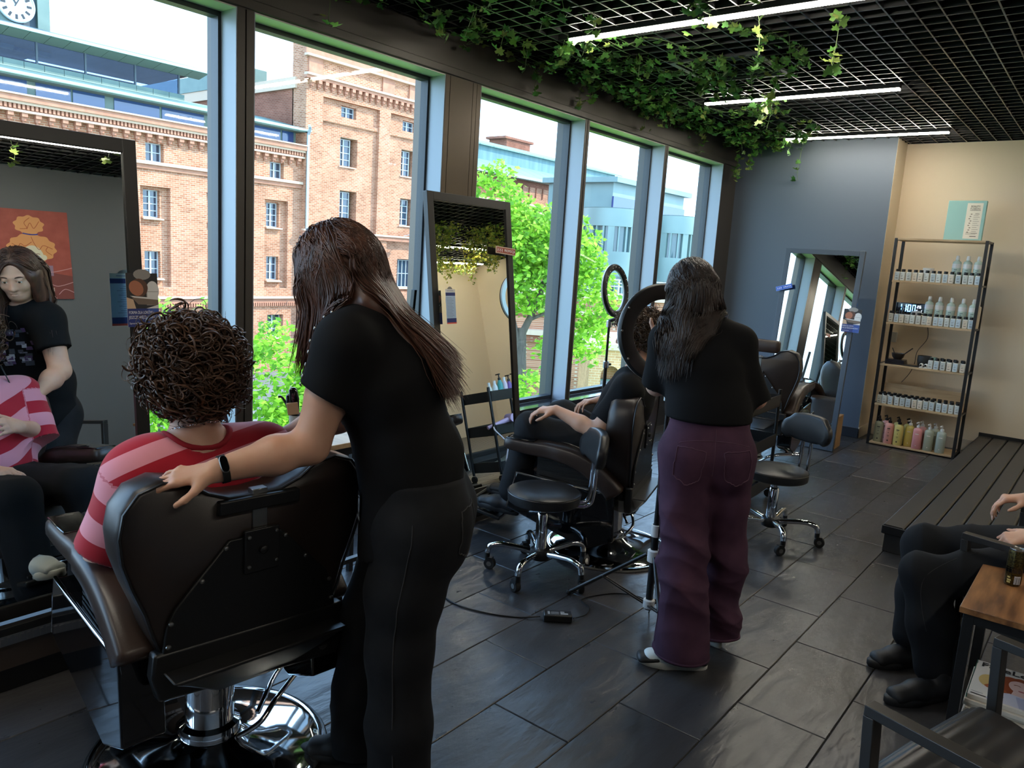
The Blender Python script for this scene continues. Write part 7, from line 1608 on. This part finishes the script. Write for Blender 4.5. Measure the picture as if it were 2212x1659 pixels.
    curls('fly_away_strands', cap, P, ((0, -.025, .035), (.112, .122, .116)), 130, 43, M['hair_curly'], B, .08, .022, .0008)
    return t
client_one()

# ------------------------------------------------------------------ stylist 2 in purple jeans
def stylist_two():
    B = V3(2.86, 1.26, 0); t = person('woman in a black top and wide purple jeans seen from behind', B); up = V3(0, 0, 1)
    f = unit(V3(.80, .60, 0)); left = V3(-f[1], f[0], 0)
    pel = V3(2.868, 1.238, .87); waist = V3(2.88, 1.255, 1.02); chest = V3(2.90, 1.30, 1.19); sh = V3(2.905, 1.315, 1.315); neckb = V3(2.93, 1.325, 1.375)
    hc = V3(2.925, 1.40, 1.485); hf = unit(V3(.78, .62, -.42)); hu = unit(V3(.22, .34, .9)); hp, P, ax = head_prims(hc, hf, hu, .97)
    shL, shR = sh + left * .145 - up * .03, sh - left * .14 - up * .025
    elL = V3(2.875, 1.49, 1.085); wrL = V3(2.985, 1.548, 1.262); elR = V3(3.05, 1.13, 1.07); wrR = V3(3.22, 1.30, 1.14)
    hL, tL = hand_prims(wrL, (.50, -.05, .86), (-.6, -.55, .35), -1, ((.3, .4, .3),) * 4, .95); hR, tR = hand_prims(wrR, (.6, .7, .25), (.5, -.5, .6), 1, ((.4, .5, .3),) * 4, .95)
    hipL, hipR = V3(2.80, 1.30, .84), V3(2.91, 1.165, .84)
    knL, anL = V3(2.765, 1.245, .44), V3(2.725, 1.19, .09); knR, anR = V3(2.965, 1.165, .44), V3(2.985, 1.16, .09)
    torso = chain([pel, waist, chest, sh], [(.155, .115), (.135, .10), (.15, .11), (.125, .08)], left, .05)
    arms = [Prim(sh + left * .06, shL, .066, .062, k=.04), Prim(sh - left * .06, shR, .066, .062, k=.04)] + chain([shL, elL], [.055, .043], k=.02) + chain([elL, elL * .6 + wrL * .4, wrL], [.043, .041, .025], k=.02) + chain([shR, elR], [.055, .043], k=.02) + chain([elR, wrR], [.042, .025], k=.02)
    legs = chain([hipL, knL, anL], [.09, .06, .04], k=.03) + chain([hipR, knR, anR], [.09, .06, .04], k=.03)
    skin('body', torso + [Prim(neckb - up * .04, hc - hf * .02 - hu * .07, .054, .050, k=.03)] + hp + arms + legs + hL + hR, .0058, M['skin_b'], t, B); face_bits(t, P, ax, .97, B, M['hair_dark'])
    dL, dR = unit(elL - shL), unit(elR - shR)
    tp = chain([pel + up * .06, waist + f * .0, chest, sh - up * .012], [(.168, .140), (.158, .132), (.160, .128), (.120, .088)], left, .05)
    tp += [Prim(sh + left * .05, shL, .074, .068, k=.05), Prim(shL, shL + dL * .24, .070, .070, k=.04, cut=[(shL + dL * .215, dL)]), Prim(sh - left * .05, shR, .074, .068, k=.05), Prim(shR, shR + dR * .28, .070, .066, k=.04, cut=[(shR + dR * .26, dR)])]
    fo = folds(.0085, 51, .6)
    skin('t_shirt', tp + [Prim(neckb - up * .03 - f * .0, neckb + up * .1 + f * .04, .066, .075, sub=True, k=.012)], .0068, M['tee_black'], t, B, lambda V, N: fo(V, N) * np.clip((1.33 - V[:, 2]) / .1, .2, 1), [(V3(0, 0, .985), -up)])
    j = [Prim(pel + up * .10, pel, (.158, .118), (.182, .135), left, .04), Prim(pel - f * .05 + left * .075 - up * .02, pel - f * .045 + left * .08 - up * .08, .100, .095, k=.05), Prim(pel - f * .05 - left * .075 - up * .02, pel - f * .045 - left * .08 - up * .08, .100, .095, k=.05)]
    j += chain([hipL, hipL * .5 + knL * .5, knL, knL * .5 + anL * .5, anL - up * .03], [(.105, .115), (.100, .110), (.100, .108), (.106, .112), (.116, .122)], left, .025)
    j += chain([hipR, hipR * .5 + knR * .5, knR, knR * .5 + anR * .5, anR - up * .03], [(.105, .115), (.095, .108), (.094, .104), (.098, .106), (.106, .112)], left, .025)
    fj = folds(.0115, 61, .7, (.35, .2, .9))
    je = skin('jeans', j, .0062, M['denim_purple'], t, B, lambda V, N: fj(V, N) * np.clip((.93 - V[:, 2]) / .25, .1, 1), [(V3(0, 0, 1.0), up), (V3(0, 0, .048), -up)])
    st = M['stitch_purple']
    for s in (1, -1):
        pocket(je, [pel - f * .15 + left * s * .035 + up * .015, pel - f * .13 + left * s * .145 + up * .03, pel - f * .12 + left * s * .150 - up * .09, pel - f * .15 + left * s * .10 - up * .125, pel - f * .16 + left * s * .045 - up * .10], B, t, st)
    seam_line(je, [pel - f * .12 + up * .10, pel - f * .135, pel - f * .14 - up * .09], B, t, st); seam_line(je, [pel - f * .14 + left * .16 + up * .055, pel - f * .15 + up * .062, pel - f * .14 - left * .16 + up * .055], B, t, st)
    seam_line(je, [hipL + left * .13, knL + left * .11, anL + left * .115], B, t, st)
    for a, w in ((anL, .118), (anR, .108)):
        c = [Vector(a + (left * math.cos(u) * w + f * math.sin(u) * w * 1.05) + V3(0, 0, .058 - a[2]) - B) for u in [2 * PI * i / 40 for i in range(40)]]
        q = []
        for v in c:
            p, n = snap(je, np.array(v) + B, B); q.append(Vector(p + n * .002 - B))
        for _ in range(2): q = [(q[i - 1] + q[i] * 2 + q[(i + 1) % len(q)]) / 4 for i in range(len(q))]
        MB().tube(q, .0055, 6, closed=True).build('frayed_hem', M['denim_purple'], je, smooth=80)
    pan = M['shoe_black2'] = mat('black_shoe_panel', (28, 28, 30), 0.5)
    shoe(t, 'shoe', V3(2.765, 1.095, .0), V3(2.615, 1.325, .0), up, M['shoe_white'], M['sole_white'], 1.05, B, accent=(pan, ((.06, .50, .040, .036), (.72, .96, .034, .026))))
    shoe(t, 'shoe', V3(2.965, 1.125, .0), V3(3.08, 1.375, .0), up, M['shoe_white'], M['sole_white'], 1.05, B, accent=(pan, ((.30, .55, .040, .036),)))
    r_, f_, u_ = ax
    shell = [ellipsoid(P(0, -.014, .034), ax, (.086, .102, .092), .02), Prim(P(-.015, -.07, -.02), V3(2.875, 1.335, 1.35), (.088, .045), (.098, .040), left, .04), Prim(V3(2.875, 1.34, 1.36), V3(2.80, 1.325, 1.23), (.095, .034), (.060, .024), left, .04), Prim(P(-.07, .0, .0), P(-.085, -.01, -.13), (.03, .055), (.028, .05), r_, .03), Prim(P(.072, .0, .0), P(.075, -.01, -.10), (.026, .05), (.02, .04), r_, .03), ellipsoid(P(0, .098, -.03), ax, (.055, .06, .10), .02, True)]
    h = skin('hair', shell, .0065, M['hair_dark'], t, B)
    g = np.random.default_rng(15); C = []; n = 3000
    for i in range(n):
        a = g.uniform(-PI, PI); th = math.acos(1 - g.random() * 1.1); x = math.sin(th) * math.cos(a); y = math.sin(th) * math.sin(a); z = math.cos(th)
        if y > .5 and z < .6: y = -y
        root = P(.088 * x, -.014 + .104 * y, .034 + .094 * z); w = g.normal(size=3) * .007
        lat = g.uniform(-1, 1) if abs(x) < .5 else -np.sign(-x) * g.uniform(.3, 1); 
        m1 = P(.085 * lat, -.105 + .05 * lat * lat, -.03); m2 = V3(2.855, 1.338, 1.355) - left * (.100 * lat) + f * .045 * lat * lat + up * .01
        e = V3(2.775, 1.325, 1.14 + .13 * g.random()) - left * (.075 * lat - .012) + f * (.03 * lat * lat + .010 * g.normal()) + up * (.12 * max(0, lat))
        C.append([root * .98 + P(0, -.014, .034) * .02, root * .45 + m1 * .55 + unit(root - P(0, -.014, .034)) * .010, m1 + w * .4, m2 + w, m2 * .45 + e * .55 - f * .012 + w, e + w * 1.5])
    S = push_out(tp + hp[:4] + shell[:5], cat_strands(C, 16), g.uniform(.002, .010, n), 1)
    strands('hair_strands', h, S, g.uniform(.0009, .0022, n), M['hair_dark'], B)['kind'] = 'stuff'
    return t
stylist_two()

# ------------------------------------------------------------------ man in black in the middle chair
def client_two():
    B = V3(3.6, 2.08, 0); t = person('man in black with curly hair seated in the middle barber chair, hands on his knees', B); up = V3(0, 0, 1)
    ps = math.radians(-17); f = V3(math.sin(ps), math.cos(ps), 0); r = V3(math.cos(ps), -math.sin(ps), 0)
    pel = V3(3.595, 2.13, .575); ch = V3(3.635, 2.05, .86); sh = V3(3.645, 2.03, .955); neckb = V3(3.645, 2.02, 1.03)
    hc = V3(3.640, 2.035, 1.205); hp, P, ax = head_prims(hc, f - up * .12, up + f * .1, 1.02)
    shL, shR = V3(3.455, 1.955, .93), V3(3.80, 2.09, .945); elL, wrL = V3(3.35, 2.055, .705), V3(3.292, 2.285, .790); elR, wrR = V3(3.80, 2.22, .74), V3(3.640, 2.225, .815)
    hipL, hipR = pel - r * .095, pel + r * .095; knL, anL = V3(3.315, 2.455, .665), V3(3.275, 2.535, .29); knR, anR = V3(3.60, 2.45, .70), V3(3.50, 2.64, .29)
    hL, tL = hand_prims(wrL, (-.35, .90, -.10), (-.25, .05, 1), -1, ((.55, .55, .35), (.5, .6, .35), (.5, .6, .35), (.5, .6, .35))); hR, tR = hand_prims(wrR, (-.72, .65, -.12), (0, .1, 1), 1, ((.45, .5, .35), (.5, .55, .35), (.5, .6, .35), (.5, .6, .35)))
    torso = chain([pel, (pel + ch) / 2, ch, sh], [(.16, .12), (.15, .115), (.17, .12), (.14, .085)], r, .05)
    arms = [Prim(sh - r * .08, shL, .066, .064, k=.04), Prim(sh + r * .08, shR, .066, .064, k=.04)] + chain([shL, elL], [.056, .046], k=.02) + chain([elL, elL * .6 + wrL * .4, wrL], [.045, .042, .027], k=.02) + chain([shR, elR, wrR], [.056, .045, .027], k=.02)
    legs = chain([hipL, knL, anL], [.085, .062, .04], k=.03) + chain([hipR, knR, anR], [.085, .062, .04], k=.03)
    skin('body', torso + [Prim(neckb - up * .04, hc - up * .06 - f * .02, .060, .056, k=.03)] + hp + arms + legs + hL + hR, .006, M['skin_a'], t, B); face_bits(t, P, ax, 1.02, B, M['hair_man'])
    dL, dR = unit(elL - shL), unit(elR - shR)
    tp = chain([pel, (pel + ch) / 2, ch, sh - up * .01], [(.18, .145), (.172, .14), (.19, .14), (.155, .095)], r, .05) + [Prim(sh - r * .08, shL, .08, .08, k=.05), Prim(shL, shL + dL * .23, .080, .082, k=.04, cut=[(shL + dL * .205, dL)]), Prim(sh + r * .08, shR, .08, .08, k=.05), Prim(shR, shR + dR * .23, .080, .082, k=.04, cut=[(shR + dR * .205, dR)])]
    fo = folds(.007, 71, .65); skin('t_shirt', tp + [Prim(neckb - up * .03, neckb + up * .1 + f * .03, .07, .078, sub=True, k=.012)], .0075, M['tee_black'], t, B, lambda V, N: fo(V, N) * .8, [(V3(0, 0, .53), -up)])
    tl = [Prim(pel, pel + f * .08, (.178, .12), (.17, .11), r, .05)] + chain([hipL, knL, anL + up * .0], [(.105, .10), (.084, .084), (.070, .074)], r, .04) + chain([hipR, knR, anR], [(.105, .10), (.084, .084), (.070, .074)], r, .04)
    ft = folds(.006, 81, .7); skin('trousers', tl, .008, M['denim_black'], t, B, lambda V, N: ft(V, N), [(V3(0, 0, .66), up)] if False else ())
    for a in (anL, anR): shoe(t, 'shoe', V3(a[0], a[1], .150) - f * .05, V3(a[0], a[1], .178) + f * .22, up - f * .15, M['shoe_black'], M['sole_black'], 1.05, B)
    cap = skin('hair', [ellipsoid(P(0, -.02, .03), ax, (.102, .115, .105), .02), ellipsoid(P(0, .10, -.045), ax, (.055, .07, .085), .015, True)], .006, M['hair_man'], t, B, lambda V, N: .006 * np.sin(V @ V3(80, 20, 65)) * np.sin(V @ V3(-40, 90, 62)))
    curls('curl_strands', cap, P, ((0, -.02, .03), (.104, .117, .107)), 1300, 91, M['hair_man'], B, .05, .012, .0017, k=18, zmin=-.8)
    return t
client_two()

# ------------------------------------------------------------------ man at the right edge
def waiting_man():
    B = V3(3.71, .05, 0); t = person('man in black trousers and sneakers sitting at the right edge, hand hanging over the armrest', B); up = V3(0, 0, 1)
    f = unit(V3(-.10, .99, 0)); r = V3(f[1], -f[0], 0)
    pel = V3(3.70, -.04, .53); ch = V3(3.72, -.16, .84); sh = V3(3.725, -.18, .98); neckb = V3(3.725, -.175, 1.06); hc = V3(3.72, -.13, 1.23); hp, P, ax = head_prims(hc, f - up * .2, up + f * .2, 1.03)
    shL, shR = sh - r * .18 - up * .02, sh + r * .18 - up * .02; elR, wrR = V3(4.04, -.03, .72), V3(3.985, .215, .672); elL, wrL = V3(3.50, -.02, .70), V3(3.60, .155, .615)
    hipL, hipR = pel - r * .095, pel + r * .095; knL, anL = V3(3.325, .47, .43), V3(3.225, .375, .09); knR, anR = V3(3.575, .52, .475), V3(3.44, .50, .09)
    hR, tR = hand_prims(wrR, (-.38, .88, -.12), (-.10, .25, 1), -1, ((.55, .55, .4), (.75, .55, .4), (.85, .6, .4), (.9, .6, .4)), 1.08, tcurl=.3); hL, tL = hand_prims(wrL, (-.25, .85, -.35), (-.5, .2, .8), 1, ((.6, .7, .4),) * 4, 1.05)
    torso = chain([pel, (pel + ch) / 2, ch, sh], [(.165, .12), (.155, .12), (.175, .125), (.145, .09)], r, .05)
    arms = [Prim(sh - r * .08, shL, .068, .066, k=.04), Prim(sh + r * .08, shR, .068, .066, k=.04)] + chain([shL, elL, wrL], [.058, .047, .028], k=.025) + chain([shR, elR, wrR], [.058, .047, .029], k=.025)
    legs = chain([hipL, knL, anL], [.085, .062, .04], k=.03) + chain([hipR, knR, anR], [.085, .062, .04], k=.03)
    skin('body', torso + [Prim(neckb - up * .04, hc - up * .06, .06, .056, k=.03)] + hp + arms + legs + hL + hR, .0058, M['skin_a'], t, B); face_bits(t, P, ax, 1.03, B, M['hair_dark'])
    for tp_ in (tR, tL): nails(t, tp_[:4], B, M['nail'])
    tp = chain([pel, (pel + ch) / 2, ch, sh - up * .01], [(.185, .145), (.175, .14), (.19, .145), (.155, .1)], r, .05) + [Prim(sh - r * .08, shL, .082, .08, k=.05), Prim(shL, shL + unit(elL - shL) * .2, .08, .08, k=.04), Prim(sh + r * .08, shR, .082, .08, k=.05), Prim(shR, shR + unit(elR - shR) * .2, .08, .08, k=.04)]
    skin('t_shirt', tp + [Prim(neckb - up * .03, neckb + up * .1 + f * .03, .068, .075, sub=True, k=.012)], .009, M['tee_black'], t, B, None, [(V3(0, 0, .50), -up)])
    tl = [Prim(pel, pel + f * .1, (.18, .115), (.175, .105), r, .05)] + chain([hipL + up * .01, hipL * .5 + knL * .5 + up * .012, knL, knL * .5 + anL * .5 - f * .01, anL + up * .03], [(.112, .100), (.096, .094), (.086, .088), (.088, .092), (.066, .072)], r, .04) + chain([hipR + up * .01, hipR * .5 + knR * .5 + up * .012, knR, knR * .5 + anR * .5 - f * .01, anR + up * .03], [(.112, .100), (.096, .094), (.086, .088), (.088, .092), (.066, .072)], r, .04)
    ft = folds(.007, 101, .6); tr2 = skin('trousers', tl, .0068, M['trouser'], t, B, lambda V, N: ft(V, N))
    seam_line(tr2, [hipL * .3 + knL * .7 - r * .02 + up * .09, knL - r * .088 + up * .02, knL * .5 + anL * .5 - r * .09], B, t, M['stitch_grey'], .001)
    shoe(t, 'shoe', V3(3.255, .315, .0), V3(3.02, .49, .0), up, M['shoe_black'], M['sole_black'], 1.08, B); shoe(t, 'shoe', V3(3.49, .44, .0), V3(3.275, .615, .0), up, M['shoe_black'], M['sole_black'], 1.08, B)
    skin('hair', [ellipsoid(P(0, -.018, .034), ax, (.084, .102, .092), .02), ellipsoid(P(0, .10, -.045), ax, (.06, .07, .09), .015, True)], .007, M['hair_dark'], t, B)
    return t
waiting_man()
# ================================================================== ivy woven through the ceiling grid
m_ivy = [mat('ivy_leaf', c, 0.5, spec=0.35, noise=(16, 4), col2=c2, coord='Object') for c, c2 in (((66, 108, 50), (86, 130, 62)), ((82, 124, 58), (112, 150, 74)), ((52, 90, 46), (70, 110, 56)), ((124, 148, 72), (160, 176, 100)))]
m_stem = mat('ivy_stem', (84, 104, 62), 0.6)
def leaf_me(m, s):
    o = [(0, 0), (.32, -.18), (.62, .10), (.40, .30), (.56, .66), (.24, .58), (0, 1.0), (-.24, .58), (-.56, .66), (-.40, .30), (-.62, .10), (-.32, -.18)]
    vs = [(0, .35 * s, .02 * s)] + [(x * s, y * s, (-.16 * abs(x) + .10 * math.sin(3 * y + x * 4) - .10 * y * y) * s) for x, y in o]
    fs = [(0, 1 + i, 1 + (i + 1) % 12) for i in range(12)]
    ob = raw('leaf', vs, fs, m, None, True); me = ob.data; bpy.data.objects.remove(ob); return me
IVY = [leaf_me(m, 1.0) for m in m_ivy]
ivr = random.Random(23)
def vine(path, label, group, n_leaf, seed_mats=(0, 0, 1, 1, 2, 3), size=(0.034, 0.058)):
    b = path[0]; t = thing('ivy_vine', label, 'ivy', tuple(b), 0, group)
    q = bez([p - b for p in path], 6); MB().tube(q, .0022, 4).build('stem', m_stem, t, smooth=80)
    for k in range(n_leaf):
        i = ivr.uniform(0, len(q) - 1.01); j = int(i); p = q[j].lerp(q[j + 1], i - j)
        a = ivr.uniform(0, 2 * PI); off = Vector((math.cos(a) * ivr.uniform(.0, .045), math.sin(a) * ivr.uniform(.0, .045), -ivr.uniform(.0, .05)))
        s = ivr.uniform(*size)
        inst('leaf', IVY[ivr.choice(seed_mats)], t, p + off, (ivr.uniform(1.9, 3.4) if ivr.random() < .7 else ivr.uniform(0.2, 1.4), ivr.uniform(-.5, .5), ivr.uniform(0, 2 * PI)), (s, s, s))
    return t
def edge(x):      # inner border of the planted area, Y as a function of X
    pts = [(2.4, 3.2), (3.0, 2.4), (3.4, 1.7), (3.9, 1.32), (4.35, 1.38), (4.7, 1.70), (5.4, 2.05), (6.2, 2.45), (6.6, 2.30), (7.0, 2.0), (7.3, 2.1), (7.6, 2.7), (8.0, 3.0)]
    for (a, ya), (b, yb) in zip(pts[:-1], pts[1:]):
        if a <= x <= b: return ya + (yb - ya) * (x - a) / (b - a)
    return 3.2
REG = [(3.3, 'ivy vine woven through the ceiling grid above the second window', 'ivy above the second window'), (4.6, 'ivy vine woven through the ceiling grid beside the long ceiling light', 'ivy beside the long ceiling light'), (5.7, 'ivy vine woven through the ceiling grid around the air vent', 'ivy around the air vent'), (6.8, 'ivy vine woven through the ceiling grid beside the middle ceiling light', 'ivy beside the middle light'), (9.0, 'ivy vine woven through the ceiling grid near the blue wall', 'ivy near the blue wall')]
cnt = 0
while cnt < 66:
    x = ivr.uniform(2.5, 7.9); ymin = edge(x); y = ymin + (3.42 - ymin) * ivr.random() ** .8
    if x < 3.1 and ivr.random() < .75: continue
    cnt += 1; d = ivr.uniform(0, 2 * PI); pts = []; px, py = x, y
    for k in range(7):
        z = 2.895 + ivr.uniform(-.05, .02); pts.append(Vector((px, py, z)))
        d += ivr.uniform(-.9, .9); px += .14 * math.cos(d); py += .14 * math.sin(d)
        lim = edge(min(max(px, 2.5), 7.95)) - .05
        if py < lim: py = lim; d = ivr.uniform(.3, 2.8)
        if py > 3.43: py = 3.42; d = -ivr.uniform(.3, 2.8)
        px = min(max(px, 2.5), 7.98)
    if ivr.random() < .38: pts.append(pts[-1] + Vector((ivr.uniform(-.04, .04), ivr.uniform(-.04, .04), -ivr.uniform(.06, .16))))
    lab = [r for r in REG if x < r[0]][0]
    vine(pts, lab[1], lab[2], ivr.randint(19, 26))
# single trailing strands
for (x, y, dx, dy, drop, n, lab) in ((2.62, 3.40, .01, .01, .18, 5, 'short ivy strand hanging alone before the second window'), (3.2, 3.25, .05, -.05, .10, 9, 'ivy sprig hanging over the header right of the second window top'), (4.35, 3.42, .06, .0, .17, 9, 'ivy strand hanging over the header above the third window'), (5.0, 3.40, -.05, .03, .16, 8, 'ivy strand hanging over the header between third and fourth windows'), (5.9, 3.42, .04, .0, .15, 8, 'ivy strand hanging over the header above the fourth window'), (7.0, 3.40, .05, .03, .20, 14, 'ivy strand hanging over the header above the last window'), (7.85, 3.36, .0, .02, .34, 30, 'thick ivy strand hanging in the corner beside the blue wall'), (7.7, 3.2, .03, .0, .25, 24, 'second ivy strand hanging in the corner beside the blue wall'), (7.95, 2.75, .0, .03, .36, 9, 'ivy strand hanging before the blue wall below the far light'), (4.2, 1.35, .02, .01, .26, 16, 'ivy strand hanging at the right tip of the planted ceiling'), (4.02, 1.72, .03, -.02, .22, 12, 'ivy strand hanging across the long ceiling light'), (5.85, 2.35, .02, .02, .20, 14, 'ivy strand hanging across the middle ceiling light'), (5.3, 2.05, .0, .03, .22, 14, 'ivy strand hanging beside the air vent')):
    vine([Vector((x, y, 2.90)), Vector((x + dx * .5, y + dy * .5, 2.875)), Vector((x + dx, y + dy, 2.87 - drop * .4)), Vector((x + dx * .6, y + dy * 1.3, 2.87 - drop * .75)), Vector((x + dx * 1.2, y + dy, 2.87 - drop))], lab, None, n, (0, 1, 1, 3, 3))
for k, (x, y, drop) in enumerate(((2.5, -1.32, .22), (3.12, -.98, .12))):
    vine([Vector((x, y, 2.90)), Vector((x + .02, y, 2.9 - drop * .5)), Vector((x, y + .02, 2.9 - drop))], ['ivy strand over the waiting side, reflected at the left of the left mirror', 'short ivy sprig over the waiting side, reflected beside the light in the left mirror'][k], None, 8 if k == 0 else 4, (1, 3, 3), (.05, .07))
m_yel = [mat('yellow_green_leaf', c, 0.5) for c in ((150, 160, 50), (104, 128, 44), (186, 178, 70))]
for k, (x, y, r) in enumerate(((7.0, -.3, .32), (7.7, -.15, .28), (7.4, -.9, .35), (8.3, -.7, .38), (9.0, -1.3, .35), (8.6, -1.9, .30), (9.3, -2.0, .25))):
    t = thing('hanging_plant', 'yellow green artificial plant hanging from the rear ceiling, seen in the middle mirror', 'plant', (x, y, 2.9), 0, 'rear hanging plants')
    MB().tube([(0, 0, 0), (0, 0, -.2)], .01, 6).build('stem', m_stem, t)
    leaf_cloud('foliage', t, [(np.array((0, 0, -.08)), (r, r, .12)), (np.array((.1, .05, -.22)), (r * .35, r * .35, .16))], 9000, .022, 50 + k, m_yel, .2)
